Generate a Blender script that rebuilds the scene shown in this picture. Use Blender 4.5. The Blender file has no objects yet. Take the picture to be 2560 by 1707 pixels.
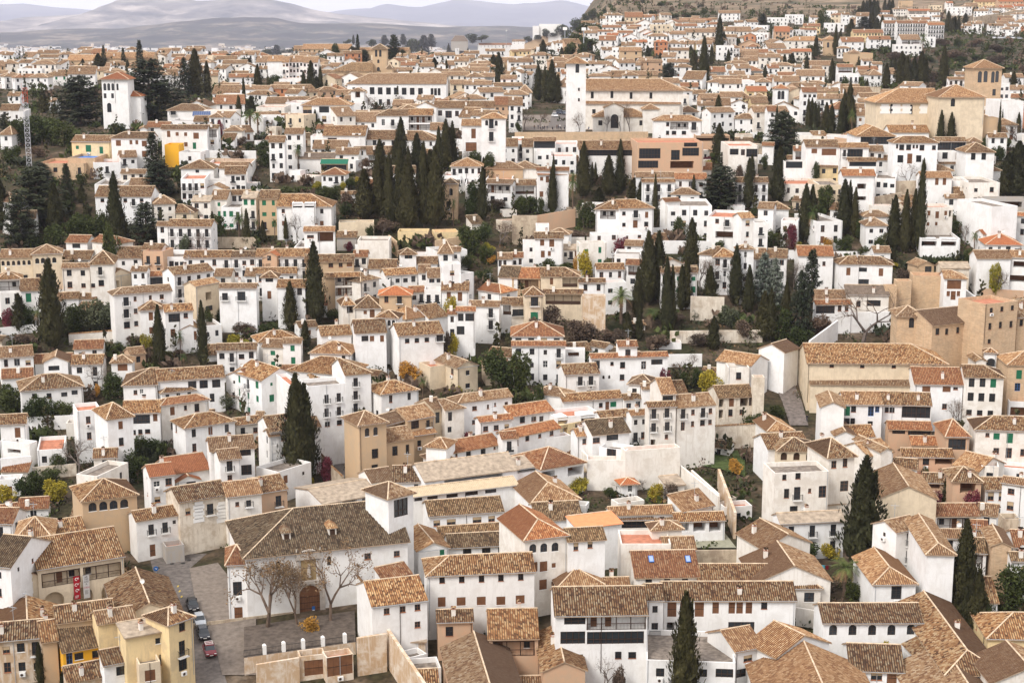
import bpy, math, random
from math import radians as R, sin, cos, tan, pi, sqrt, atan2, floor
from mathutils import Vector, Matrix
S = bpy.context.scene
# ---------------------------------------------------------------- camera, sky, sun, exposure
CZ = 100.0; PITCH = R(11.6); FPX = 3918.0
cam = bpy.data.cameras.new('camera'); camo = bpy.data.objects.new('camera', cam); S.collection.objects.link(camo)
cam.sensor_width = 36; cam.lens = FPX/2560*36; cam.clip_start = 1; cam.clip_end = 60000
camo.location = (0, 0, CZ); camo.rotation_euler = (R(90)-PITCH, 0, 0); S.camera = camo
S.view_settings.view_transform = 'Standard'; S.view_settings.look = 'None'; S.view_settings.exposure = 1.08; S.view_settings.gamma = 1
w = bpy.data.worlds.new('World'); S.world = w; w.use_nodes = True
nt = w.node_tree; nt.nodes.clear()
SUN_EL, SUN_AZ = R(47), R(-138)          # azimuth from +Y towards +X: the light comes from behind-left of the camera
sk = nt.nodes.new('ShaderNodeTexSky'); sk.sky_type = 'NISHITA'; sk.sun_disc = False
sk.sun_elevation = SUN_EL; sk.sun_rotation = SUN_AZ; sk.air_density = 1.0; sk.dust_density = 4; sk.ozone_density = 1
bg = nt.nodes.new('ShaderNodeBackground'); bg.inputs[1].default_value = 0.07
cl = nt.nodes.new('ShaderNodeBackground'); cl.inputs[0].default_value = (0.93, 0.92, 0.95, 1); cl.inputs[1].default_value = 0.78
tc = nt.nodes.new('ShaderNodeTexCoord'); ns = nt.nodes.new('ShaderNodeTexNoise'); ns.inputs['Scale'].default_value = 3.2; ns.inputs['Detail'].default_value = 6
mp = nt.nodes.new('ShaderNodeMapping'); mp.inputs['Scale'].default_value = (1, 1, 7)
cr = nt.nodes.new('ShaderNodeValToRGB'); cr.color_ramp.elements[0].position = .3; cr.color_ramp.elements[0].color = (.72, .72, .72, 1); cr.color_ramp.elements[1].position = .62
mx = nt.nodes.new('ShaderNodeMixShader'); out = nt.nodes.new('ShaderNodeOutputWorld')
for a, b in ((tc.outputs['Generated'], mp.inputs[0]), (mp.outputs[0], ns.inputs[0]), (ns.outputs[0], cr.inputs[0]), (cr.outputs[0], mx.inputs[0]),
             (sk.outputs[0], bg.inputs[0]), (bg.outputs[0], mx.inputs[1]), (cl.outputs[0], mx.inputs[2]), (mx.outputs[0], out.inputs[0])):
    nt.links.new(a, b)
sl = bpy.data.lights.new('sun', 'SUN'); so = bpy.data.objects.new('sun', sl); S.collection.objects.link(so)
sl.energy = 1.5; sl.angle = R(22); sl.color = (1, .965, .92)
sd = Vector((sin(SUN_AZ)*cos(SUN_EL), cos(SUN_AZ)*cos(SUN_EL), sin(SUN_EL)))
so.rotation_euler = sd.to_track_quat('Z', 'Y').to_euler()
S.cycles.max_bounces = 5; S.cycles.diffuse_bounces = 3; S.cycles.glossy_bounces = 2; S.cycles.transparent_max_bounces = 8; S.cycles.volume_bounces = 2

# ---------------------------------------------------------------- terrain and pixel rays
def lerp_table(t, x):
    if x <= t[0][0]: return t[0][1]
    for (a, b), (c, d) in zip(t, t[1:]):
        if x <= c: return b+(d-b)*(x-a)/(c-a)
    return t[-1][1]
ZL = [(-400, 60), (-60, 60), (60, 5), (130, -6), (200, 1), (225, 4.5), (240, 6.5), (280, 9), (325, 12.2), (375, 25), (420, 37.4), (470, 50.3), (530, 58), (600, 61.5), (860, 70), (1080, 73), (1180, 66), (1500, 10), (2100, -80), (3500, -92), (42000, -92)]
ZR = [(-400, 60), (-60, 60), (60, 5), (130, -6), (200, 1), (225, 4.5), (240, 6.5), (280, 9), (325, 12.2), (375, 25), (420, 37.4), (470, 50.3), (530, 58), (600, 61.5), (830, 69), (1150, 88), (1400, 99), (1700, 113), (2200, 132), (2700, 170), (3200, 150), (4600, -92), (42000, -92)]
def ground(x, y):
    u = x/max(y, 60)
    t = min(1, max(0, (u+.012)/.085)); t = t*t*(3-2*t)
    z = lerp_table(ZL, y)*(1-t)+lerp_table(ZR, y)*t
    if 900 < y < 4000 and t > 0: z += t*5*sin(x*.009+1)*min(1, (y-900)/400)+t*3*sin(x*.023+y*.011)*min(1, (y-900)/400)
    return z
FW = Vector((0, cos(PITCH), -sin(PITCH))); UP = Vector((0, sin(PITCH), cos(PITCH))); CAM = Vector((0, 0, CZ))
def ray(px, py):
    return FW+Vector((1, 0, 0))*((px-1280)/FPX)-UP*((py-853.5)/FPX)
def at_y(px, py, Y):
    r = ray(px, py); return CAM+r*(Y/r.y)
def at_z(px, py, z):
    r = ray(px, py); return CAM+r*((z-CZ)/r.z)
def hit(px, py, h=0.0, far=3500):
    r = ray(px, py); y0 = 150.0; y = y0
    def f(Y):
        p = CAM+r*(Y/r.y); return p.z-ground(p.x, p.y)-h
    while y < far:
        if f(y) < 0:
            a, b = y0, y
            for _ in range(18):
                m = (a+b)/2
                if f(m) < 0: b = m
                else: a = m
            return at_y(px, py, b)
        y0 = y; y *= 1.006
    return at_y(px, py, far)

# ---------------------------------------------------------------- materials
MATS = {}
def newmat(name, rough=.9, spec=.2):
    m = bpy.data.materials.new(name); m.use_nodes = True; t = m.node_tree; b = t.nodes['Principled BSDF']
    b.inputs['Roughness'].default_value = rough; b.inputs['Specular IOR Level'].default_value = spec
    return m, t, b
def N(t, kind, **kw):
    n = t.nodes.new('ShaderNode'+kind)
    for k, v in kw.items():
        if k.startswith('i_'):
            key = k[2:]; key = int(key) if key.isdigit() else key.replace('_', ' ')
            n.inputs[key].default_value = v
        else: setattr(n, k, v)
    return n
def ramp(t, stops, fac):
    n = t.nodes.new('ShaderNodeValToRGB'); e = n.color_ramp.elements
    while len(e) < len(stops): e.new(.5)
    for k, (p, c) in zip(e, stops): k.position = p; k.color = (*c, 1)
    t.links.new(fac, n.inputs[0]); return n.outputs[0]
def mixc(t, fac, a, b, mode='MIX'):
    n = t.nodes.new('ShaderNodeMix'); n.data_type = 'RGBA'; n.blend_type = mode
    for v, s in ((fac, 0), (a, 6), (b, 7)):
        if isinstance(v, (int, float)): n.inputs[s].default_value = v
        elif isinstance(v, tuple): n.inputs[s].default_value = (*v, 1)
        else: t.links.new(v, n.inputs[s])
    return n.outputs[2]
def math_(t, op, a, b=None, c=None):
    n = t.nodes.new('ShaderNodeMath'); n.operation = op
    for i, v in enumerate((a, b, c)):
        if v is None: continue
        if isinstance(v, (int, float)): n.inputs[i].default_value = v
        else: t.links.new(v, n.inputs[i])
    return n.outputs[0]
def plain(name, col, rough=.85, spec=.2, var=0.0, metal=0):
    if name in MATS: return MATS[name]
    m, t, b = newmat(name, rough, spec); b.inputs['Metallic'].default_value = metal
    if var:
        g = N(t, 'NewGeometry'); n = N(t, 'TexNoise', i_Scale=1.3, i_Detail=5.0); t.links.new(g.outputs['Position'], n.inputs[0])
        c = mixc(t, ramp(t, [(.3, (0, 0, 0)), (.7, (1, 1, 1))], n.outputs[0]), tuple(v*(1-var) for v in col), tuple(min(1, v*(1+var)) for v in col))
        t.links.new(c, b.inputs[0])
    else: b.inputs[0].default_value = (*col, 1)
    MATS[name] = m; return m
def wall_mat(name, col, dirt=(.42, .33, .23), amt=.35, brick=0):
    m, t, b = newmat(name, .92, .15)
    g = N(t, 'NewGeometry'); pos = g.outputs['Position']
    oi = N(t, 'ObjectInfo')
    # tone per house
    nb = N(t, 'TexNoise', i_Scale=.05, i_Detail=1.0); t.links.new(pos, nb.inputs[0]); nr_ = ramp(t, [(.4, (0, 0, 0)), (.6, (1, 1, 1))], nb.outputs[0])
    base = mixc(t, math_(t, 'MULTIPLY', math_(t, 'ADD', oi.outputs['Random'], nr_), .5), col, tuple(c*f for c, f in zip(col, (.95, .93, .90))))
    n1 = N(t, 'TexNoise', i_Scale=.45, i_Detail=8.0, i_Roughness=.65); t.links.new(pos, n1.inputs[0])
    mp = N(t, 'Mapping'); mp.inputs['Scale'].default_value = (2.2, 2.2, .28); t.links.new(pos, mp.inputs[0])
    n2 = N(t, 'TexNoise', i_Scale=1.0, i_Detail=6.0, i_Roughness=.7); t.links.new(mp.outputs[0], n2.inputs[0])
    s1 = ramp(t, [(.46, (0, 0, 0)), (.6, (1, 1, 1))], n1.outputs[0]); s2 = ramp(t, [(.5, (0, 0, 0)), (.64, (1, 1, 1))], n2.outputs[0])
    st = math_(t, 'MULTIPLY', math_(t, 'MAXIMUM', s1, s2), amt)
    c = mixc(t, st, base, dirt)
    n3 = N(t, 'TexNoise', i_Scale=6.0, i_Detail=4.0); t.links.new(pos, n3.inputs[0])
    if brick:
        mb = N(t, 'Mapping'); mb.inputs['Rotation'].default_value = (R(90), 0, 0); t.links.new(pos, mb.inputs[0])
        br = N(t, 'TexBrick', i_Scale=1.0, i_Mortar_Size=.03, i_Brick_Width=.5, i_Row_Height=.18); t.links.new(mb.outputs[0], br.inputs[0])
        br.inputs['Color1'].default_value = (1, 1, 1, 1); br.inputs['Color2'].default_value = (.72, .66, .6, 1); br.inputs['Mortar'].default_value = (.8, .8, .78, 1)
        c = mixc(t, .75, c, br.outputs[0], 'MULTIPLY')
    t.links.new(c, b.inputs[0])
    bp = N(t, 'Bump', i_Strength=.25, i_Distance=.05); t.links.new(n3.outputs[0], bp.inputs['Height']); t.links.new(bp.outputs[0], b.inputs['Normal'])
    MATS[name] = m; return m
WALLS = dict(w=wall_mat('limewash_white', (.81, .80, .785), (.45, .40, .34), .24), v=wall_mat('limewash_warm', (.78, .74, .68), (.45, .37, .28), .36),
    a=wall_mat('limewash_worn', (.70, .63, .53), (.36, .27, .18), .6), c=wall_mat('render_cream', (.70, .585, .43), amt=.4),
    o=wall_mat('render_ochre', (.54, .38, .235), amt=.45), y=wall_mat('render_yellow', (.76, .59, .33), amt=.4), m=wall_mat('render_gold', (.80, .42, .03), amt=.1),
    p=wall_mat('render_pink', (.56, .36, .235), amt=.4), b=wall_mat('old_brick', (.64, .46, .30), (.42, .32, .22), .5, 1),
    s=wall_mat('old_stone', (.52, .43, .32), (.28, .21, .15), .8), r=wall_mat('render_brick_red', (.48, .19, .09), amt=.3),
    e=wall_mat('earth_wall', (.50, .35, .22), (.68, .60, .50), .8), k=wall_mat('grey_render', (.38, .36, .34), amt=.4))
def roof_mat(name, tiles, moss_and_shade, mossamt, row=.34):
    m, t, b = newmat(name, .9, .15)
    uv = N(t, 'UVMap'); sp = N(t, 'SeparateXYZ'); t.links.new(uv.outputs[0], sp.inputs[0])
    u = math_(t, 'DIVIDE', sp.outputs[0], row)
    # each cover tile about 0.42 m long, staggered per row
    ui = math_(t, 'FLOOR', u)
    w1 = N(t, 'TexWhiteNoise', noise_dimensions='1D'); t.links.new(ui, w1.inputs['W'])
    v = math_(t, 'ADD', math_(t, 'DIVIDE', sp.outputs[1], .42), w1.outputs['Value']); vi = math_(t, 'FLOOR', v)
    cb = N(t, 'CombineXYZ'); t.links.new(ui, cb.inputs[0]); t.links.new(vi, cb.inputs[1])
    w2 = N(t, 'TexWhiteNoise', noise_dimensions='2D'); t.links.new(cb.outputs[0], w2.inputs['Vector'])
    c = ramp(t, tiles, w2.outputs['Value'])
    oi = N(t, 'ObjectInfo'); off = N(t, 'VectorMath', operation='ADD'); t.links.new(uv.outputs[0], off.inputs[0])
    sc = N(t, 'VectorMath', operation='SCALE'); sc.inputs['Scale'].default_value = 91.0
    cx = N(t, 'CombineXYZ'); t.links.new(oi.outputs['Random'], cx.inputs[0]); t.links.new(oi.outputs['Random'], cx.inputs[1]); t.links.new(cx.outputs[0], sc.inputs[0]); t.links.new(sc.outputs[0], off.inputs[1])
    n = N(t, 'TexNoise', i_Scale=.55, i_Detail=7.0, i_Roughness=.7); t.links.new(off.outputs[0], n.inputs[0])
    n2 = N(t, 'TexNoise', i_Scale=4.5, i_Detail=3.0); t.links.new(off.outputs[0], n2.inputs[0])
    mo = ramp(t, [(.36, (0, 0, 0)), (.66, (1, 1, 1))], math_(t, 'ADD', math_(t, 'MULTIPLY', n.outputs[0], .6), math_(t, 'MULTIPLY', n2.outputs[0], .4)))
    # painted groove shade and mossy grime darken the channel tiles between the covers
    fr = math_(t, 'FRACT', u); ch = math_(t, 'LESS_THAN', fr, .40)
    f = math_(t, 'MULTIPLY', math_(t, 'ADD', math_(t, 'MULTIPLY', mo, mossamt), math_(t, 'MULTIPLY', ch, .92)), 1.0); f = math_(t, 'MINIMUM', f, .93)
    c = mixc(t, f, c, moss_and_shade)
    tone = mixc(t, oi.outputs['Random'], (.84, .73, .62), (.45, .45, .47)); c = mixc(t, 1.0, c, tone, 'MULTIPLY')
    t.links.new(c, b.inputs[0])
    bp = N(t, 'Bump', i_Strength=.35, i_Distance=.04); t.links.new(math_(t, 'FRACT', v), bp.inputs['Height']); t.links.new(bp.outputs[0], b.inputs['Normal'])
    MATS[name] = m; return m
FIBRE_ = plain('fibre_cement', (.34, .27, .20), .9, var=.3); ORANGE_ = plain('orange_sheet', (.72, .25, .11), .8, var=.08)
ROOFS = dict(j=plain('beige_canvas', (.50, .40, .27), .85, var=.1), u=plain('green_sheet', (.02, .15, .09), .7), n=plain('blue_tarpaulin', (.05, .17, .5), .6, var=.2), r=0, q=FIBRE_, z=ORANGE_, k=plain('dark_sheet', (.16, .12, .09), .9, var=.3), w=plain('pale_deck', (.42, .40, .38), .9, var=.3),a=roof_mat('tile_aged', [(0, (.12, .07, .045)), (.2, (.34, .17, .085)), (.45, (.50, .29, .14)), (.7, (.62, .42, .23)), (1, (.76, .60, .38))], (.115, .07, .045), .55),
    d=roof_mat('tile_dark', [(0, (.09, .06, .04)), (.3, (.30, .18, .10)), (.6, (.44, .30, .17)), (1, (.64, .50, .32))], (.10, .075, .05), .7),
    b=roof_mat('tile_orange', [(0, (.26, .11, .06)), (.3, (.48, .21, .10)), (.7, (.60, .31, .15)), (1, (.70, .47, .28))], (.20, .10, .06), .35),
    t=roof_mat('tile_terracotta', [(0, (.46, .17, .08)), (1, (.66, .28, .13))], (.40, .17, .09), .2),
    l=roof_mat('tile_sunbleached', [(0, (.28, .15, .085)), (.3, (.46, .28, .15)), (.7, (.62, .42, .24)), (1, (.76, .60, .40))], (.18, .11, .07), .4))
RIDGE = plain('ridge_mortar', (.55, .42, .29), var=.3)
WOODB = plain('dark_wood', (.055, .028, .016), .6, .3); WOODM = plain('brown_wood', (.17, .075, .035), .6, .3, .2)
GLASS = plain('window_glass', (.025, .03, .035), .12, .6); IRON = plain('black_iron', (.02, .02, .02), .5, .4)
WHITE = plain('white_paint', (.78, .76, .72), .7); GREEN = plain('green_paint', (.02, .14, .07), .6); BLUE = plain('blue_paint', (.03, .12, .35), .6)
BLIND = plain('roller_blind', (.45, .33, .20), .8, var=.15); CLAYF = plain('clay_floor', (.42, .17, .10), .85, var=.25); GREYF = plain('grey_terrace', (.20, .165, .135), .9, var=.45)
SILL = plain('clay_sill', (.38, .16, .09), .85); GREY = plain('grey_metal', (.35, .36, .37), .5, .4); FIBRE = plain('fibre_cement', (.34, .27, .20), .9, var=.3); ORANGE = plain('orange_sheet', (.72, .25, .11), .8, var=.08)
CURT = plain('pale_curtain', (.6, .57, .5), .8)

# ---------------------------------------------------------------- object helpers
COL = S.collection
def link(name, me, parent=None):
    o = bpy.data.objects.new(name, me); COL.objects.link(o)
    if parent is not None: o.parent = parent
    return o
def empty(name, loc, rz=0):
    o = bpy.data.objects.new(name, None); COL.objects.link(o); o.location = loc; o.rotation_euler = (0, 0, rz); o.empty_display_size = .5
    return o
def tag(o, label=None, cat=None, group=None, kind=None):
    for k, v in (('label', label), ('category', cat), ('group', group), ('kind', kind)):
        if v: o[k] = v
    return o
class MB:
    """collects faces into one mesh"""
    def __init__(s): s.v = []; s.f = []; s.mi = []; s.uv = []; s.mats = []; s.anyuv = False
    def mat(s, m):
        if m not in s.mats: s.mats.append(m)
        return s.mats.index(m)
    def face(s, pts, m, uv=None):
        b = len(s.v); s.v.extend([tuple(p) for p in pts]); s.f.append(tuple(range(b, b+len(pts)))); s.mi.append(s.mat(m)); s.uv.append(uv)
        if uv: s.anyuv = True
    def box(s, x0, x1, y0, y1, z0, z1, m, T=None):
        c = [Vector((x, y, z)) for z in (z0, z1) for y in (y0, y1) for x in (x0, x1)]
        if T: c = [T@p for p in c]
        for q in ((0, 2, 3, 1), (4, 5, 7, 6), (0, 1, 5, 4), (2, 6, 7, 3), (0, 4, 6, 2), (1, 3, 7, 5)): s.face([c[i] for i in q], m)
    def tube(s, a, b, r0, r1, m, n=6, cap=True):
        a = Vector(a); b = Vector(b); d = (b-a)
        if d.length < 1e-5: return
        d.normalize(); p = d.orthogonal().normalized(); q = d.cross(p)
        A = [a+(p*cos(2*pi*i/n)+q*sin(2*pi*i/n))*r0 for i in range(n)]; B = [b+(p*cos(2*pi*i/n)+q*sin(2*pi*i/n))*r1 for i in range(n)]
        for i in range(n):
            j = (i+1) % n; s.face([A[i], A[j], B[j], B[i]], m)
        if cap: s.face(A[::-1], m); s.face(B, m)
    def build(s, name, parent=None, smooth=False):
        me = bpy.data.meshes.new(name); me.from_pydata(s.v, [], s.f)
        for m in s.mats: me.materials.append(m)
        me.polygons.foreach_set('material_index', s.mi)
        if s.anyuv:
            l = me.uv_layers.new(name='UVMap'); k = 0
            data = []
            for f, uv in zip(s.f, s.uv):
                data.extend([c for p in (uv or [(0, 0)]*len(f)) for c in p])
            l.data.foreach_set('uv', data)
        if smooth: me.polygons.foreach_set('use_smooth', [True]*len(s.f))
        me.update()
        return link(name, me, parent) if parent is not False else me
# ---------------------------------------------------------------- roofs
TROW = .34; PROF = [(0.0, 0.0), (.30, 0.0), (.42, .085), (.66, .115), (.9, .085)]
def roof_plane(mb, poly, e0, udir, nrm, m, seed, fine=True):
    """poly: convex list of 3D points on one plane; udir horizontal eave direction; corrugated along it"""
    vdir = nrm.cross(udir).normalized()
    if vdir.z < 0: vdir = -vdir
    P = [(round((p-e0).dot(udir), 4), round((p-e0).dot(vdir), 4)) for p in poly]
    if not fine:
        mb.face([p+nrm*.06 for p in poly], m, [(a+seed, b+seed) for a, b in P]); return
    umin = min(p[0] for p in P); umax = max(p[0] for p in P)
    def span(u):
        vs = []
        for (a, b), (c, d) in zip(P, P[1:]+P[:1]):
            if (a-u)*(c-u) <= 0 and abs(c-a) > 1e-9: vs.append(b+(d-b)*(u-a)/(c-a))
            elif abs(a-u) < 1e-6: vs.append(b)
        return (min(vs), max(vs)) if vs else None
    us = []; k = int(umin/TROW)-1
    while k*TROW < umax:
        for fr, h in PROF:
            u = (k+fr)*TROW
            if umin+.005 < u < umax-.005: us.append((u, h))
        k += 1
    us = [(umin, .02)]+us+[(umax, .02)]
    brk = [p[0] for p in P if umin+.01 < p[0] < umax-.01]
    prev = None
    for u, h in us:
        s_ = span(min(max(u, umin+1e-4), umax-1e-4))
        if s_ is None: prev = None; continue
        lo = e0+udir*u+vdir*s_[0]+nrm*(h+.01); hi = e0+udir*u+vdir*s_[1]+nrm*(h+.01)
        cur = (u, s_, lo, hi)
        if prev:
            pu, ps, plo, phi = prev
            f = [plo, lo, hi, phi]; q = [(pu+seed, ps[0]), (u+seed, s_[0]), (u+seed, s_[1]), (pu+seed, ps[1])]
            mb.face(f, m, q)
        prev = cur
def slab(mb, poly, th, m):
    dn = Vector((0, 0, -th)); n = len(poly)
    mb.face([p+dn for p in poly][::-1], m)
    for i in range(n):
        a, b = poly[i], poly[(i+1) % n]; mb.face([a, b, b+dn, a+dn], m)
SLAB = plain('eave_underside', (.42, .30, .20), .9, var=.2)

# ---------------------------------------------------------------- openings
WCACHE = {}
def q(v): return round(v/.1)*.1
def win_mesh(style, w, h):
    """frame, mullions, sill; origin bottom middle, outward is -y; lies inside a reveal 0.16 deep"""
    key = (style, round(w, 2), round(h, 2))
    if key in WCACHE: return WCACHE[key]
    m = MB(); g = MB(); x = w/2; fm = {'w': WOODM, 'd': WOODB, 'g': GREEN, 'p': WHITE, 'b': WOODM, 'i': WOODB, 'B': WOODB, 'D': WOODM, 'u': BLUE, 's': WOODM}.get(style, WOODB)
    t = .075; y0, y1 = .09, .15
    if style == 'D':                                   # boarded door
        m.box(-x, x, .08, .14, 0, h, WOODM)
        for i in range(1, 4): m.box(-x+i*w/4-.012, -x+i*w/4+.012, .065, .08, .05, h-.05, WOODB)
        m.box(-x, x, .06, .08, h*.45, h*.45+.1, WOODB)
    elif style in 'sg':                                # closed shutters
        for s in (-1, 1):
            a, b = (-x, -.01) if s < 0 else (.01, x); m.box(a, b, .05, .10, 0, h, fm)
            for i in range(1, int(h/.16)): m.box(a+.06, b-.06, .03, .05, i*.16-.03, i*.16+.03, fm)
    else:
        m.box(-x, -x+t, y0, y1, 0, h, fm); m.box(x-t, x, y0, y1, 0, h, fm); m.box(-x+t, x-t, y0, y1, 0, t, fm); m.box(-x+t, x-t, y0, y1, h-t, h, fm)
        m.box(-.03, .03, y0+.01, y1, t, h-t, fm)
        nb = 2 if h > 1.7 else 1
        for i in range(nb): zz = h*(i+1)/(nb+1); m.box(-x+t, x-t, y0+.02, y1, zz-.02, zz+.02, fm)
        g.box(-x+t, x-t, .13, .14, t, h-t, GLASS)
        if style == 'b': m.box(-x+t, x-t, .055, .088, h*.5, h, BLIND)
        if style == 'c': g.box(-x+t, x-t, .142, .155, t, h*.6, CURT)
        if style == 'i':                               # iron grille
            n = max(3, int(w/.16))
            for i in range(n+1): xx = -x+w*i/n; m.box(xx-.012, xx+.012, -.05, -.026, .02, h-.02, IRON)
            for zz in (.05, h/2, h-.05): m.box(-x, x, -.06, -.035, zz-.012, zz+.012, IRON)
    if h < 1.8 and style != 'D': m.box(-x-.05, x+.05, -.07, .12, -.07, 0.004, SILL if style in 'wbi' else WHITE)
    r = None
    if style == 'B':
        r = MB(); d = .62; xx = x+.3
        r.box(-xx, xx, -d, -.01, -.14, -.02, WHITE)
        n = max(5, int(2*xx/.16))
        for i in range(n+1): a = -xx+.02+(2*xx-.04)*i/n; r.box(a-.012, a+.012, -d, -d+.024, -.02, 1.0, IRON)
        for s in (-1, 1):
            for i in range(4): r.box(s*(xx-.02)-.012, s*(xx-.02)+.012, -d+.15*i, -d+.15*i+.024, -.02, 1.0, IRON)
            r.box(s*(xx-.02)-.02, s*(xx-.02)+.02, -d, -.01, 1.0, 1.04, IRON)
        r.box(-xx, xx, -d-.01, -d+.03, 1.0, 1.05, IRON)
    res = (m.build('window', False), g.build('pane', False) if g.f else None, r.build('balcony', False) if r else None)
    WCACHE[key] = res; return res
BULK = None
def put_window(root, loc, rz, style, w, h, near=True):
    if BULK is not None:
        T_ = Matrix.Translation(Vector(loc)+root.location) @ Matrix.Rotation(rz, 4, 'Z'); fr = WOODM if style in 'wsDb' else GREEN if style == 'g' else WOODB
        BULK.box(-w/2, w/2, .12, .14, 0, h, fr if style in 'sgD' else GLASS, T_); BULK.box(-.04, .04, .1, .12, 0, h, fr, T_)
        if style == 'B': BULK.box(-w/2-.3, w/2+.3, -.6, 0, -.12, 0, WHITE, T_); BULK.box(-w/2-.3, w/2+.3, -.6, -.57, .9, .96, IRON, T_); BULK.box(-w/2-.3, w/2+.3, -.6, -.585, .0, .5, IRON, T_)
        return None
    a, b, c = win_mesh(style, q(w), q(h))
    o = link('door' if style == 'D' else ('shuttered_window' if style in 'sg' else 'window'), a, root); o.location = loc; o.rotation_euler = (0, 0, rz)
    if b: p = link('pane', b, o)
    if c: p = link('balcony', c, root); p.location = loc; p.rotation_euler = (0, 0, rz)
    return o
def facade(mb, P, u, nin, L, zb, zt, holes, m, deep=.16):
    """wall face with real openings. P corner (z ignored), u along, nin inward. holes: (x0,x1,z0,z1,arch,depth)"""
    Z = Vector((0, 0, 1))
    def pt(x, z, d=0): return Vector((P.x, P.y, 0))+u*x+nin*d+Z*z
    xs = sorted({0, L, *[h[0] for h in holes], *[h[1] for h in holes]}); zs = sorted({zb, zt, *[h[2] for h in holes], *[h[3] for h in holes]})
    for z0, z1 in zip(zs, zs[1:]):
        run = None
        for x0, x1 in zip(xs, xs[1:]):
            cx, cz = (x0+x1)/2, (z0+z1)/2
            inside = any(h[0] < cx < h[1] and h[2] < cz < h[3] for h in holes)
            if inside:
                if run is not None: mb.face([pt(run, z0), pt(x0, z0), pt(x0, z1), pt(run, z1)], m); run = None
            elif run is None: run = x0
        if run is not None: mb.face([pt(run, z0), pt(L, z0), pt(L, z1), pt(run, z1)], m)
    for h in holes:
        x0, x1, z0, z1 = h[:4]; arch = h[4] if len(h) > 4 else 0; d = h[5] if len(h) > 5 else deep; bk = h[6] if len(h) > 6 else m
        mb.face([pt(x0, z0), pt(x0, z0, d), pt(x0, z1, d), pt(x0, z1)], m); mb.face([pt(x1, z0), pt(x1, z1), pt(x1, z1, d), pt(x1, z0, d)], m)
        mb.face([pt(x0, z1), pt(x0, z1, d), pt(x1, z1, d), pt(x1, z1)], m); mb.face([pt(x0, z0), pt(x1, z0), pt(x1, z0, d), pt(x0, z0, d)], m)
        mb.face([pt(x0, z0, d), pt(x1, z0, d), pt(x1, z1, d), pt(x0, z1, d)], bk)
        if arch:
            r = (x1-x0)/2; cx = (x0+x1)/2; n = 6; sg = min(r, z1-z0)
            for s in (-1, 1):
                pts = [(cx+s*r*cos(pi/2*i/n), z1-sg+sg*sin(pi/2*i/n)) for i in range(n+1)]
                for (a, b), (c, e) in zip(pts, pts[1:]): mb.face([pt(cx+s*r, b), pt(a, b), pt(c, e), pt(cx+s*r, e)] if abs(b-e) > 1e-4 else [pt(cx+s*r, b), pt(a, b), pt(c, e)], m)
                for (a, b), (c, e) in zip(pts, pts[1:]): mb.face([pt(a, b), pt(c, e), pt(c, e, d), pt(a, b, d)], m)
OPN = []   # filled by layout()
def chimney_mesh(h=1.1):
    if 'ch' not in WCACHE:
        m = MB(); m.box(-.32, .32, -.28, .28, -.8, 1.0, WALLS['v']); m.box(-.38, .38, -.34, .34, 1.0, 1.07, SILL)
        for s in (-1, 1): m.box(s*.25-.06, s*.25+.06, -.22, .22, 1.07, 1.3, WALLS['v'])
        for s in (-1, 1):
            m.face([(-.4, -.36, 1.32), (.4, -.36, 1.32), (.4, 0, 1.52), (-.4, 0, 1.52)], ROOFS['a'], [(0, 0), (1, 0), (1, .4), (0, .4)])
        m.face([(-.4, .36, 1.32), (.4, .36, 1.32), (.4, 0, 1.52), (-.4, 0, 1.52)], ROOFS['a'], [(0, 0), (1, 0), (1, .4), (0, .4)]); m.box(-.38, .38, -.34, .34, 1.3, 1.33, SILL)
        WCACHE['ch'] = m.build('chimney', False)
        m = MB(); m.tube((0, 0, -.3), (0, 0, 2.6), .04, .035, GREY, 5)
        m.box(-.7, .7, -.03, .03, 2.15, 2.2, GREY)
        for i in range(6): m.box(-.56+.2*i, -.52+.2*i, -.3+.03*i, .3-.03*i, 2.16, 2.18, GREY)
        m.box(-.015, .015, -.5, .5, 1.75, 1.78, GREY)
        for i in range(4): m.box(-.2, .2, -.45+.25*i, -.43+.25*i, 1.76, 1.78, GREY)
        WCACHE['an'] = m.build('antenna', False)
        m = MB(); m.tube((0, 0, -.3), (0, 0, .7), .03, .03, GREY, 5); n = 10
        for k, (r0, r1, y0, y1) in enumerate(((0, .22, 0, -.03), (.22, .42, -.03, -.12))):
            for i in range(n):
                a, b = 2*pi*i/n, 2*pi*(i+1)/n
                pts = [(r0*cos(a), y0, .8+r0*sin(a)), (r1*cos(a), y1, .8+r1*sin(a)), (r1*cos(b), y1, .8+r1*sin(b)), (r0*cos(b), y0, .8+r0*sin(b))]
                if r0 == 0: pts = pts[:3]+[]
                m.face(pts, WHITE)
        m.tube((0, 0, .62), (0, -.42, .8), .012, .012, GREY, 4)
        WCACHE['di'] = m.build('satellite_dish', False)
        m = MB(); m.box(-.42, .42, -.17, .17, 0, .62, WHITE); m.tube((-.1, -.175, .31), (-.1, -.19, .31), .24, .24, GREY, 12); m.tube((-.1, -.19, .31), (-.1, -.195, .31), .2, .2, WOODB, 12)
        WCACHE['ac'] = m.build('air_conditioner', False)
    return WCACHE['ch']

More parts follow.
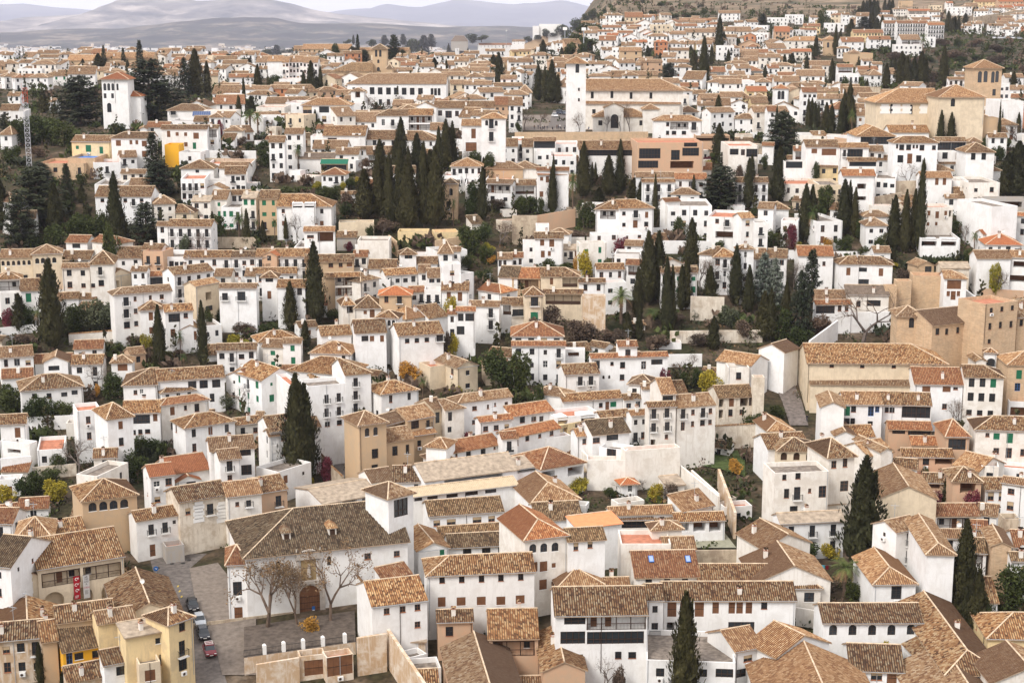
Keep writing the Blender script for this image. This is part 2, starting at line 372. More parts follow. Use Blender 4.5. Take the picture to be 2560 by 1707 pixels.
# ---------------------------------------------------------------- a wing: walls + roof
def wing(root, P0, u, L, d, zE, kind, col, roof, st, fl, rng, fine=True, zmin=None, rise=None):
    """P0 front corner at eave level (world), u unit vector along the facade (left to right), inward n; L length, d depth"""
    n = Vector((-u.y, u.x, 0)); O = root.location; Z = Vector((0, 0, 1))
    W = WALLS[col]; corners = [P0, P0+u*L, P0+u*L+n*d, P0+n*d]
    gz = [ground(c.x, c.y) for c in corners]
    zb = (min(gz) if zmin is None else zmin)-1.2
    tp = fl.get('t', .44); loc = lambda p: Vector((p.x-O.x, p.y-O.y, p.z-O.z))
    p0 = loc(P0); zt = zE-O.z; zbl = zb-O.z
    H = 3.0 if 'H' not in fl else fl['H']
    mb = MB(); wins = []
    flat = kind == 'f'
    top_off = .25
    sides = [(p0, u, n, L, 0), (p0+u*L, n, -u, d, 1), (p0+u*L+n*d, -u, -n, L, 2), (p0+n*d, -n, u, d, 3)]
    camdir = Vector((-P0.x, -P0.y, 0)).normalized()
    for P, uu, nn, LL, k in sides:
        facing = (-nn).dot(camdir); holes = []
        rz = atan2(uu.y, uu.x)
        mid = P+uu*(LL/2); gl = max(ground(P.x+O.x, P.y+O.y), ground(P.x+uu.x*LL+O.x, P.y+uu.y*LL+O.y))-O.z
        if facing > .06 and ('N' not in fl or (k == 0 and ('L' in fl or 'A' in fl))) and not (k in (1, 3) and 'M' in fl):
            nst = int(fl.get('n', max(1, round(st)))); side = k in (1, 3)
            cols = fl['w'] if (k == 0 and 'w' in fl) else max(1, int(LL/(2.9 if not side else 3.6)))
            if LL < 1.8: cols = 0
            pskip = .06 if not side else .35
            if 'w' in fl and k == 0: pskip = 0
            for s_ in range(nst):
                zf = zt-(s_+1)*H+.05+(-.6 if flat else 0)   # floor level of this storey (counted from the top)
                if zf+1.0 < gl-.2: break
                if s_ == 0 and 'L' in fl and (k == 0 or 'Q' in fl):       # open gallery on the top floor
                    ng = max(1, int(LL/6)); ww = (LL-.5*(ng+1))/ng
                    for g_ in range(ng):
                        x0 = .5+g_*(ww+.5); holes.append((x0, x0+ww, zf+.1, zf+2.45, 0, 1.4, W)); gallery(root, P+uu*x0+Vector((0, 0, 0)), uu, nn, ww, zf+.1, 2.35, rz, fl, rng)
                    continue
                if s_ > 0 and 'R' in fl: break
                if s_ == 0 and 'A' in fl:
                    c2 = max(2, int(LL/1.9)) if k else fl.get('a', max(2, int(LL/1.9)))
                    for i in range(c2):
                        cx = LL*(i+.5)/c2; ww = min(1.25, LL/c2*.66)
                        holes.append((cx-ww/2, cx+ww/2, zf+.9, zf+2.5, 1, .3, GLASS if 'G' in fl else WOODB))
                    continue
                if 'N' in fl: break
                for i in range(cols):
                    if rng.random() < pskip: continue
                    cx = LL*(i+.5)/cols+(rng.uniform(-.25, .25) if pskip else 0)
                    door = (zf-gl) < 1.2 and (zf-gl) > -1.5 and rng.random() < .22 and 'w' not in fl
                    r = rng.random(); style = fl['Y'] if 'Y' in fl else ('d' if r < .35 else 'w' if r < .6 else 'i' if r < .72 else 'b' if r < .84 else 'c' if r < .92 else 's' if r < .96 else 'p')
                    ww = rng.choice((.8, 1.0, 1.1, 1.2)); hh = rng.choice((1.1, 1.4, 1.6)); z0 = zf+.85
                    if 'z' in fl and k == 0: ww, hh = fl['z']; z0 = zf+(2.45-hh)
                    elif door: style = 'D'; ww = 1.0; hh = 2.1; z0 = zf+.05
                    elif ('B' in fl and k == 0 and s_ < nst) or (rng.random() < .16 and not side): style = 'B'; ww = 1.0; hh = 2.1; z0 = zf+.15
                    elif side and rng.random() < .4: ww = .6; hh = .7; z0 = zf+1.4
                    hw = q(ww)/2; hh = q(hh)
                    if z0 < gl-.3 or cx-hw < .15 or cx+hw > LL-.15 or z0+hh > zt-.1: continue
                    holes.append((cx-hw, cx+hw, z0, z0+hh, 0, .16, WOODB)); wins.append((P+uu*cx+Vector((0, 0, z0-P.z)), rz, style, ww, hh))
        if k == 0:
            for (ix, iy, ww, hh, sty) in fl.get('I', ()):
                r_ = ray(ix, iy); t_ = (P0-CAM).dot(n)/r_.dot(n); p_ = CAM+r_*t_; cx = (p_-P0).dot(u); z0 = p_.z-O.z-hh/2
                ww = min(ww, L-.2); cx = min(max(cx, ww/2+.06), L-ww/2-.06); z0 = min(z0, zt-hh-.06); z0 = max(z0, zbl+.1)
                if any(abs(cx-(h_[0]+h_[1])/2) < (ww+h_[1]-h_[0])/2 and z0 < h_[3] and z0+hh > h_[2] for h_ in holes): continue
                base = P+uu*cx+Vector((0, 0, z0-P.z))
                if sty == 'O': holes.append((cx-ww/2, cx+ww/2, z0, z0+hh, 0, min(3.6, d*.7), WOODM))  # brown back wall paints in the shade inside the opening
                elif sty == 'L': holes.append((cx-ww/2, cx+ww/2, z0, z0+hh, 0, 1.5, W)); gallery(root, P+uu*(cx-ww/2), uu, nn, ww, z0, hh, rz, fl, rng)
                elif sty == 'V':  # dark panes, also used to paint shade into the belfry and terracotta terraces
                    holes.append((cx-ww/2, cx+ww/2, z0, z0+hh, 0, .25, WOODB)); g_ = MB(); k_ = max(2, round(ww/.9))
                    for i in range(k_+1): x_ = -ww/2+.04+(ww-.08)*i/k_; g_.box(x_-.035, x_+.035, .04, .12, .003, hh-.003, WOODB)
                    for zz in (.04, hh*.35, hh-.1): g_.box(-ww/2, ww/2, .05, .11, zz, zz+.07, WOODB)
                    a_ = None if BULK is not None else g_.build('glazed_bay', root)
                    if a_ is None:
                        T_ = Matrix.Translation(base+O) @ Matrix.Rotation(rz, 4, 'Z'); BULK.box(-ww/2, ww/2, .15, .16, 0, hh, GLASS, T_); continue
                    a_.location = base; a_.rotation_euler = (0, 0, rz); g_ = MB(); g_.box(-ww/2, ww/2, .15, .16, 0, hh, GLASS); g_.build('pane', a_)
                elif sty == 'a':
                    holes.append((cx-ww/2, cx+ww/2, z0, z0+hh, 1, .22, WOODB)); a_ = put_window(root, base+nn*.06, rz, 'c' if rng.random() < .3 else 'd', ww, hh)
                else:
                    hw = q(ww)/2; hh = q(hh); holes.append((cx-hw, cx+hw, z0, z0+hh, 0, .16, WOODB)); wins.append((base, rz, sty, ww, hh))
            if 'R' in fl:                                     # deep ground-floor arcade under the gallery
                zf = zt-2*H-.1; c2 = max(2, int(LL/4)); 
                for i in range(c2): cx = LL*(i+.5)/c2; holes.append((cx-1.6, cx+1.6, zf, zf+2.7, 1, 1.6, W))
        # gable or shed tops
        facade(mb, P, uu, nn, LL, zbl, zt, holes, W)
        if kind in ('g', 'l', 'r') and k in (1, 3) and not (kind == 'l' and k == 3) and not (kind == 'r' and k == 1):
            a = Vector((P.x, P.y, zt)); mb.face([a, a+uu*LL, a+uu*(LL/2)+Z*(LL/2*tp)], W)
        if kind == 'x' and k in (0, 2):
            a = Vector((P.x, P.y, zt)); mb.face([a, a+uu*LL, a+uu*(LL/2)+Z*(LL/2*tp)], W)
        if kind == 's':
            a = Vector((P.x, P.y, zt)); b = a+uu*LL
            if k == 1: mb.face([a, b, b+Z*(d*tp)], W)
            if k == 3: mb.face([a, b, a+Z*(d*tp)], W)
            if k == 2: mb.face([a, b, b+Z*(d*tp), a+Z*(d*tp)], W)
    def flush(m_, nm):
        if BULK is None: return m_.build(nm, root)
        for f_, mi_, uv_ in zip(m_.f, m_.mi, m_.uv): BULK.face([Vector(m_.v[i])+O for i in f_], m_.mats[mi_], uv_)
        return None
    if BULK is None and fine and 'N' not in fl or (BULK is None and fine and 'I' in fl and rng.random() < .6):
        T_ = Matrix.Translation(p0) @ Matrix.Rotation(atan2(u.y, u.x), 4, 'Z'); xx = rng.choice((.25, L-.25, L*.5)); dp = MB()
        ok = not any(h_[0] < .3 for h_ in ())
        dp.tube(T_@Vector((xx, -.07, 0)), T_@Vector((xx, -.07, -min(st*3, 9))), .045, .045, GREY if rng.random() < .5 else WOODB, 5)
        if kind != 'f': dp.tube(T_@Vector((-.2, -.36, -.1)), T_@Vector((L+.2, -.36, -.1)), .06, .06, GREY, 5)
        dp.build('drainpipe', root)
        chimney_mesh()
        if rng.random() < .4 and wins:
            a_ = rng.choice(wins); c_ = link('air_conditioner', WCACHE['ac'], root); c_.location = (a_[0].x-cos(a_[1])*0-sin(a_[1])*-.22*1, a_[0].y-cos(a_[1])*.22, a_[0].z-.75); c_.rotation_euler = (0, 0, a_[1])
    for P, rz, style, ww, hh in wins: put_window(root, P, rz, style, ww, hh)
    fm = MB()
    if flat:
        th = .22; fz = zt-.8; FL = CLAYF if roof == 'r' else ROOFS['n'] if roof == 'n' else FIBRE_ if roof == 'q' else CLAYF if rng.random() < .4 else GREYF
        i0 = [p0+u*th+n*th, p0+u*(L-th)+n*th, p0+u*(L-th)+n*(d-th), p0+u*th+n*(d-th)]; o0 = [p0, p0+u*L, p0+u*L+n*d, p0+n*d]
        lv = lambda p, z: Vector((p.x, p.y, z))
        for i in range(4):
            j = (i+1) % 4; mb.face([lv(o0[i], zt), lv(o0[j], zt), lv(i0[j], zt), lv(i0[i], zt)], W); mb.face([lv(i0[i], zt), lv(i0[j], zt), lv(i0[j], fz), lv(i0[i], fz)], W)
        fm.face([lv(p, fz) for p in i0], FL)
        flush(fm, 'terrace_floor'); flush(mb, 'wall'); return
    # pitched roofs
    o = fl.get('o', .38); RM = ROOFS[roof]; dz = Z*(-o*tp); seed = rng.uniform(0, 50)
    lift = Z*.05
    def C(a, b, z): return Vector((p0.x, p0.y, zt))+u*a+n*b+Z*z
    planes = []; ridges = []
    if kind in ('g', 'h', 'l', 'r', 'p'):
        hr = d/2*tp; i0 = 0; i1 = L; ll = -o*.6; rr = L+o*.6
        if kind in 'hlp' : pass
        hipL = kind in ('h', 'l', 'p'); hipR = kind in ('h', 'r', 'p')
        if hipL and hipR and L < d: # too narrow: pyramid by length
            a0 = a1 = L/2
        else: a0 = d/2 if hipL else ll; a1 = L-d/2 if hipR else rr
        xl = -o if hipL else ll; xr = L+o if hipR else rr
        f = [C(xl, -o, -o*tp), C(xr, -o, -o*tp), C(a1, d/2, hr), C(a0, d/2, hr)] if a1-a0 > .05 else [C(xl, -o, -o*tp), C(xr, -o, -o*tp), C(a0, d/2, hr)]
        bq = [C(xr, d+o, -o*tp), C(xl, d+o, -o*tp), C(a0, d/2, hr), C(a1, d/2, hr)] if a1-a0 > .05 else [C(xr, d+o, -o*tp), C(xl, d+o, -o*tp), C(a0, d/2, hr)]
        planes += [(f, u), (bq, -u)]
        if hipL: planes.append(([C(-o, d+o, -o*tp), C(-o, -o, -o*tp), C(a0, d/2, hr)], -n)); ridges += [(C(-o, -o, -o*tp), C(a0, d/2, hr)), (C(-o, d+o, -o*tp), C(a0, d/2, hr))]
        if hipR: planes.append(([C(L+o, -o, -o*tp), C(L+o, d+o, -o*tp), C(a1, d/2, hr)], n)); ridges += [(C(L+o, -o, -o*tp), C(a1, d/2, hr)), (C(L+o, d+o, -o*tp), C(a1, d/2, hr))]
        if a1-a0 > .05: ridges.append((C(a0, d/2, hr), C(a1, d/2, hr)))
        rp = C((a0+a1)/2, d/2, hr)
    elif kind in ('x', 'X'):
        hr = L/2*tp; b0 = -o*.6 if kind == 'x' else L/2; b1 = d+o*.6
        if kind == 'X' and b0 > d: b0 = d*.9
        yf = -o*.6 if kind == 'x' else -o
        planes.append(([C(-o, b1, -o*tp), C(-o, yf, -o*tp), C(L/2, b0, hr), C(L/2, b1, hr)], -n))
        planes.append(([C(L+o, yf, -o*tp), C(L+o, b1, -o*tp), C(L/2, b1, hr), C(L/2, b0, hr)], n))
        ridges.append((C(L/2, b0, hr), C(L/2, b1, hr)))
        if kind == 'X': planes.append(([C(-o, -o, -o*tp), C(L+o, -o, -o*tp), C(L/2, b0, hr)], u)); ridges += [(C(-o, -o, -o*tp), C(L/2, b0, hr)), (C(L+o, -o, -o*tp), C(L/2, b0, hr))]
        rp = C(L/2, (b0+b1)/2, hr)
    elif kind == 's':
        planes.append(([C(-o*.6, -o, -o*tp), C(L+o*.6, -o, -o*tp), C(L+o*.6, d+.1, d*tp), C(-o*.6, d+.1, d*tp)], u)); ridges.append((C(0, d, d*tp), C(L, d, d*tp)))
        rp = C(L*.7, d*.7, d*.7*tp)
    smooth_sheet = roof in ('q', 'z')
    for poly, ud in planes:
        nr = (poly[1]-poly[0]).cross(poly[2]-poly[0]).normalized()
        if nr.z < 0: nr = -nr
        poly = [p+lift for p in poly]
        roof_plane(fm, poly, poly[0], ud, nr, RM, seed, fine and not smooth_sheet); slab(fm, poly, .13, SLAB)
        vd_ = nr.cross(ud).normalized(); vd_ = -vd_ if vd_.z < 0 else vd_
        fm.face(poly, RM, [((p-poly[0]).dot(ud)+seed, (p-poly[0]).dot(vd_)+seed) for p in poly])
    for a, b in ridges:
        k_ = .13 if fine else .16
        fm.tube(a+lift+Z*.07, b+lift+Z*.07, k_, k_, RIDGE, 6)
    wo = flush(mb, 'wall'); ro = flush(fm, 'roof')
    if BULK is not None:
        if rng.random() < .5: BULK.box(-.35, .35, -.3, .3, -.6, 1.2, WALLS['v'], Matrix.Translation(O+planes[0][0][0].lerp(rp, rng.uniform(.4, .8))))
        return
    nc = fl.get('c', 1 if rng.random() < .6 else 0)
    for i in range(nc):
        t_ = rng.uniform(.2, .8)
        pl = planes[0][0] if rng.random() < .7 or len(planes) < 2 else planes[1][0]
        a = pl[0].lerp(pl[1], t_); b = rp.lerp(pl[-1], .3) if len(pl) == 4 else rp
        s_ = rng.uniform(.35, .75); p = a.lerp(b, s_)
        c_ = link('chimney', chimney_mesh(), ro); c_.location = p+Z*.2; c_.rotation_euler = (0, 0, atan2(u.y, u.x)+pi/2*(rng.random() < .4)); c_.scale = (1, 1, rng.uniform(.8, 1.15))
    r = rng.random(); chimney_mesh()
    if 'N' not in fl and r < .8: c_ = link('antenna' if r < .55 else 'satellite_dish', WCACHE['an' if r < .55 else 'di'], ro); c_.location = rp+Z*.1+u*rng.uniform(-.3, .3)*L*.4; c_.rotation_euler = (0, 0, rng.uniform(-.6, .6))
    return wo, ro
def gallery(root, P, uu, nn, ww, z0, h, rz, fl, rng):
    if BULK is not None:
        T_ = Matrix.Translation(Vector((P.x, P.y, z0))+root.location) @ Matrix.Rotation(rz, 4, 'Z'); n = max(2, int(ww/2))
        for i in range(n+1): BULK.box(ww*i/n-.07, ww*i/n+.07, .05, .19, 0, h, WOODB, T_)
        BULK.box(0, ww, 0, .04, .1, .9, WOODB, T_); return
    """posts, beam and railing of an open gallery"""
    m = MB(); n = max(2, int(ww/1.9))
    for i in range(n+1):
        x = .08+(ww-.16)*i/n; m.box(x-.07, x+.07, .05, .19, 0, h, WOODB)
    m.box(0, ww, .03, .21, h-.18, h-.01, WOODB)
    rl = MB(); k = max(4, int(ww/.2))
    for i in range(k+1): x = ww*i/k; rl.box(x-.02, x+.02, .0, .04, .03, .92, WOODB)
    rl.box(0, ww, -.02, .05, .92, 1.0, WOODB); rl.box(0, ww, -.01, .045, .06, .12, WOODB)
    o = m.build('gallery_posts', root); o.location = (P.x, P.y, z0); o.rotation_euler = (0, 0, rz)
    o = rl.build('gallery_railing', root); o.location = (P.x, P.y, z0); o.rotation_euler = (0, 0, rz)
    for i in range(n):
        if rng.random() < .7:
            x = (.08+(ww-.16)*(i+.5)/n)
            p = P+uu*x+nn*1.25+Vector((0, 0, z0-P.z)); st = 'D' if rng.random() < .4 else 'd'
            put_window(root, (p.x, p.y, z0+(.02 if st == 'D' else .7)), rz, st, .9, 2.0 if st == 'D' else 1.2)

# ---------------------------------------------------------------- reading the survey lines
THINGS = []     # dicts: root, px, py, look, label, mark, kind
COLN = dict(w='white', v='warm white', a='weathered white', c='cream', o='ochre', y='yellow', m='golden yellow', p='pinkish', b='brown brick', s='old stone', r='brick red', e='bare earth-coloured', k='grey')
NUMN = ['', 'one-storey', 'two-storey', 'three-storey', 'four-storey', 'five-storey', 'six-storey', 'seven-storey']
def flags(s):
    fl = {}
    i = 0
    for tok in s.split(','):
        if not tok or tok == '-': continue
        k = tok[0]; v = tok[1:]
        if k == 'z': a, b = v.split('x'); fl['z'] = (float(a), float(b))
        elif k == 'Y': fl['Y'] = v
        else: fl[k] = (float(v) if '.' in v or k in 'tdoH' else int(v)) if v else 1
    return fl
TX = [0, 0, 1.0]
def px(x, y): return TX[0]+float(x)/TX[2], TX[1]+float(y)/TX[2]
SEED = [7]
cur = {}
IQ = []
PLANES = {}; FR2 = []; FOOT = []; FRONTS = []; BULKMESH = MB()
def house_line(tok, label, ridge=False, joined=False, bulk=False, measure=False):
    global BULK
    SEED[0] += 1; rng = random.Random(SEED[0]*7919)
    if not ridge:
        x0, y0 = px(tok[0], tok[1]); x1, y1 = px(tok[2], tok[3]); xr, yr = px(0, tok[4]); st = float(tok[5]); kind, col, roof = (tok[6]+'a')[:3]; fl = flags(tok[7] if len(tok) > 7 else '')
        if IQ: fl['I'] = list(IQ)
        hh = st*fl.get('H', 3.0)+.25; xm, ym = (x0+x1)/2, (y0+y1)/2
        M = hit(xm, ym, hh); zE = M.z
        if M.y > 440 and not label and not joined and not fl.get('I') and not fl.get('w', 0) == 'x':
            st = max(1.5, st*(.8 if M.y < 560 else .66)); hh = st*3+.25; M = hit(xm, ym, hh); zE = M.z
        if M.y > 540 and label and not joined and st < 5 and 'k' not in fl:
            st *= .8; hh = st*3+.25; M = hit(xm, ym, hh); zE = M.z
        if M.y < 430:
            A = at_z(x0, y0, zE); B = at_z(x1, y1, zE)
        else:
            A = at_y(x0, ym, M.y); B = at_y(x1, ym, M.y); A.z = B.z = zE
            s_ = (y0-y1)*.9; dy = max(-.9, min(.9, s_/max(1, (x1-x0))*2.6))*(B.x-A.x)   # yaw estimate for distant rows
            A.y -= dy/2; B.y += dy/2
        u = (B-A); L = u.length; u.normalize(); n = Vector((-u.y, u.x, 0)); tp = fl.get('t', .44)
        r = ray(xm, yr)
        if kind == 'f':
            t_ = (zE-CZ)/r.z if r.z < -.02 else 0; d = (CAM+r*t_-M).dot(n) if t_ > 0 else 7
        elif kind in 'xX': d = fl.get('d', 9.0)
        else:
            # CAM + r t on plane z = zE + tp * dot(P-M,n)
            den = r.z-tp*r.dot(n)
            t_ = (zE-CZ+tp*(CAM-M).dot(n))/den; hf = (CAM+r*t_-M).dot(n); d = hf if kind == 's' else 2*hf
        if 'd' in fl: d = fl['d']
        d = max(2.5 if kind == 's' or kind == 'f' else 3.0, min(d, 24.0 if M.y < 400 else 18))
        if kind == 'p': d = min(d, L*1.3)
        P0 = A; xm_, ym_ = xm, ym
    else:
        x0, y0 = px(tok[0], tok[1]); x1, y1 = px(tok[2], tok[3]); wd = float(tok[4]); st = float(tok[5]); kind, col, roof = (tok[6]+'a')[:3]; fl = flags(tok[7] if len(tok) > 7 else '')
        tp = fl.get('t', .44); hr = st*fl.get('H', 3.0)+.25+wd/2*tp; xm, ym = (x0+x1)/2, (y0+y1)/2
        M = hit(xm, ym, hr); zR = M.z; A = at_z(x0, y0, zR); B = at_z(x1, y1, zR); zE = zR-wd/2*tp
        u = B-A; L = u.length; u.normalize(); n = Vector((-u.y, u.x, 0))
        if n.dot(M-CAM) < 0: A, B = B, A; u = -u; n = -n; kind = {'l': 'r', 'r': 'l'}.get(kind, kind)
        d = wd
        if kind in ('h', 'l'): A = A-u*wd/2; L += wd/2
        if kind in ('h', 'r'): L += wd/2
        P0 = A-n*wd/2; P0.z = zE
    if 'S' in fl: fl['Y'] = 'g'
    pass
    if measure: return L/M.y*(.5+st)*3/M.y*(1.0)
    if not joined or not cur:
        c = P0+u*L/2+n*d/2
        if bulk and not label:
            class Rt: pass
            root = Rt(); root.location = Vector((c.x, c.y, ground(c.x, c.y))); cur.clear(); cur.update(root=root, bulk=1)
        else: root = empty('house', (c.x, c.y, ground(c.x, c.y)))
        shape = {'g': 'gabled tile roof', 'l': 'tile roof', 'r': 'tile roof', 'h': 'hipped tile roof', 'p': 'pyramid tile roof', 's': 'sloping lean-to roof', 'f': 'flat roof terrace', 'x': 'gable end facing forward', 'X': 'hipped tile roof'}[kind]
        look = f"{COLN[col]} {NUMN[max(1, min(7, round(st)))]} house with "+('arched top windows' if 'A' in fl else 'open top gallery' if 'L' in fl else 'red tile roof' if roof == 't' else shape)
        if not (bulk and not label): cur.clear(); cur.update(root=root, bulk=0); THINGS.append(dict(root=root, x=xm, y=(y0+y1)/2, look=look, label=label, noun='house', cat='house'))
        if label and '@' in label: a, b = label.split('@'); THINGS[-1]['label'] = a.strip(); THINGS[-1]['mark'] = b.strip()
    if label: PLANES[label.split('@')[0].strip()[:22]] = (P0.copy(), u.copy(), n.copy(), cur['root'], tp if 'tp' in dir() else .44, zE, d, L)
    FR2.append((P0.copy(), u.copy(), n.copy(), L, zE))
    FOOT.append((P0.x+u.x*L/2+n.x*d/2, P0.y+u.y*L/2+n.y*d/2, max(L, d)/2))
    if M.y > 300 and not joined: FRONTS.append((P0.copy(), u.copy(), n.copy(), L, M.y, 0))
    near = M.y < 640; BULK = BULKMESH if cur.get('bulk') else None
    wing(cur['root'], P0, u, L, d, zE, kind, col, roof, st, fl, rng, fine=near)
    BULK = None
    return cur['root']

def infill():
    """small low houses packed between the surveyed ones on the far part of the hill"""
    global BULK
    BULK = BULKMESH; r = random.Random(77); grid = {}
    def put(x, y, R_):
        for i in range(int((x-R_)//8), int((x+R_)//8)+1):
            for j in range(int((y-R_)//8), int((y+R_)//8)+1): grid.setdefault((i, j), []).append((x, y, R_))
    for f in FOOT: put(*f)
    for t in THINGS:
        if t['cat'] in ('cypress', 'tree', 'palm'): p = t['root'].location; put(p.x, p.y, 2.5)
    k = 0
    for i in range(16000):
        Y = 560+1400*r.random()**1.3; u_ = r.uniform(-.345, .35)
        if u_ < .03 and Y > 1060: continue
        X = 1280+u_*FPX; x = u_*Y
        # keep the open slopes, the villa garden and the church terrace free
        if (u_ > .17 and Y > 700 and Y < 1250 and u_ > .17+(1000-Y)*.0001) : continue
        if Y > 1300 and u_ < .18+(Y-1300)*.0004: continue
        if X < 560 and 430 < Y < 760: continue
        if 1250 < X < 1760 and 500 < Y < 650: continue
        if 480 < Y < 530 and 900 < X < 1250: continue
        L = r.uniform(6, 13); d = r.uniform(5, 8); R_ = max(L, d)/2
        if any((x-a)**2+(y_-Y)**2 < (R_*.95+c*.9)**2 for a, y_, c in grid.get((int(x//8), int(Y//8)), [])): continue
        put(x, Y, R_); a = r.gauss(0, .3); u = Vector((cos(a), sin(a), 0)); n = Vector((-u.y, u.x, 0)); st = r.choice((1.6, 2, 2, 2.4, 2.8)); z = ground(x, Y)
        class Rt: pass
        root = Rt(); root.location = Vector((x, Y, z)); P0 = Vector((x, Y, 0))-u*L/2-n*d/2; P0.z = z+st*3
        kd = r.choice('gggghhxsf'); SEED[0] += 1
        wing(root, P0, u, L, d, P0.z, kd, r.choice('wwwwwwwwwwwwvvc' if r.random() < .9 else 'pr'), r.choice('aaalllbl'), st, {'c': 0}, random.Random(SEED[0]), fine=False); k += 1
        if k > 520: break
    k = 0
    for i in range(9000):
        Y = r.uniform(275, 560); u_ = r.uniform(-.34, .34); x = u_*Y; X = 1280+u_*FPX
        if (.15 < u_ < .21 and Y < 420) or (X < 560 and Y > 430) or (1250 < X < 1760 and Y > 510): continue
        L = r.uniform(3.5, 7.5); d = r.uniform(2.6, 4.2); R_ = max(L, d)/2
        if any((x-a)**2+(y_-Y)**2 < (R_+c*.8)**2 for a, y_, c in grid.get((int(x//8), int(Y//8)), [])): continue
        put(x, Y, R_); a = r.gauss(0, .35); u = Vector((cos(a), sin(a), 0)); n = Vector((-u.y, u.x, 0)); st = r.choice((.45, .6, .8, .9, 1.1)); z = ground(x, Y)
        class Rt: pass
        root = Rt(); root.location = Vector((x, Y, z)); P0 = Vector((x, Y, 0))-u*L/2-n*d/2; P0.z = z+st*3; SEED[0] += 1
        wing(root, P0, u, L, d, P0.z, r.choice('sfgf'), r.choice('wwwwwvvas'), r.choice('aaadb'), st, {'c': 0}, random.Random(SEED[0]), fine=True); k += 1
        if k > 210: break
    BULK = None
# ---------------------------------------------------------------- plants
def leaf_mat(name, dark, light, rough=.75):
    m, t, b = newmat(name, rough, .15)
    g = N(t, 'NewGeometry'); n = N(t, 'TexNoise', i_Scale=.9, i_Detail=5.0, i_Roughness=.7); t.links.new(g.outputs['Position'], n.inputs[0])
    wn = N(t, 'TexWhiteNoise', noise_dimensions='3D'); rp = g.outputs['Random Per Island']
    f = math_(t, 'ADD', math_(t, 'MULTIPLY', ramp(t, [(.35, (0, 0, 0)), (.65, (1, 1, 1))], n.outputs[0]), .6), math_(t, 'MULTIPLY', rp, .4))
    oi = N(t, 'ObjectInfo'); c = mixc(t, f, dark, light); c = mixc(t, 1.0, c, mixc(t, oi.outputs['Random'], (.8, .86, .85), (1.2, 1.12, 1.0)), 'MULTIPLY')
    t.links.new(c, b.inputs[0]); MATS[name] = m; return m
LCYP = leaf_mat('cypress_leaf', (.018, .020, .009), (.070, .064, .026)); LCON = leaf_mat('conifer_leaf', (.016, .024, .014), (.055, .060, .032))
LBRO = leaf_mat('evergreen_leaf', (.018, .030, .010), (.080, .092, .028)); LOLI = leaf_mat('olive_leaf', (.05, .06, .035), (.14, .15, .09)); LYEL = leaf_mat('yellow_leaf', (.17, .15, .02), (.42, .33, .04))
LORA = leaf_mat('orange_leaf', (.30, .15, .03), (.58, .30, .06)); LBRN = leaf_mat('dry_leaf', (.12, .075, .045), (.30, .19, .10)); LPAL = leaf_mat('palm_leaf', (.04, .065, .02), (.12, .15, .05)); LPUR = leaf_mat('purple_leaf', (.09, .02, .03), (.22, .05, .07))
LGRY = leaf_mat('blue_conifer_leaf', (.09, .11, .09), (.2, .22, .18)); LTWG = leaf_mat('bare_twigs', (.07, .048, .036), (.17, .12, .09))
BARK = plain('bark', (.13, .09, .065), .95, var=.4); BARKG = plain('grey_bark', (.13, .105, .09), .95, var=.35)
def leafq(mb, p, d, up, w, l, m):
    s = d.cross(up)
    if s.length < 1e-4: s = Vector((1, 0, 0))
    s.normalize(); s *= w/2
    mb.face([p-s*.4, p+s*.4, p+s+d*l*.5, p+d*l, p-s+d*l*.5], m)
def rv(r): 
    while True:
        v = Vector((r.uniform(-1, 1), r.uniform(-1, 1), r.uniform(-1, 1)))
        if .05 < v.length < 1: return v
PROTO = {}
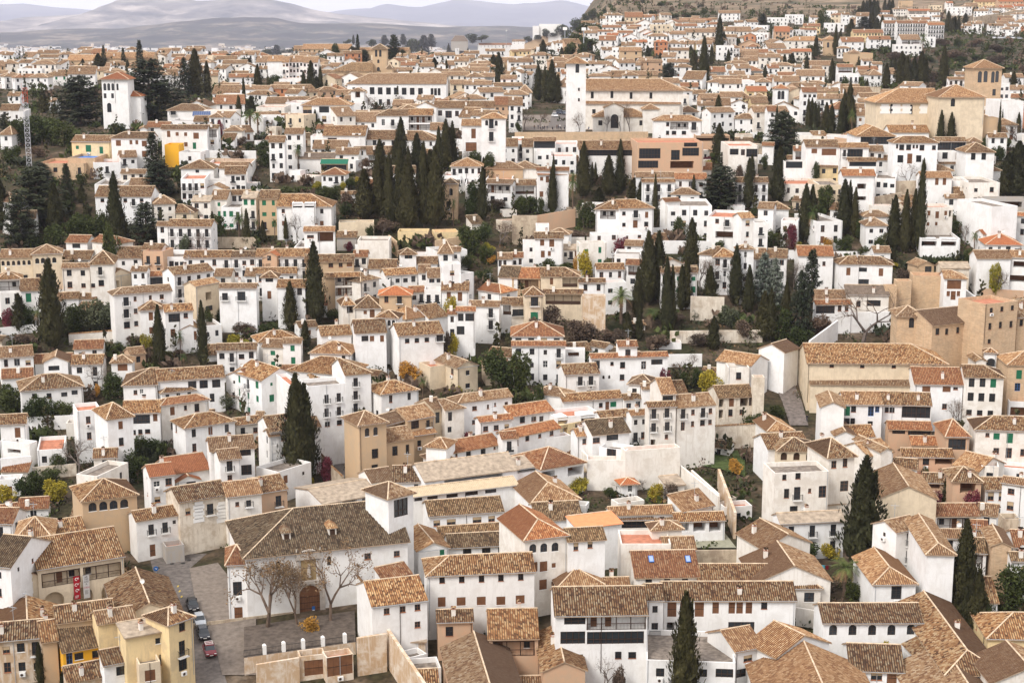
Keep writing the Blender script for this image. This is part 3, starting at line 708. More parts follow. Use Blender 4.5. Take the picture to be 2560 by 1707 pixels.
def cyp_proto(v):
    """12 m tall, radius 1.3"""
    k = ('cyp', v)
    if k in PROTO: return PROTO[k]
    r = random.Random(v*31+5); m = MB(); H = 12.0; ph = [r.uniform(0, 6.28) for _ in range(8)]; spl = r.random()
    def rad(t, a):
        base = (min(1, t*5+.35))*(1-max(0, (t-.25)/.75)**1.55)**.9 if t < 1 else 0
        l = 1+.17*sin(3*a+ph[0]+t*7)+.14*sin(5*a+ph[1]-t*16)+.13*sin(2*a+ph[2]+t*23)+.08*sin(7*a+ph[3]+t*31)
        return max(.05, 1.25*base*l)
    nz, na = 18, 10
    ring = [[Vector((rad(i/nz, 2*pi*j/na)*.82*cos(2*pi*j/na), rad(i/nz, 2*pi*j/na)*.82*sin(2*pi*j/na), .5+i/nz*(H-.9))) for j in range(na)] for i in range(nz+1)]
    for i in range(nz):
        for j in range(na): m.face([ring[i][j], ring[i][(j+1) % na], ring[i+1][(j+1) % na], ring[i+1][j]], LCYP)
    m.face(ring[0][::-1], LCYP); m.face(ring[-1], LCYP)
    tops = [(r.uniform(0, 6.28), r.uniform(.25, .55), r.uniform(.55, .85)) for _ in range(4)]
    for ta, tr_, tz in tops:
        for i in range(130):
            z_ = r.random(); o = Vector((cos(ta), sin(ta), 0)); p = o*tr_*1.25+rv(r)*.34*(1-z_)+Vector((0, 0, H*(tz-.18)+z_*H*.26)); leafq(m, p, (Vector((0, 0, 1))+rv(r)*.4).normalized(), rv(r), r.uniform(.12, .22), r.uniform(.3, .6), LCYP)
    for i in range(2300):
        t = r.random()**.85; a = r.uniform(0, 2*pi); R_ = rad(t, a)*(r.uniform(.8, 1.12) if i % 9 else r.uniform(1.05, 1.4))
        p = Vector((R_*cos(a), R_*sin(a), .4+t*(H-.7))); o = Vector((cos(a), sin(a), 0)); d = (Vector((0, 0, 1))+o*r.uniform(-.05, .55)+rv(r)*.3).normalized()
        leafq(m, p, d, o+rv(r)*.5, r.uniform(.13, .26), r.uniform(.3, .62), LCYP)
    t = MB(); t.tube((0, 0, -1.5), (0, 0, 3), .2, .13, BARK, 7)
    PROTO[k] = (m.build('crown', False), t.build('trunk', False), H, 1.3); return PROTO[k]
def con_proto(v, mat=None, nm='con'):
    """layered conifer 14 m tall, radius 3.6: boughs on a mast"""
    k = (nm, v); mat = mat or LCON
    if k in PROTO: return PROTO[k]
    r = random.Random(v*17+3); m = MB(); t = MB(); H = 14.0; t.tube((0, 0, -1.5), (0, 0, H*.95), .32, .05, BARK, 7)
    n = 74
    for i in range(n):
        f = i/n; z = 1.2+f*(H-1.6); L = 3.6*(1-f)**.75*r.uniform(.65, 1.1)+.35; a = i*2.4+r.uniform(-.3, .3)
        o = Vector((cos(a), sin(a), 0)); e = o*L+Vector((0, 0, z+L*r.uniform(-.18, .12)))
        t.tube((0, 0, z), e, .06, .02, BARK, 3, False)
        for j in range(int(30+L*22)):
            s = r.uniform(.2, 1.0); p = Vector((0, 0, z)).lerp(e, s)+rv(r)*Vector((.55, .55, .28)).length*.55
            d = (o*.9+rv(r)*.8+Vector((0, 0, -.15))).normalized(); leafq(m, p, d, Vector((0, 0, 1))+rv(r)*.6, r.uniform(.2, .36), r.uniform(.4, .75), mat)
    PROTO[k] = (m.build('crown', False), t.build('trunk', False), H, 3.6); return PROTO[k]
def ced_proto(v):
    """broad cedar 14 m tall, radius 6: flat drooping layers with gaps"""
    k = ('ced', v)
    if k in PROTO: return PROTO[k]
    r = random.Random(v*19+8); m = MB(); t = MB(); H = 14.0; t.tube((0, 0, -1.5), (0, 0, H*.9), .45, .08, BARK, 7)
    for i in range(58):
        f = i/58; z = 1.5+f*(H-2.2); L = 6.0*(1-f**1.7)**.7*r.uniform(.6, 1.08)+.5; a = i*2.4+r.uniform(-.4, .4); o = Vector((cos(a), sin(a), 0)); sd_ = Vector((-sin(a), cos(a), 0))
        e = o*L+Vector((0, 0, z+L*.05-.3)); t.tube((0, 0, z-.6), e, .09, .02, BARK, 3, False)
        for j in range(int(30+L*30)):
            s = r.uniform(.15, 1.05); p = Vector((0, 0, z-.6)).lerp(e, s)+sd_*r.gauss(0, .55*(.4+s))+Vector((0, 0, r.gauss(0, .22)))
            d = (o*.8+sd_*r.uniform(-.8, .8)+Vector((0, 0, r.uniform(-.5, .15)))).normalized(); leafq(m, p, d, Vector((0, 0, 1))+rv(r)*.5, r.uniform(.3, .55), r.uniform(.45, .85), LCON)
    PROTO[k] = (m.build('crown', False), t.build('trunk', False), H, 6.0); return PROTO[k]
def bush_proto(v, mat, nm, trunk=1.0, dens=1.0):
    """round tree 6 m tall, radius 2.8"""
    k = (nm, v)
    if k in PROTO: return PROTO[k]
    r = random.Random(v*13+1); m = MB(); t = MB(); H = 6.0
    t.tube((0, 0, -1), (0, 0, 1.8*trunk+.2), .2, .14, BARK, 6)
    lobes = []
    for i in range(15):
        d = rv(r); c = Vector((d.x*1.8, d.y*1.8, 3.0+d.z*2.2)); lobes.append((c, r.uniform(.7, 1.3))); t.tube((0, 0, 1.6*trunk), c, .09, .03, BARK, 4, False)
    for c, R_ in lobes:
        for j in range(int(170*dens)):
            o = rv(r).normalized(); p = c+o*R_*r.uniform(.55, 1.05); d = (o+rv(r)*.9).normalized()
            leafq(m, p, d, rv(r), r.uniform(.16, .3), r.uniform(.25, .45), mat)
    PROTO[k] = (m.build('crown', False), t.build('trunk', False), H, 2.8); return PROTO[k]
def bare_proto(v, leaf, nm, nleaf=0, bark=None):
    """leafless spreading tree 7 m tall, radius 3"""
    k = (nm, v)
    if k in PROTO: return PROTO[k]
    r = random.Random(v*11+2); t = MB(); m = MB(); bark = bark or BARKG; tips = []
    def br(p, d, L, R_, dep):
        n = 2 if dep < 2 else 1; q0 = p
        for i in range(n):
            d = (d+rv(r)*.22+Vector((0, 0, .05))).normalized(); q1 = q0+d*(L/n); t.tube(q0, q1, R_*(1-.3*i/n), R_*(1-.3*(i+1)/n), bark if dep < 3 else LTWG, 5 if dep < 3 else 3, False); q0 = q1
        if dep >= 6: tips.append((q0, d)); return
        for i in range(r.choice((2, 3, 3)) if dep < 4 else 2):
            s = rv(r); s = (s-d*s.dot(d)).normalized(); nd = (d*.8+s*r.uniform(.5, .95)+Vector((0, 0, .12))).normalized()
            br(q0, nd, L*r.uniform(.62, .85), R_*.6, dep+1)
        if dep > 1: tips.append((q0, d))
    br(Vector((0, 0, -.3)), Vector((0, 0, 1)), 2.1, .24, 0)
    for p, d in tips:
        for j in range(nleaf): leafq(m, p+rv(r)*.45, rv(r).normalized(), rv(r), r.uniform(.08, .16), r.uniform(.12, .2), leaf)
        if not nleaf: leafq(m, p, (d+rv(r)*.5).normalized(), rv(r), .03, .5, LTWG)
    PROTO[k] = (m.build('crown', False), t.build('trunk', False), 6.6, 3.0); return PROTO[k]
def palm_proto(v):
    """8 m tall, radius 3"""
    k = ('palm', v)
    if k in PROTO: return PROTO[k]
    r = random.Random(v+77); m = MB(); t = MB()
    for i in range(12): t.tube((0, 0, -1+i*.6), (0, 0, -.4+i*.6), .34, .27, BARK, 8)
    for i in range(44):
        a = i*2.4; el = r.uniform(-.5, 1.3); L = r.uniform(2.6, 3.3); p = Vector((0, 0, 6.3)); d = Vector((cos(a)*cos(el), sin(a)*cos(el), sin(el))); mat = LPAL if el > -.2 else LBRN
        for s in range(8):
            q_ = p+d*(L/8); t_ = d.cross(Vector((0, 0, 1)))
            t_ = t_.normalized() if t_.length > .01 else Vector((1, 0, 0))
            for sg in (-1, 1):
                for e in (0, .5):
                    b = p.lerp(q_, e); w_ = .62*(1-abs(s-3)/7); m.face([b, b+(q_-p)*.28, b+t_*sg*w_+(q_-p)*.9+Vector((0, 0, -.15))], mat)
            p = q_; d = (d+Vector((0, 0, -.17-.02*s))).normalized()
    PROTO[k] = (m.build('crown', False), t.build('trunk', False), 8.0, 3.0); return PROTO[k]
PK = {  # letter: (name, category, look, builder, variants)
 'C': ('cypress', 'cypress', 'dark green cypress', lambda v: cyp_proto(v), 5),
 'T': ('conifer', 'tree', 'broad dark conifer', lambda v: con_proto(v), 3),
 't': ('cedar_tree', 'tree', 'broad dark cedar', lambda v: ced_proto(v), 2),
 'G': ('blue_conifer', 'tree', 'pale grey-green conifer', lambda v: con_proto(v, LGRY, 'conb'), 1),
 'E': ('evergreen_tree', 'tree', 'bushy evergreen tree', lambda v: bush_proto(v, LBRO, 'ever'), 4),
 'V': ('olive_tree', 'tree', 'grey-green olive tree', lambda v: bush_proto(v, LOLI, 'olive'), 2),
 'Y': ('lemon_tree', 'tree', 'yellow-green leafy tree', lambda v: bush_proto(v, LYEL, 'yel'), 2),
 'O': ('orange_tree', 'tree', 'small tree with orange leaves', lambda v: bush_proto(v, LORA, 'ora', 1, .8), 2),
 'U': ('purple_bush', 'bush', 'dark purple leafy bush', lambda v: bush_proto(v, LPUR, 'pur', .4), 1),
 'B': ('bare_tree', 'tree', 'leafless grey-brown tree', lambda v: bare_proto(v, LTWG, 'bare'), 3),
 'D': ('plane_tree', 'tree', 'nearly bare tree with dry brown leaves', lambda v: bare_proto(v, LBRN, 'dry', 3, BARK), 3),
 'K': ('dry_shrub', 'bush', 'tangled brown twiggy shrub', lambda v: bush_proto(v, LTWG, 'twig', .3), 2),
 'P': ('palm_tree', 'palm', 'palm tree with arching fronds', lambda v: palm_proto(v), 2),
 'F': ('broad_cypress', 'cypress', 'broad dark cypress', lambda v: cyp_proto(v), 5)}
PCOUNT = [0]
def plant_line(k, tok, label):
    """k x ytop ybase widthpx : base pixel on the ground"""
    if k == 'T' and float(tok[3]) > .5*(float(tok[2])-float(tok[1])): k = 't'
    nm, cat, look, bld, nv = PK[k]; PCOUNT[0] += 1; r = random.Random(PCOUNT[0]*101)
    x, yt = px(tok[0], tok[1]); _, yb = px(0, tok[2]); wp = float(tok[3])/TX[2]
    B = hit(x, yb, 0); T_ = at_y(x, yt, B.y); h = max(.8, T_.z-B.z)
    r0 = ray(x, yb); best = None
    for P_, u_, n_, L_, z_ in FR2:                       # the foot must stand in front of whatever house would hide it
        den = r0.dot(n_)
        if den < .05: continue
        t_ = (P_-CAM).dot(n_)/den
        if t_ <= 0: continue
        p_ = CAM+r0*t_; a_ = (p_-P_).dot(u_)
        if 0 < a_ < L_ and p_.z < z_-.4 and p_.y < B.y-.4 and (best is None or p_.y < best.y): best = p_-n_*(1.0 if k in 'CF' else 1.5)
    if best is not None:
        g_ = ground(best.x, best.y); T2 = at_y(x, yt, best.y); h2 = T2.z-g_
        if h2 < 2.0*h+3.5 and h2 > .8: B = Vector((best.x, best.y, g_)); h = h2
    D = (B-CAM).length; w = wp/FPX*D
    cm, tm, H, RR = bld(PCOUNT[0] % nv)
    if k in 'tD': w *= 1.25; h *= 1.05
    if k in 'EVYOUK': w *= 1.25; h *= 1.05
    root = empty(nm, (B.x, B.y, B.z-.1), r.uniform(0, 6.28)); s = h/H; sx = w/2/RR; root.scale = (sx, sx, s)
    link('crown', cm, root); link('trunk', tm, root)
    if h > 17: sz = 'very tall'
    elif h > 11: sz = 'tall'
    elif h > 6: sz = 'mid-sized'
    else: sz = 'small'
    look = sz+' '+look.replace('small ', '')
    THINGS.append(dict(root=root, x=x, y=(yb+yt)/2, look=look, label=label, noun={'palm': 'palm', 'bush': 'bush'}.get(cat, 'tree' if k not in 'CF' else 'cypress'), cat=cat))
    if label and '@' in label: a, b = label.split('@'); THINGS[-1]['label'] = a.strip(); THINGS[-1]['mark'] = b.strip()
    return root
# ---------------------------------------------------------------- garden and retaining walls
def wall_line(tok, label):
    """x0 y0 x1 y1 height thickness colour: pixels of the two ends of the top edge; follows the ground"""
    x0, y0 = px(tok[0], tok[1]); x1, y1 = px(tok[2], tok[3]); h = float(tok[4]); th = float(tok[5]); col = tok[6]; cop = len(tok) > 7
    A = hit(x0, y0, h); B = hit(x1, y1, h); root = empty('garden_wall', ((A.x+B.x)/2, (A.y+B.y)/2, ground((A.x+B.x)/2, (A.y+B.y)/2)))
    O = root.location; u = B-A; u.z = 0; u.normalize(); n = Vector((-u.y, u.x, 0))*th/2; m = MB(); c = MB(); W = WALLS[col]
    a, b = A-O, B-O; dn = Vector((0, 0, -h-1.6)); q_ = [a-n, b-n, b+n, a+n]
    m.face(q_, W); m.face([q_[0]+dn, q_[1]+dn, q_[1], q_[0]], W); m.face([q_[2]+dn, q_[3]+dn, q_[3], q_[2]], W); m.face([q_[1]+dn, q_[2]+dn, q_[2], q_[1]], W); m.face([q_[3]+dn, q_[0]+dn, q_[0], q_[3]], W)
    m.build('wall', root)
    n2 = n*1.0+n.normalized()*.12; z = Vector((0, 0, .02)); zz = Vector((0, 0, .1)); M_ = ROOFS['a'] if cop else WALLS[col]
    e = [a-n2, b-n2, b+n2, a+n2]; L = (b-a).length
    if cop:
        c.face([e[0]+z, e[1]+z, b+zz*2.6, a+zz*2.6], M_, [(0, 0), (L, 0), (L, .4), (0, .4)]); c.face([e[2]+z, e[3]+z, a+zz*2.6, b+zz*2.6], M_, [(0, 0), (L, 0), (L, .4), (0, .4)])
        c.face([e[3]+z, e[0]+z, a+zz*2.6], W); c.face([e[1]+z, e[2]+z, b+zz*2.6], W); c.build('coping', root)
    root['kind'] = 'thing'
    THINGS.append(dict(root=root, x=(x0+x1)/2, y=(y0+y1)/2, look=f"{'high' if h > 3 else 'low'} {COLN[col]} wall"+(' with tile coping' if cop else ''), label=label, noun='wall', cat='wall'))
    return root
# ---------------------------------------------------------------- labels by landmark
ORD = ['', 'second ', 'third ', 'fourth ', 'fifth ', 'sixth ', 'seventh ', 'eighth ', 'ninth ', 'tenth ', 'eleventh ', 'twelfth ', 'thirteenth ', 'fourteenth ', 'fifteenth ', 'sixteenth ', 'seventeenth ', 'eighteenth ']
def label_all():
    marks = [t for t in THINGS if t.get('mark')]
    use = {}; bk = {}
    for t in THINGS:
        t['root']['category'] = t['cat']
        if t.get('label'): tag(t['root'], label=t['label']); use[t['label']] = 1; continue
        best = None
        for m in marks:
            if m is t: continue
            dx, dy = t['x']-m['x'], (t['y']-m['y'])*1.6; d = sqrt(dx*dx+dy*dy)
            if best is None or d < best[0]: best = (d, m, dx, dy)
        d, m, dx, dy = best
        side = ('to the right of' if dx > 0 else 'to the left of') if abs(dx) > abs(dy) else ('below' if dy > 0 else 'above')
        bk.setdefault((t['noun'], m['mark'], side), []).append((d, t))
    for (noun, mark, side), v in bk.items():
        v.sort(key=lambda a: a[0])
        for i, (d, t) in enumerate(v):
            lk = t['look']; o = ORD[min(i, len(ORD)-1)].strip()
            l = f"{lk}, {o+' '+noun if o else 'nearest '+noun} {side} {mark}"
            ws = l.split()
            if len(ws) > 16:
                l = l.replace('facing forward', '').replace('hipped tile roof', 'hipped roof').replace('gabled tile roof', 'gabled roof').replace('pyramid tile roof', 'pyramid roof').replace('nearly bare tree with dry brown leaves', 'tree with dry leaves'); l = ' '.join(l.replace(' ,', ',').split())
            if len(l.split()) > 16: l = l.replace(' with sloping lean-to roof', '').replace(' with flat roof terrace', ' with terrace').replace(' with hipped roof', '').replace(' with gabled roof', '').replace(' with tile coping', '').replace(' with gable end', '').replace(' with tile roof', '')
            if len(l.split()) > 16:
                for a_, b_ in ((' with open top gallery', ' with gallery'), (' with arched top windows', ''), ('small tree with', 'tree with'), ('weathered ', ''), ('warm ', ''), (' with gallery', ''), ('mid-sized ', ''), (' the ', ' ')):
                    if len(l.split()) > 16: l = l.replace(a_, b_)
            while l in use: l = l.replace('nearest ', 'other nearest ') if 'nearest' in l else l+' again'
            use[l] = 1; t['root']['label'] = l
            g = {'house': 'tile-roofed houses stepping up the hillside', 'cypress': 'cypresses among the houses', 'wall': 'garden walls between the houses', 'tree': 'garden trees among the houses', 'palm': 'palms in the gardens', 'bush': 'garden bushes'}.get(noun)
            if g: t['root']['group'] = g
from mathutils import noise as mn
def table(t, x):
    return lerp_table(t, x)
def hillrange(name, pts, D, depth, m, base=-92, rough=.06, nx=260, nv=26, seed=0, x0=-500, x1=3100):
    V = []; F = []; prof = [i/nv for i in range(nv+1)]
    for j in range(nv+6):
        v = prof[j] if j <= nv else 1-(j-nv)*.12
        Y = D-depth*(1-v) if j <= nv else D+depth*.3*(j-nv)
        for i in range(nx+1):
            pxx = x0+(x1-x0)*i/nx; cz = at_y(pxx, table(pts, pxx), D).z; X = (pxx-1280)/FPX/.98*D
            p = Vector((X/D*9+seed, v*3.0+seed, seed)); r = .5-abs(mn.fractal(p*2.6, .8, 2.1, 7))-.6*abs(mn.fractal(Vector((X/D*38, v*4+seed, 1)), .8, 2.1, 6))
            e = (v**1.25); hh = cz-base
            z = base+hh*e+hh*rough*r*4*v*(1-v*.93)
            if j > nv: z = base+hh*v
            V.append((X, Y, max(z, base-5)))
    n = nx+1
    for j in range(nv+5):
        for i in range(nx): F.append((j*n+i, j*n+i+1, (j+1)*n+i+1, (j+1)*n+i))
    me = bpy.data.meshes.new(name); me.from_pydata(V, [], F); me.materials.append(m); me.polygons.foreach_set('use_smooth', [True]*len(F)); o = link(name, me); o['kind'] = 'structure'; return o
def hill_mat(name, a, b_, c_, sc, dots=0):
    m, t, b = newmat(name, .95, .05); g = N(t, 'NewGeometry'); pos = g.outputs['Position']
    n = N(t, 'TexNoise', i_Scale=sc, i_Detail=10.0, i_Roughness=.68); t.links.new(pos, n.inputs[0]); c = ramp(t, [(.36, a), (.5, b_), (.66, c_)], n.outputs[0])
    if dots:      # rows of olive trees
        v = N(t, 'TexVoronoi', i_Scale=dots, i_Randomness=.35); t.links.new(pos, v.inputs[0]); d = math_(t, 'LESS_THAN', v.outputs['Distance'], .33)
        n2 = N(t, 'TexNoise', i_Scale=sc*.8, i_Detail=3.0); t.links.new(pos, n2.inputs[0]); c = mixc(t, math_(t, 'MULTIPLY', d, ramp(t, [(.42, (0, 0, 0)), (.5, (1, 1, 1))], n2.outputs[0])), c, (.035, .045, .03))
    t.links.new(c, b.inputs[0]); return m
def setting():
    # near ground: packed earth, alleys and weeds; the plain beyond: fields
    m, t, b = newmat('earth_and_alley', .95, .1)
    g = N(t, 'NewGeometry'); pos = g.outputs['Position']
    n = N(t, 'TexNoise', i_Scale=.09, i_Detail=8.0, i_Roughness=.65); t.links.new(pos, n.inputs[0]); n2 = N(t, 'TexNoise', i_Scale=1.1, i_Detail=6.0); t.links.new(pos, n2.inputs[0])
    c1 = ramp(t, [(.38, (.03, .036, .016)), (.5, (.06, .048, .028)), (.6, (.11, .08, .055)), (.72, (.2, .16, .12))], n.outputs[0])
    c2 = ramp(t, [(.3, (.5, .5, .5)), (.7, (1.2, 1.15, 1.1))], n2.outputs[0]); c = mixc(t, 1.0, c1, c2, 'MULTIPLY')
    sp = N(t, 'SeparateXYZ'); t.links.new(pos, sp.inputs[0])
    n4 = N(t, 'TexNoise', i_Scale=.02, i_Detail=12.0, i_Roughness=.75); t.links.new(pos, n4.inputs[0])
    ch = ramp(t, [(.38, (.05, .055, .03)), (.5, (.15, .11, .07)), (.62, (.26, .19, .13))], n4.outputs[0])
    c = mixc(t, ramp(t, [(0, (0, 0, 0)), (1, (1, 1, 1))], math_(t, 'DIVIDE', math_(t, 'SUBTRACT', sp.outputs[1], 1300), 300)), c, ch)
    n3 = N(t, 'TexNoise', i_Scale=.0022, i_Detail=12.0, i_Roughness=.75); t.links.new(pos, n3.inputs[0])
    c3 = ramp(t, [(.38, (.02, .024, .015)), (.48, (.05, .048, .03)), (.56, (.12, .10, .07)), (.66, (.26, .22, .17))], n3.outputs[0])
    low = math_(t, 'LESS_THAN', sp.outputs[2], -60)
    t.links.new(mixc(t, low, c, c3), b.inputs[0])
    bp = N(t, 'Bump', i_Strength=.5, i_Distance=.2); t.links.new(n2.outputs[0], bp.inputs['Height']); t.links.new(bp.outputs[0], b.inputs['Normal'])
    ys = [-400, -200, -60, 30, 60]
    y = 90
    while y < 3400: ys.append(y); y *= 1.018
    while y < 42000: ys.append(y); y *= 1.12
    us = [-1.6+3.2*i/320 for i in range(321)]; V = []; F = []
    for y in ys:
        for u in us: x = u*max(y, 200); V.append((x, y, ground(x, y)))
    n = len(us)
    for j in range(len(ys)-1):
        for i in range(n-1): F.append((j*n+i, j*n+i+1, (j+1)*n+i+1, (j+1)*n+i))
    me = bpy.data.meshes.new('ground'); me.from_pydata(V, [], F); me.materials.append(m); me.polygons.foreach_set('use_smooth', [True]*len(F)); o = link('ground', me); o['kind'] = 'structure'
    A = [(-500, 84), (0, 82), (100, 80), (160, 74), (260, 72), (340, 72), (430, 62), (520, 50), (580, 46), (640, 45), (715, 46), (745, 55), (780, 60), (860, 60), (930, 58), (990, 62), (1100, 68), (1280, 66), (1400, 75), (1700, 90), (3100, 95)]
    B = [(-500, 100), (0, 92), (50, 70), (60, 62), (100, 45), (180, 40), (270, 36), (300, 20), (330, 4), (360, -5), (430, -8), (500, 0), (560, 4), (640, -8), (690, -4), (740, 8), (800, 24), (850, 33), (900, 40), (1000, 50), (1100, 60), (1300, 80), (3100, 90)]
    Cc = [(-500, 25), (-50, 18), (60, 12), (110, 10), (160, 17), (230, 22), (270, 26), (500, 30), (820, 36), (870, 26), (920, 22), (940, 22), (960, 14), (980, 10), (1020, 16), (1060, 20), (1110, 8), (1150, -2), (1200, 4), (1230, 7), (1280, 12), (1350, 8), (1400, 2), (1445, 11), (1470, 19), (1550, 35), (1650, 48), (3100, 60)]
    hillrange('olive_hills', A, 13500, 2700, hill_mat('olive_hills', (.008, .011, .009), (.03, .03, .022), (.24, .19, .14), .0022, .012), seed=1, rough=.2)
    hillrange('pale_mountain', B, 20000, 4500, hill_mat('pale_mountain', (.04, .045, .05), (.18, .16, .14), (.46, .40, .34), .0014), seed=5, rough=.2)
    hillrange('distant_mountains', Cc, 32000, 7000, hill_mat('distant_mountains', (.05, .06, .08), (.09, .10, .12), (.15, .15, .15), .0005), seed=9, rough=.16)
    # scattered white town on the plain: thousands of buildings nobody could count
    r = random.Random(5); mb = MB(); cols = [plain('town_white', (.75, .72, .68)), plain('town_cream', (.6, .5, .38)), plain('town_roof', (.40, .24, .15))]
    for i in range(3200):
        X = r.uniform(-100, 1500); f = r.random(); Y = 4200+r.random()**1.1*7200
        if mn.noise(Vector((X*.006, Y*.0007, 3))) < -.05+(.25 if X > 900 else 0): continue
        x = (X-1280)/FPX*Y; s = r.uniform(8, 22); h = r.uniform(6, 13) if r.random() < .9 else r.uniform(14, 28); z = ground(x, Y)
        T_ = Matrix.Translation((x, Y, z)) @ Matrix.Rotation(r.uniform(-.5, .5), 4, 'Z'); mb.box(-s, s, -5, 5, -3, h, cols[0 if r.random() < .7 else 1], T_); mb.box(-s-.4, s+.4, -5.4, 5.4, h, h+.9, cols[2] if r.random() < .6 else cols[0], T_)
    tag(mb.build('plain_town'), kind='stuff', label='pale suburbs scattered across the hazy plain')
    mb = MB()
    for i in range(2600):
        X = r.uniform(-100, 1500); Y = 3800+r.random()*7600; x = (X-1280)/FPX*Y; z = ground(x, Y); a = r.uniform(0, 3); s = r.uniform(6, 16); h = r.uniform(5, 12)
        if mn.noise(Vector((X*.01+7, Y*.001, 8))) < -.05: continue
        for k in range(3):
            d = Vector((cos(a+k), sin(a+k), 0)); p = Vector((x, Y, z)); mb.face([p-d*s, p+d*s, p+d*s*.7+Vector((0, 0, h)), p-d*s*.6+Vector((0, 0, h*.9))], LBRO)
    tag(mb.build('plain_trees'), kind='stuff', label='dark tree belts between the far suburbs')
    mb = MB()
    for i in range(3600):
        Y = 310+1400*r.random()**1.35; u = r.uniform(-.34, .34)
        if u < .03 and Y > 1080: continue
        x = u*Y; z = ground(x, Y); tall = r.random() < .35; s = r.uniform(.9, 1.5) if tall else r.uniform(1.2, 3.0); hh = (r.uniform(5, 11) if tall else r.uniform(2, 5))*(1 if Y > 560 else .7)
        if 520 < Y < 660 and -.01 < u < .115 or (.16 < u < .205 and 270 < Y < 400): continue
        if any(abs(x-a) < c+.5 and abs(Y-b) < c+.5 for a, b, c in FOOT): continue
        mm = LCYP if tall else r.choice((LBRO, LCON, LTWG, LBRO))
        for k in range(40 if tall else 34):
            d = rv(r); t_ = r.random(); w_ = s*(1-t_*.8 if tall else 1); leafq(mb, Vector((x+d.x*w_, Y+d.y*w_, z+t_*hh)), (rv(r)+Vector((0, 0, .8))).normalized(), rv(r), s*.5, s*.7, mm)
    tag(mb.build('far_garden_greenery'), kind='stuff', label='dark garden greenery between the far houses')
    # scrub on the dry hillside and undergrowth in the gaps of the town
    mb = MB()
    for i in range(2600):
        Y = r.uniform(1300, 3000); u = r.uniform(.02, .5); x = u*Y; z = ground(x, Y); s = r.uniform(.8, 3.2)
        if mn.noise(Vector((x*.01, Y*.006, 2))) < -.1: continue
        for k in range(7):
            d = rv(r); d.z = abs(d.z)*.7; p = Vector((x, Y, z))+d*s; leafq(mb, p, rv(r).normalized(), rv(r), s*.8, s*.9, LBRO if i % 3 else LTWG)
    for i in range(900):
        u = r.uniform(.19, .34); Y = r.uniform(700, 1300); x = u*Y
        if Y < 640+(.34-u)*2400: continue
        z = ground(x, Y); s = r.uniform(.8, 2.6)
        for k in range(12):
            d = rv(r); d.z = abs(d.z)*.8; leafq(mb, Vector((x, Y, z))+d*s, rv(r).normalized(), rv(r), s*.5, s*.6, LBRO if i % 4 else LTWG)
    tag(mb.build('hillside_scrub'), kind='stuff', label='dry scrub dotted over the upper hillside')
    mb = MB(); foot = []
    for i in range(30000):
        Y = 230+r.random()**1.2*560; u = r.uniform(-.4, .4); x = u*Y; nz = mn.fractal(Vector((x*.03, Y*.03, 4)), 1, 2, 3)
        if nz < -.12: continue
        if Y < 262 and -.26 < u < -.02: continue
        if 535 < Y < 600 and -.01 < u < .115 or (.16 < u < .205 and 270 < Y < 400): continue
        z = ground(x, Y); s = r.uniform(.4, 1.4)*(1.5 if nz > .25 else 1); mm = (LBRO, LTWG if i % 2 else LCON, LCON, LBRO, LBRN if i % 3 == 0 else LCYP)[i % 5]
        for k in range(9):
            d = rv(r); d.z = abs(d.z)*.9; leafq(mb, Vector((x, Y, z))+d*s, rv(r).normalized(), rv(r), s*.4, s*.5, mm)
    for (P0, u, n, L, D, hw) in FRONTS:      # hedges and shrubs in the little gardens before the houses
        if r.random() < .35: continue
        off = r.uniform(1.2, 4.5); a0 = r.uniform(-.1, .5)*L; a1 = a0+r.uniform(.3, .8)*L; hh = r.uniform(1.2, 3.6); k = a0
        while k < a1:
            p = P0+u*k-n*(off+r.uniform(-.8, .8)); g_ = ground(p.x, p.y); s = r.uniform(.6, 1.3); hz = hh*r.uniform(.4, 1.1); mm = r.choice((LBRO, LBRO, LCON, LCYP, LTWG, LBRO))
            for q_ in range(int(8+hz*7)):
                d = rv(r); leafq(mb, Vector((p.x+d.x*s, p.y+d.y*s, g_+r.uniform(0, hz))), rv(r).normalized(), rv(r), s*.35, s*.45, mm)
            k += s*1.1
    tag(mb.build('undergrowth'), kind='stuff', label='tangled garden undergrowth filling the gaps between houses')
    # the air over the plain
    m = bpy.data.materials.new('haze'); m.use_nodes = True; t = m.node_tree; t.nodes.clear(); o_ = t.nodes.new('ShaderNodeOutputMaterial'); v = t.nodes.new('ShaderNodeVolumePrincipled')
    v.inputs['Color'].default_value = (.84, .85, 1.0, 1); v.inputs['Density'].default_value = 3.7e-5; v.inputs['Anisotropy'].default_value = 0.2; t.links.new(v.outputs[0], o_.inputs['Volume'])
    mb = MB(); mb.box(-52000, 52000, -600, 44000, -140, 600, m); o = mb.build('haze'); o['kind'] = 'stuff'
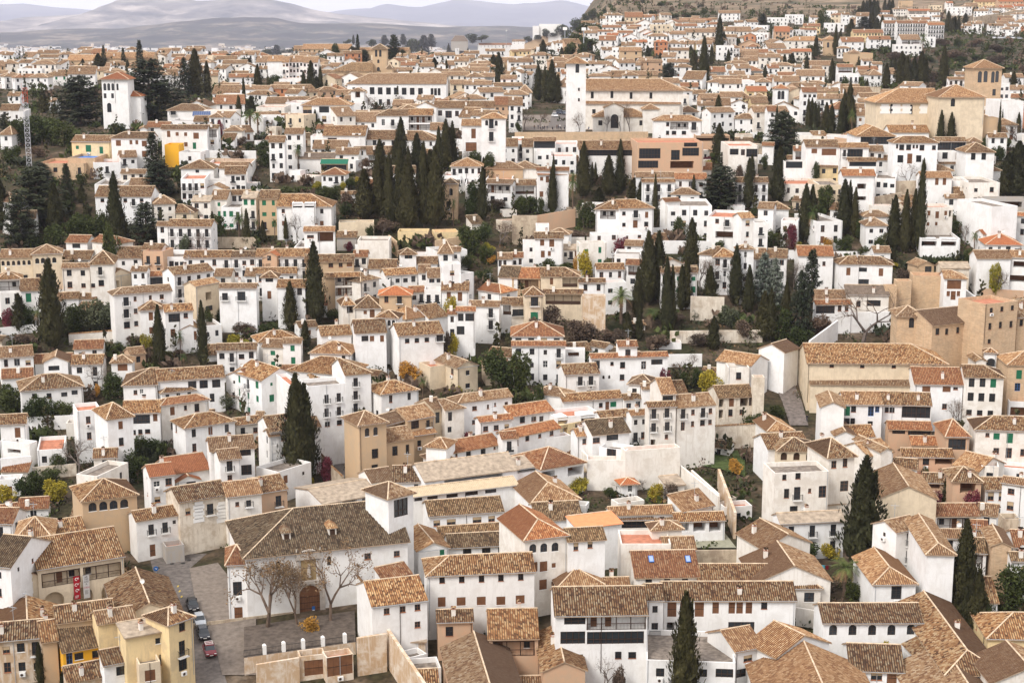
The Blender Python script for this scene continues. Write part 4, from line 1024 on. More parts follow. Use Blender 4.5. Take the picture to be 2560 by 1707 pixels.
# ---------------------------------------------------------------- streets, forecourt and small things placed one by one
def pa(ox, oy, x, y): return ox+x/3.672, oy+y/3.672
def strip(name, pairs, m, dz=.05, o=(0, 0), seg=10, steps=False):
    """a paved strip between two kerb lines given as pixel pairs, laid on the ground"""
    pts = []
    for (a, b, c, d) in pairs:
        A = hit(*pa(o[0], o[1], a, b)); B = hit(*pa(o[0], o[1], c, d)); pts.append((A, B))
    mb = MB(); prev = None
    for (A, B), (C, D_) in zip(pts, pts[1:]):
        for i in range(seg+1):
            t_ = i/seg; P, Q = A.lerp(C, t_), B.lerp(D_, t_); row = [P.lerp(Q, j/4) for j in range(5)]
            row = [Vector((p.x, p.y, ground(p.x, p.y)+dz)) for p in row]
            if prev is not None:
                for j in range(4):
                    if steps: up = Vector((0, 0, .14)); a, b, c, d = prev[j], prev[j+1], row[j+1], row[j]; mb.face([a+up, b+up, c+up, d+up], m); mb.face([a+up, b+up, b-up, a-up], m)
                    else: mb.face([prev[j], prev[j+1], row[j+1], row[j]], m)
            prev = row
    ob = mb.build(name); ob['kind'] = 'structure'; return ob
def loft(mb, rings, m):
    n = len(rings[0])
    for A, B in zip(rings, rings[1:]):
        for i in range(n): mb.face([A[i], A[(i+1) % n], B[(i+1) % n], B[i]], m)
    mb.face(rings[0][::-1], m); mb.face(rings[-1], m)
CARM = {}
def car(loc, rz, paint, label, rack=False, van=False, near=True):
    nm = 'parked_car'; root = empty(nm, loc, rz); P = paint
    if ('car', van) not in CARM:
        b = MB(); st = [(-2.1, .35, .62, .80), (-1.95, .24, .78, .86), (-1.1, .22, .92 if not van else 1.0, .88), (.9, .22, .90 if not van else 1.0, .88), (1.75, .24, .72 if not van else .9, .86), (2.05, .34, .58, .76)]
        rings = [[(x, -w_, lo), (x, -w_*1.02, (lo+hi)/2), (x, -w_*.94, hi), (x, 0, hi+.03), (x, w_*.94, hi), (x, w_*1.02, (lo+hi)/2), (x, w_, lo)] for x, lo, hi, w_ in st]
        loft(b, rings, WHITE)
        H_ = 1.46 if not van else 1.85; x0, x1, x2, x3 = (-1.85, -1.35, .35, 1.05) if not van else (-2.0, -1.8, .7, 1.4)
        g = MB(); rings = [[(x, -w_, z0), (x, -w2, z1), (x, w2, z1), (x, w_, z0)] for x, z0, z1, w_, w2 in ((x0, .86, .9, .78, .76), (x1, .88, H_-.03, .80, .62), (x2, .88, H_-.03, .80, .62), (x3, .84, .88, .76, .74))]; loft(g, rings, GLASS)
        r_ = MB(); rings = [[(x, -.64, z-.03), (x, -.6, z+.02), (x, .6, z+.02), (x, .64, z-.03)] for x, z in ((x1-.08, H_-.06), (x1+.3, H_), (x2-.2, H_), (x2+.06, H_-.05))]; loft(r_, rings, WHITE)
        for sx in (-.5,): r_.box(sx, sx+.07, -.82, .82, .85, H_-.02, WHITE)
        wh = MB(); wh.tube((0, -.1, 0), (0, .1, 0), .32, .32, plain('tyre', (.02, .02, .02), .8), 14); wh.tube((0, -.11, 0), (0, .11, 0), .19, .19, GREY, 10)
        hl = MB(); hl.box(-.06, .06, -.17, .17, -.07, .07, plain('headlamp', (.7, .7, .68), .2, .6)); tl = MB(); tl.box(-.05, .05, -.16, .16, -.09, .09, plain('tail_lamp', (.35, .02, .02), .3, .5))
        pl = MB(); pl.box(-.02, .02, -.26, .26, -.06, .06, WHITE)
        CARM[('car', van)] = (b.build('body', False), g.build('window_glass', False), r_.build('roof_panel', False), wh.build('wheel', False), hl.build('headlight', False), tl.build('tail_light', False), pl.build('number_plate', False))
    b, g, r_, wh, hl, tl, pl = CARM[('car', van)]
    for nm_, me in (('body', b), ('roof_panel', r_)):
        o = link(nm_, me, root); o.material_slots[0].link = 'OBJECT'; o.material_slots[0].material = P
    link('window_glass', g, root)
    for x in (-1.3, 1.3):
        for y in (-.78, .78): o = link('wheel', wh, root); o.location = (x, y, .32)
    for y in (-.58, .58): o = link('headlight', hl, root); o.location = (1.98, y, .6); o = link('tail_light', tl, root); o.location = (-2.06, y, .72)
    for x in (-2.11, 2.07): o = link('number_plate', pl, root); o.location = (x, 0, .45)
    if rack:
        k = MB()
        for y in (-.55, .55): k.box(-1.1, .3, y-.02, y+.02, 1.5, 1.55, WHITE)
        for x in (-1.0, -.4, .2): k.box(x-.03, x+.03, -.6, .6, 1.55, 1.6, WHITE)
        k.build('roof_rack', root)
    tag(root, label, 'car', 'cars parked by the kerb'); return root
PAINT = {}
def paint(n, c): 
    if n not in PAINT: PAINT[n] = plain('paint_'+n, c, .25, .5, metal=.2)
    return PAINT[n]
PEOPLE = {}
def person(loc, rz, label, jacket=0, pose='stand', cat='person'):
    cols = [(.02, .02, .025), (.05, .05, .07), (.35, .02, .03), (.30, .42, .04), (.06, .10, .22), (.32, .26, .18), (.55, .53, .50), (.12, .06, .04)]
    key = (pose, jacket)
    if key not in PEOPLE:
        sit = pose == 'sit'; hz = .5 if sit else .93
        kn = [(.12, .42, .5), (.12, .45, .06)] if sit else [(.11, .04, .50), (.13, -.02, .08)]
        V = [(0, 0, hz), (0, 0, hz+.22), (0, 0, hz+.47), (0, -.01, hz+.56), (0, .02, hz+.64), (0, .03, hz+.76)]; Rr = [.15, .13, .15, .055, .085, .08]; E = [(0, 1), (1, 2), (2, 3), (3, 4), (4, 5)]
        for s in (-1, 1):
            i = len(V); V += [(s*.10, .02, hz-.04), (s*kn[0][0], kn[0][1], kn[0][2]), (s*kn[1][0], kn[1][1], kn[1][2]), (s*kn[1][0]*1.1, kn[1][1]+.14, kn[1][2]-.03)]; Rr += [.10, .075, .05, .045]; E += [(0, i), (i, i+1), (i+1, i+2), (i+2, i+3)]
            i = len(V); V += [(s*.19, 0, hz+.45), (s*.25, .02, hz+.18), (s*.22, .14, hz-.02), (s*.21, .19, hz-.08)]; Rr += [.065, .05, .036, .03]; E += [(2, i), (i, i+1), (i+1, i+2), (i+2, i+3)]
        me = bpy.data.meshes.new('body'); me.from_pydata(V, E, []); o = bpy.data.objects.new('tmp', me); COL.objects.link(o)
        md = o.modifiers.new('s', 'SKIN')
        for i, r_ in enumerate(Rr): me.skin_vertices[0].data[i].radius = (r_, r_*.8)
        me.skin_vertices[0].data[0].use_root = True
        o.modifiers.new('d', 'SUBSURF').levels = 1
        dg = bpy.context.evaluated_depsgraph_get(); nm_ = bpy.data.meshes.new_from_object(o.evaluated_get(dg)); bpy.data.objects.remove(o); nm_.name = 'body'
        nm_.materials.clear(); sk_ = plain('skin', (.45, .27, .19), .6)
        nm_.materials.append(plain('jacket_%d' % jacket, cols[jacket], .9)); nm_.materials.append(plain('trousers', (.03, .035, .05), .9)); nm_.materials.append(sk_)
        for p in nm_.polygons: c = p.center; p.material_index = 2 if c.z > hz+.57 or (abs(c.x) > .17 and c.y > .15 and not (sit and c.z < .1)) else 0 if c.z > hz+.0 else 1; p.use_smooth = True
        h = MB(); n = 8
        for i in range(n):
            for j in range(3):
                a, b = 2*pi*i/n, 2*pi*(i+1)/n; f = lambda an, k: Vector((.1*cos(an)*cos(k*.5), -.01+.115*sin(an)*cos(k*.5)-.01, hz+.72+.11*sin(k*.5)))
                h.face([f(a, j), f(b, j), f(b, j+1), f(a, j+1)], plain('dark_hair', (.03, .02, .015), .8))
        PEOPLE[key] = (nm_, h.build('hair', False))
    root = empty('person', loc, rz); link('body', PEOPLE[key][0], root); link('hair', PEOPLE[key][1], root); tag(root, label, cat, 'people on the terrace' if cat == 'person' else None); return root
def plane_pt(mark, X, Y, off=0):
    P0, u, n, root, tp, zE, d, L = PLANES[mark]; r = ray(X, Y); t_ = (P0-n*off-CAM).dot(n)/r.dot(n); return CAM+r*t_
def roof_pt(mark, X, Y):
    P0, u, n, root, tp, zE, d, L = PLANES[mark]; r = ray(X, Y); t_ = (zE-CZ+tp*(CAM-P0).dot(n)+.2)/(r.z-tp*r.dot(n)); return CAM+r*t_
def awning(o, x0, y0, x1, y1, h, depth, m, label, near=False, drop=.5):
    X0, Y0 = pa(o[0], o[1], x0, y0); X1, Y1 = pa(o[0], o[1], x1, y1); M = hit((X0+X1)/2, (Y0+Y1)/2, h); A = at_z(X0, Y0, M.z) if M.y < 430 else at_y(X0, Y0, M.y-.2); B = at_z(X1, Y1, M.z) if M.y < 430 else at_y(X1, Y1, M.y-.2); B.z = A.z
    u = (B-A).normalized(); L = (B-A).length; root = empty('awning', A, atan2(u.y, u.x)); c = MB()
    c.face([(0, -.1, 0), (L, -.1, 0), (L, -depth, -drop), (0, -depth, -drop)], m); c.face([(0, -depth, -drop), (L, -depth, -drop), (L, -depth-.02, -drop-.22), (0, -depth-.02, -drop-.22)], m)
    c.face([(0, -.1, -.03), (0, -depth, -drop-.03), (L, -depth, -drop-.03), (L, -.1, -.03)], m); c.build('canvas', root)
    f = MB()
    for x in (.05, L-.05): f.tube((x, -.05, -.5), (x, -depth, -drop-.04), .03, .03, GREY, 5)
    f.tube((0, -.05, .03), (L, -.05, .03), .06, .06, GREY, 5); f.build('frame', root); tag(root, label, 'awning'); return root
def custom():
    cob = plain('cobbled_street', (.13, .112, .10), .9, var=.3); pav = plain('pavement_slabs', (.18, .148, .122), .9, var=.25); peb = plain('pebble_forecourt', (.10, .078, .062), .95, var=.35)
    A = (0, 1280); B_ = (640, 1280); C_ = (1280, 1280)
    strip('street', [(1370, 400, 1900, 380), (1400, 520, 1740, 520), (1500, 800, 1790, 800), (1740, 960, 1860, 960), (1760, 1150, 1930, 1150), (1780, 1400, 2030, 1400), (1770, 1620, 2100, 1620)], cob, .05, A)
    strip('pavement', [(1740, 520, 2000, 470), (1790, 800, 2250, 790), (1860, 960, 2350, 960), (1930, 1150, 2350, 1130), (1990, 1290, 2350, 1290), (2040, 1500, 2350, 1500)], pav, .17, A)
    strip('stepped_lane', [(90, 160, 160, 160), (85, 260, 190, 260), (60, 400, 240, 400), (130, 560, 310, 560), (200, 780, 370, 780)], plain('lane_cobbles', (.15, .125, .11), .95, var=.35), .12, (1920, 853), 9, True)
    strip('court_floor', [(1610, 190, 1940, 185), (1700, 340, 2060, 340)], plain('court_green', (.27, .26, .19), .9, var=.15), .3, C_)
    strip('stairway', [(700, 1120, 810, 1110), (800, 1290, 950, 1270)], cob, .15, (640, 853), 8, True)
    strip('church_terrace', [(0, 1060, 1300, 1060), (0, 1205, 1280, 1200)], pav, .15, (1280, 0), 4)
    strip('upper_street', [(380, 1020, 510, 1020), (330, 1180, 520, 1180)], cob, .2, (1280, 0), 4)
    strip('meadow', [(1560, 1030, 2140, 1010), (1600, 1130, 2140, 1160), (1900, 1180, 2140, 1250)], plain('weedy_grass', (.055, .075, .022), .95, var=.5), .3, C_ and (1280, 853), 6)
    mb = MB(); YL = plain('road_yellow', (.5, .36, .05), .8)
    for x, y, w_, l_ in ((1635, 680, .25, .9), (1650, 725, .25, .9), (1668, 775, .25, .9)):
        p = hit(*pa(0, 1280, x, y)); mb.face([p+Vector((a_*w_, b_*l_, .07)) for a_, b_ in ((-.5, -.5), (.5, -.5), (.5, .5), (-.5, .5))], YL)
    o = mb.build('road_marking'); o['kind'] = 'structure'
    mb = MB()
    for x, y in ((1580, 475), (1450, 512), (1735, 440), (1680, 470)):
        p = hit(*pa(0, 1280, x, y)); mb.tube(p, p+Vector((0, 0, .08)), .4, .4, IRON, 12)
    o = mb.build('drain_covers'); o['kind'] = 'structure'
    # cars in the street below the convent
    dirv = (hit(*pa(0, 1280, 1975, 1400))-hit(*pa(0, 1280, 1790, 830))); a = atan2(dirv.y, dirv.x)
    for x, y, c, l, rk in ((1768, 880, ('black', (.012, .012, .015)), 'black car parked furthest up the street beside the church wall', 0), (1832, 1020, ('silver', (.42, .44, .46)), 'silver car parked between the two dark ones in the street', 0),
                           (1866, 1140, ('charcoal', (.03, .033, .04)), 'charcoal car squeezed between the silver and the red car', 0), (1925, 1295, ('red', (.16, .012, .018)), 'dark red car with white roof rack at the front of the parked row', 1)):
        P = hit(*pa(0, 1280, x, y)); car((P.x, P.y, P.z+.06), a, paint(*c), l, rk)
    for k, (X, Y, c, l, v, rz) in enumerate(((1387, 294, ('white', (.75, .75, .74)), 'small white car driving out beside the hilltop church', 0, -1.3), (1399, 287, ('navy', (.03, .04, .07)), 'dark van parked by the hilltop church garage', 1, -1.2), (1410, 288, ('slate', (.07, .08, .10)), 'grey-blue car beside the dark van near the church', 0, -1.2),
                                       (1773, 336, ('blue', (.03, .07, .25)), 'blue car parked right of the timber-balcony house', 0, .2), (2487, 98, ('white', 0), 'leftmost white car on the hillside road', 0, .1), (2500, 98, ('white', 0), 'second white car along the hillside road', 0, .1), (2512, 98, ('silver', 0), 'silver car on the hillside road beside two white ones', 0, .1), (2530, 98, ('white', 0), 'white van parked on the hillside road', 1, .1), (2548, 99, ('silver', 0), 'silver car at the right end of the hillside road row', 0, .1))):
        P = hit(X, Y); car((P.x, P.y, P.z+.2), rz, paint(*c), l, 0, bool(v))
    # coach beyond the garden wall
    P = hit(30, 212); root = empty('coach', (P.x, P.y, P.z+.1), .05); b = MB(); g = MB(); s = MB(); wh = MB()
    loft(b, [[(x, -1.25, lo), (x, -1.25, 2.9), (x, -1.0, 3.3), (x, 1.0, 3.3), (x, 1.25, 2.9), (x, 1.25, lo)] for x, lo in ((-6, .7), (-5.8, .35), (5.7, .35), (6, .8))], WHITE); b.build('body', root)
    g.box(-5.6, 5.4, -1.27, -1.255, 1.7, 2.75, GLASS); g.build('window_strip', root); s.box(-3.5, 5.9, -1.28, -1.262, .8, 1.5, paint('teal', (.1, .4, .5))); s.build('side_stripe', root)
    for x in (-4, 3.9): wh.tube((x, -1.27, .5), (x, -1.0, .5), .48, .48, IRON, 12)
    wh.build('wheel', root); tag(root, 'white and teal coach behind a wall far up the slope', 'coach')
    # church forecourt raised on its wall, with piers and railings
    z = hit(*pa(640, 1280, 450, 965)).z+.5; q_ = [at_z(*pa(640, 1280, x, y), z) for x, y in ((-110, 1050), (905, 900), (915, 1190), (-110, 1335))]
    c = sum(q_, Vector())/4; mb = MB(); mb.face(q_, peb)
    mb2 = MB()
    for i in (1, 2, 3): a_, b_ = q_[i], q_[(i+1) % 4]; mb2.face([a_-Vector((0, 0, 6)), b_-Vector((0, 0, 6)), b_-Vector((0, 0, .003)), a_-Vector((0, 0, .003))], WALLS['e'] if i == 2 else WALLS['s'])
    o = mb.build('forecourt'); o['kind'] = 'structure'; o = mb2.build('retaining_wall'); o['kind'] = 'thing'; tag(o, 'rough earth and brick wall holding up the church forecourt', 'wall')
    root = empty('forecourt_railing', q_[3]); O = root.location; xs = [(78, 1300), (257, 1280), (433, 1250), (615, 1225), (815, 1195)]; pr = None
    rail = MB()
    e0, e1 = q_[3], q_[2]; u = (e1-e0).normalized(); L = (e1-e0).length; T_ = Matrix.Translation((0, 0, 0)) @ Matrix.Rotation(atan2(u.y, u.x), 4, 'Z')
    for i in range(int(L/.22)): rail.box(i*.22-.014, i*.22+.014, .28, .31, 0, 1.05, IRON, T_)
    for zz in (.12, 1.0): rail.box(0, L, .28, .32, zz, zz+.05, IRON, T_)
    rail.build('iron_railing', root)
    for X, Y in xs:
        P = at_z(*pa(640, 1280, X, Y), z); s_ = max(.3, min(L-.3, (P-e0).dot(u))); p = MB(); p.box(s_-.27, s_+.27, .05, .59, -.1, 1.45, WHITE, T_)
        p.face([T_@Vector(v) for v in ((s_-.27, .05, 1.45), (s_+.27, .05, 1.45), (s_, .32, 1.72))], WHITE); p.face([T_@Vector(v) for v in ((s_+.27, .05, 1.45), (s_+.27, .59, 1.45), (s_, .32, 1.72))], WHITE); p.face([T_@Vector(v) for v in ((s_+.27, .59, 1.45), (s_-.27, .59, 1.45), (s_, .32, 1.72))], WHITE); p.face([T_@Vector(v) for v in ((s_-.27, .59, 1.45), (s_-.27, .05, 1.45), (s_, .32, 1.72))], WHITE)
        p.build('pier', root)
    tag(root, 'black iron railing between five white piers along the church forecourt', 'railing')
    # stone portal, door and dormers of the convent church
    mk = 'long white convent chu'; P0, u, n, root, tp, zE, d, L = PLANES[mk]; base = plane_pt(mk, *pa(640, 1280, 495, 985)); rz = atan2(u.y, u.x)
    T_ = Matrix.Translation(base-root.location) @ Matrix.Rotation(rz, 4, 'Z'); SM = plain('portal_stone', (.42, .37, .32), .85, var=.2); p = MB()
    for s in (-1, 1): p.box(s*2.1-.42, s*2.1+.42, -.45, -.003, 0, 6.2, SM, T_); p.box(s*1.75-.16, s*1.75+.16, -.3, -.003, 6.8, 11.2, SM, T_); p.tube(T_@Vector((s*1.9, -.3, 11.2)), T_@Vector((s*1.9, -.3, 12.3)), .22, .05, SM, 6)
    p.box(-2.7, 2.7, -.6, -.003, 6.2, 6.8, SM, T_); p.box(-2.1, 2.1, -.5, -.003, 10.4, 10.8, SM, T_)
    for i in range(8):
        a0, a1 = pi*i/8, pi*(i+1)/8; q2 = [Vector((r_*cos(t_), y, 10.8+r_*.6*sin(t_))) for y in (-.5, -.003) for t_ in (a0, a1) for r_ in (0, 2.0)]
        p.face([T_@q2[0], T_@q2[1], T_@q2[3]], SM); p.face([T_@q2[1], T_@q2[5], T_@q2[7], T_@q2[3]], SM)
        q3 = [Vector((r_*cos(t_), -.35, 4.3+r_*sin(t_))) for t_ in (a0, a1) for r_ in (1.7, 2.35)]; p.face([T_@q3[0], T_@q3[1], T_@q3[3], T_@q3[2]], SM); q4 = [Vector((1.7*cos(t_), y, 4.3+1.7*sin(t_))) for t_ in (a0, a1) for y in (-.35, -.003)]; p.face([T_@q4[0], T_@q4[1], T_@q4[3], T_@q4[2]], SM)
    p.build('stone_portal', root); nch = MB(); nch.box(-1.2, 1.2, -.1, -.004, 6.8, 10.4, plain('niche_ochre', (.34, .24, .12), .9), T_); nch.tube(T_@Vector((0, -.3, 7.4)), T_@Vector((0, -.3, 9)), .4, .22, SM, 8); nch.tube(T_@Vector((0, -.3, 9)), T_@Vector((0, -.3, 9.5)), .18, .14, SM, 8); nch.build('statue_niche', root)
    dr = MB(); dr.box(-1.7, 1.7, -.14, -.004, 0, 4.3, WOODM, T_)
    for i in range(8): a0, a1 = pi*i/8, pi*(i+1)/8; dr.face([T_@Vector((0, -.14, 4.3)), T_@Vector((1.7*cos(a0), -.14, 4.3+1.7*sin(a0))), T_@Vector((1.7*cos(a1), -.14, 4.3+1.7*sin(a1)))], WOODM)
    for i in range(1, 8): dr.box(-1.7+i*.425-.015, -1.7+i*.425+.015, -.17, -.14, 0, 4.3, WOODB, T_)
    for i in range(1, 5): dr.box(-1.7, 1.7, -.18, -.14, i-.04, i+.04, WOODB, T_)
    do_ = dr.build('door', root)
    nt_ = MB(); nt_.box(.35, .85, -.2, -.185, 1.2, 2.3, BLUE, T_); nt_.box(.43, .77, -.21, -.2, 1.3, 1.7, WHITE, T_); nt_.build('notice', do_)
    so_ = MB(); so_.box(-30, -2.7, -.12, -.004, -.8, 1.7, WALLS['s'], T_); so_.box(2.7, 9.5, -.12, -.004, -.8, 1.7, WALLS['s'], T_); so_.build('stone_plinth', root)
    for X, Y in ((280, 235), (700, 192)):
        P = roof_pt(mk, *pa(640, 1280, X, Y))-root.location; T2 = Matrix.Translation(P) @ Matrix.Rotation(rz, 4, 'Z'); m = MB(); m.box(-.65, .65, -.2, 2.4, -.9, 1.0, WALLS['v'], T2)
        w_ = MB(); w_.box(-.42, .42, -.23, -.2, -.35, .75, WOODB, T2); R_ = ROOFS['a']
        for s in (-1, 1): m.face([T2@Vector(v) for v in ((s*.95, -.5, .95), (s*.95, 2.8, .95), (0, 2.8, 1.5), (0, .2, 1.5))], R_, [(0, 0), (3, 0), (3, 1), (.5, 1)])
        m.face([T2@Vector(v) for v in ((-.95, -.5, .95), (.95, -.5, .95), (0, .2, 1.5))], R_, [(0, 0), (2, 0), (1, 1)]); dm = m.build('dormer', root); w_.build('dormer_window', dm)
    mk = 'cream house with two b'; P0, u, n, root, tp, zE, d, L = PLANES[mk]; rz = atan2(u.y, u.x)
    for X, Y in ((1277, 430), (1615, 430)):
        P = roof_pt(mk, *pa(1280, 1280, X, Y))-root.location; T2 = Matrix.Translation(P) @ Matrix.Rotation(rz, 4, 'Z') @ Matrix.Rotation(math.atan(tp), 4, 'X'); m = MB(); m.box(-.42, .42, -.75, .75, .0, .12, BLUE, T2); m.box(-.32, .32, -.62, .62, .12, .135, plain('sky_glass', (.25, .33, .55), .1, .7), T2); m.build('skylight', root)
    for mk, (ox, oy), pts in (('large cream and brick church nave with studded ridge and white wall panels'[:22], (1920, 0), [(x, y) for x in (1075, 1180, 1270, 1435) for y in (968, 990, 1012, 1034)]),
                              ('pale stone house with painted white corner blocks and bracketed eaves'[:22], (0, 853), [(x, y) for x in (1825, 2040) for y in (1490, 1520, 1550, 1580, 1610, 1640)])):
        P0, u, n, root, tp, zE, d, L = PLANES[mk]; rz = atan2(u.y, u.x); m = MB()
        for i, (x, y) in enumerate(pts): p = plane_pt(mk, *pa(ox, oy, x, y))-root.location; T2 = Matrix.Translation(p) @ Matrix.Rotation(rz, 4, 'Z'); w_ = (1.7 if i % 2 else 1.3)*(1 if oy == 0 else .6); m.box(-w_, w_, -.05, -.004, -.4, .4, WHITE, T2)
        m.build('white_quoins', root)
    # banners on the gallery
    mk = 'courtyard house with a'; P0, u, n, root, tp, zE, d, L = PLANES[mk]; rz = atan2(u.y, u.x)
    for X, Y, ww, hh, m_, l in ((700, 585, 1.0, 3.9, plain('banner_red', (.33, .01, .02), .8), 'red hanging banner with white looping pattern on the timber gallery'), (788, 575, 1.0, 3.9, plain('banner_pale', (.5, .48, .46), .8), 'pale hanging banner lettered in black and red on the timber gallery')):
        P = plane_pt(mk, *pa(0, 1280, X, Y), .35); rt = empty('banner', P, rz); m = MB(); m.box(-ww/2, ww/2, -.015, .015, -hh, 0, m_); m.tube((-ww/2-.05, 0, .02), (ww/2+.05, 0, .02), .03, .03, IRON, 5); m.build('cloth', rt)
        if 'red' in l.split()[0]:
            for k in range(3):
                mm = MB()
                for i in range(9):
                    a0, a1 = 5.2*i/9, 5.2*(i+1)/9; z0 = -.55-k*.95; r0, r1 = .3*(1-i*.05), .3*(1-(i+1)*.05); mm.tube((r0*cos(a0)-.08*(k % 2), -.025, z0+r0*sin(a0)), (r1*cos(a1)-.08*(k % 2), -.025, z0+r1*sin(a1)), .05, .05, WHITE, 4)
                mm.tube((.1, -.025, -.55-k*.95), (.35, -.025, -.3-k*.95), .04, .04, WHITE, 4); mm.build('loop_pattern', rt)
            mm = MB()
            for i in range(4): mm.box(-.35, .25-.05*i, -.022, -.016, -3.3-i*.12, -3.26-i*.12, WHITE)
            mm.build('small_print', rt)
        else:
            for k, (tx, sz, mt, zz) in enumerate((('AR', .42, IRON, -.45), ('TES', .42, IRON, -.85), ('ANI', .42, IRON, -1.25), ('A', .42, IRON, -1.65), ('CRN', .46, plain('letter_red', (.4, .02, .03), .8), -2.25))):
                cu = bpy.data.curves.new('lettering', 'FONT'); cu.body = tx; cu.size = sz; cu.extrude = .004; cu.align_x = 'CENTER'; cu.materials.append(mt); t0_ = bpy.data.objects.new('lettering', cu); COL.objects.link(t0_); bpy.context.view_layer.update(); me_ = bpy.data.meshes.new_from_object(t0_.evaluated_get(bpy.context.evaluated_depsgraph_get())); bpy.data.objects.remove(t0_); t_ = link('lettering', me_, rt); t_.location = (0, -.022, zz); t_.rotation_euler = (R(90), 0, 0)
            mm = MB()
            for i in range(5): mm.box(-.32, .3-.07*(i % 3), -.022, -.016, -2.6-i*.14, -2.56-i*.14, IRON)
            mm.build('small_print', rt)
        tag(rt, l, 'banner')
    # road sign and street posts
    P = hit(*pa(0, 1280, 1437, 640)); rt = empty('road_sign', P, 0.2); m = MB(); m.tube((0, 0, 0), (0, 0, 2.6), .04, .04, GREY, 6); m.build('post', rt); m = MB(); m.tube((0, -.05, 2.4), (0, -.08, 2.4), .42, .42, BLUE, 16); m.tube((-.16, -.09, 2.5), (.14, -.09, 2.3), .05, .05, WHITE, 4); m.tube((.14, -.09, 2.3), (.14, -.09, 2.5), .04, .04, WHITE, 4); m.build('sign_face', rt); tag(rt, 'round blue road sign with white arrow at the street bend', 'sign')
    # lattice mast at upper left
    P = hit(*pa(0, 0, 270, 1540)); T_p = at_y(*pa(0, 0, 235, 810), P.y); hh = T_p.z-P.z; rt = empty('lattice_mast', P, .3); m = MB(); m2 = MB(); ns = int(hh/1.5)
    RED = plain('mast_red', (.45, .07, .03), .6); MG = plain('mast_grey', (.5, .5, .52), .6)
    for i in range(ns):
        z0, z1 = hh*i/ns, hh*(i+1)/ns; M_, mt = (m2, RED) if i >= ns-3 else (m, MG); w_ = .75
        cs = [(-w_, -w_), (w_, -w_), (w_, w_), (-w_, w_)]
        for k in range(4):
            a_, b_ = cs[k], cs[(k+1) % 4]; M_.tube((*a_, z0), (*a_, z1), .09, .09, mt, 4, False); M_.tube((*a_, z0 if i % 2 else z1), (*b_, z1 if i % 2 else z0), .05, .05, mt, 4, False); M_.tube((*a_, z1), (*b_, z1), .05, .05, mt, 4, False)
    m2.tube((-.9, 0, hh), (-.9, 0, hh+1.6), .05, .05, RED, 4)
    m.build('mast', rt); m2.build('red_top_section', rt); tag(rt, 'grey steel lattice mast with short red top at the frame edge', 'mast')
    # floodlight poles and stone cross
    for X, Y0, Y1, l in ((1412, 275*1/3.672+0, 130, 'left floodlight pole before the far dark pines'), (1459, 76, 133, 'right floodlight pole before the far dark pines'), (1448, 97, 120, 'short white chimney pole between the two floodlight poles'), (1266, 78, 118, 'floodlight pole above the far sports ground')):
        P = hit(X, Y1); tp_ = at_y(X, Y0, P.y); rt = empty('floodlight_pole', P); m = MB(); m.tube((0, 0, 0), (0, 0, tp_.z-P.z), .35, .25, GREY, 6); m.build('pole', rt); m = MB(); m.box(-1.4, 1.4, -.2, .2, tp_.z-P.z-.3, tp_.z-P.z+1.6, WHITE); m.build('lamp_head', rt); tag(rt, l, 'pole')
    P = hit(*pa(1280, 0, 703, 1180)); rt = empty('stone_cross', P); m = MB(); m.box(-.9, .9, -.9, .9, -1, .6, WALLS['v']); m.box(-.6, .6, -.6, .6, .6, 1.2, WALLS['v']); m.build('stepped_base', rt); m = MB(); m.box(-.16, .16, -.16, .16, 1.2, 5.2, WALLS['v']); m.box(-.8, .8, -.14, .14, 4.1, 4.4, WALLS['v']); m.build('cross', rt); tag(rt, 'pale stone cross on a stepped base before the hilltop church', 'cross')
    # people along the terrace wall
    r = random.Random(12); jn = ['black', 'dark grey', 'red', 'yellow-green', 'blue', 'beige', 'white', 'brown']
    xs = [32, 62, 205, 240, 262, 280, 288, 300, 322, 372, 412, 425, 440, 448, 482, 490, 498, 512, 530, 541, 570, 578, 632, 650, 662, 690, 705, 718, 735, 748, 756, 776, 860, 872, 884, 912, 935, 965, 985, 1000, 1018, 1028, 1048, 1060, 1078, 1090, 1125, 1140, 1152, 1164, 1178, 1192, 1204]
    names = {}
    for i, x in enumerate(xs):
        j = r.choice((0, 0, 1, 1, 4, 5, 6, 7)); ps = 'sit' if r.random() < .45 else 'stand'
        if x in (650, 662): j = 3; ps = 'sit'
        if x in (748, 756): j = 2; ps = 'sit'
        P = hit(*pa(1280, 0, x, 1200 if ps == 'sit' else 1198+r.uniform(-10, 4)))
        hgt = .2
        side = 'west' if x < 400 else 'tower' if x < 680 else 'porch' if x < 1000 else 'east'
        where = {'west': 'by the bare trees left of the white church tower', 'tower': 'at the terrace wall below the white church tower', 'porch': 'on the terrace wall before the church porch', 'east': 'on the terrace near the timber-balcony house'}[side]
        l = f"{'seated' if ps == 'sit' else 'standing'} person in {jn[j]} jacket {where}"; k = names.get(l, 0); names[l] = k+1
        if k: l = ' '.join((['', 'second', 'third', 'fourth', 'fifth'][k]+' '+l).split())
        l = ' '.join(l.split()[:16])
        person((P.x, P.y, P.z+hgt), r.uniform(-1, 1)+(pi if r.random() < .5 else 0), l, j, ps)
    for (X, Y, j, l) in ((2017, 1056, 0, 'person in black standing at the foot of the stepped lane'), (266, 930, 1, 'person in dark clothes walking up the narrow lane'), (1466, 692, 0, 'person in black on the red-floored deck'), (1491, 692, 3, 'person in a high-visibility vest on the red-floored deck')):
        P = hit(X, Y, 0 if j != 3 and X != 1466 else 3.2); person((P.x, P.y, P.z+.15), 2.5, l, j)
    YEL = plain('awning_yellow', (.85, .55, .03), .8); BEI = ROOFS['j']; ORA = plain('awning_orange', (.85, .27, .03), .8)
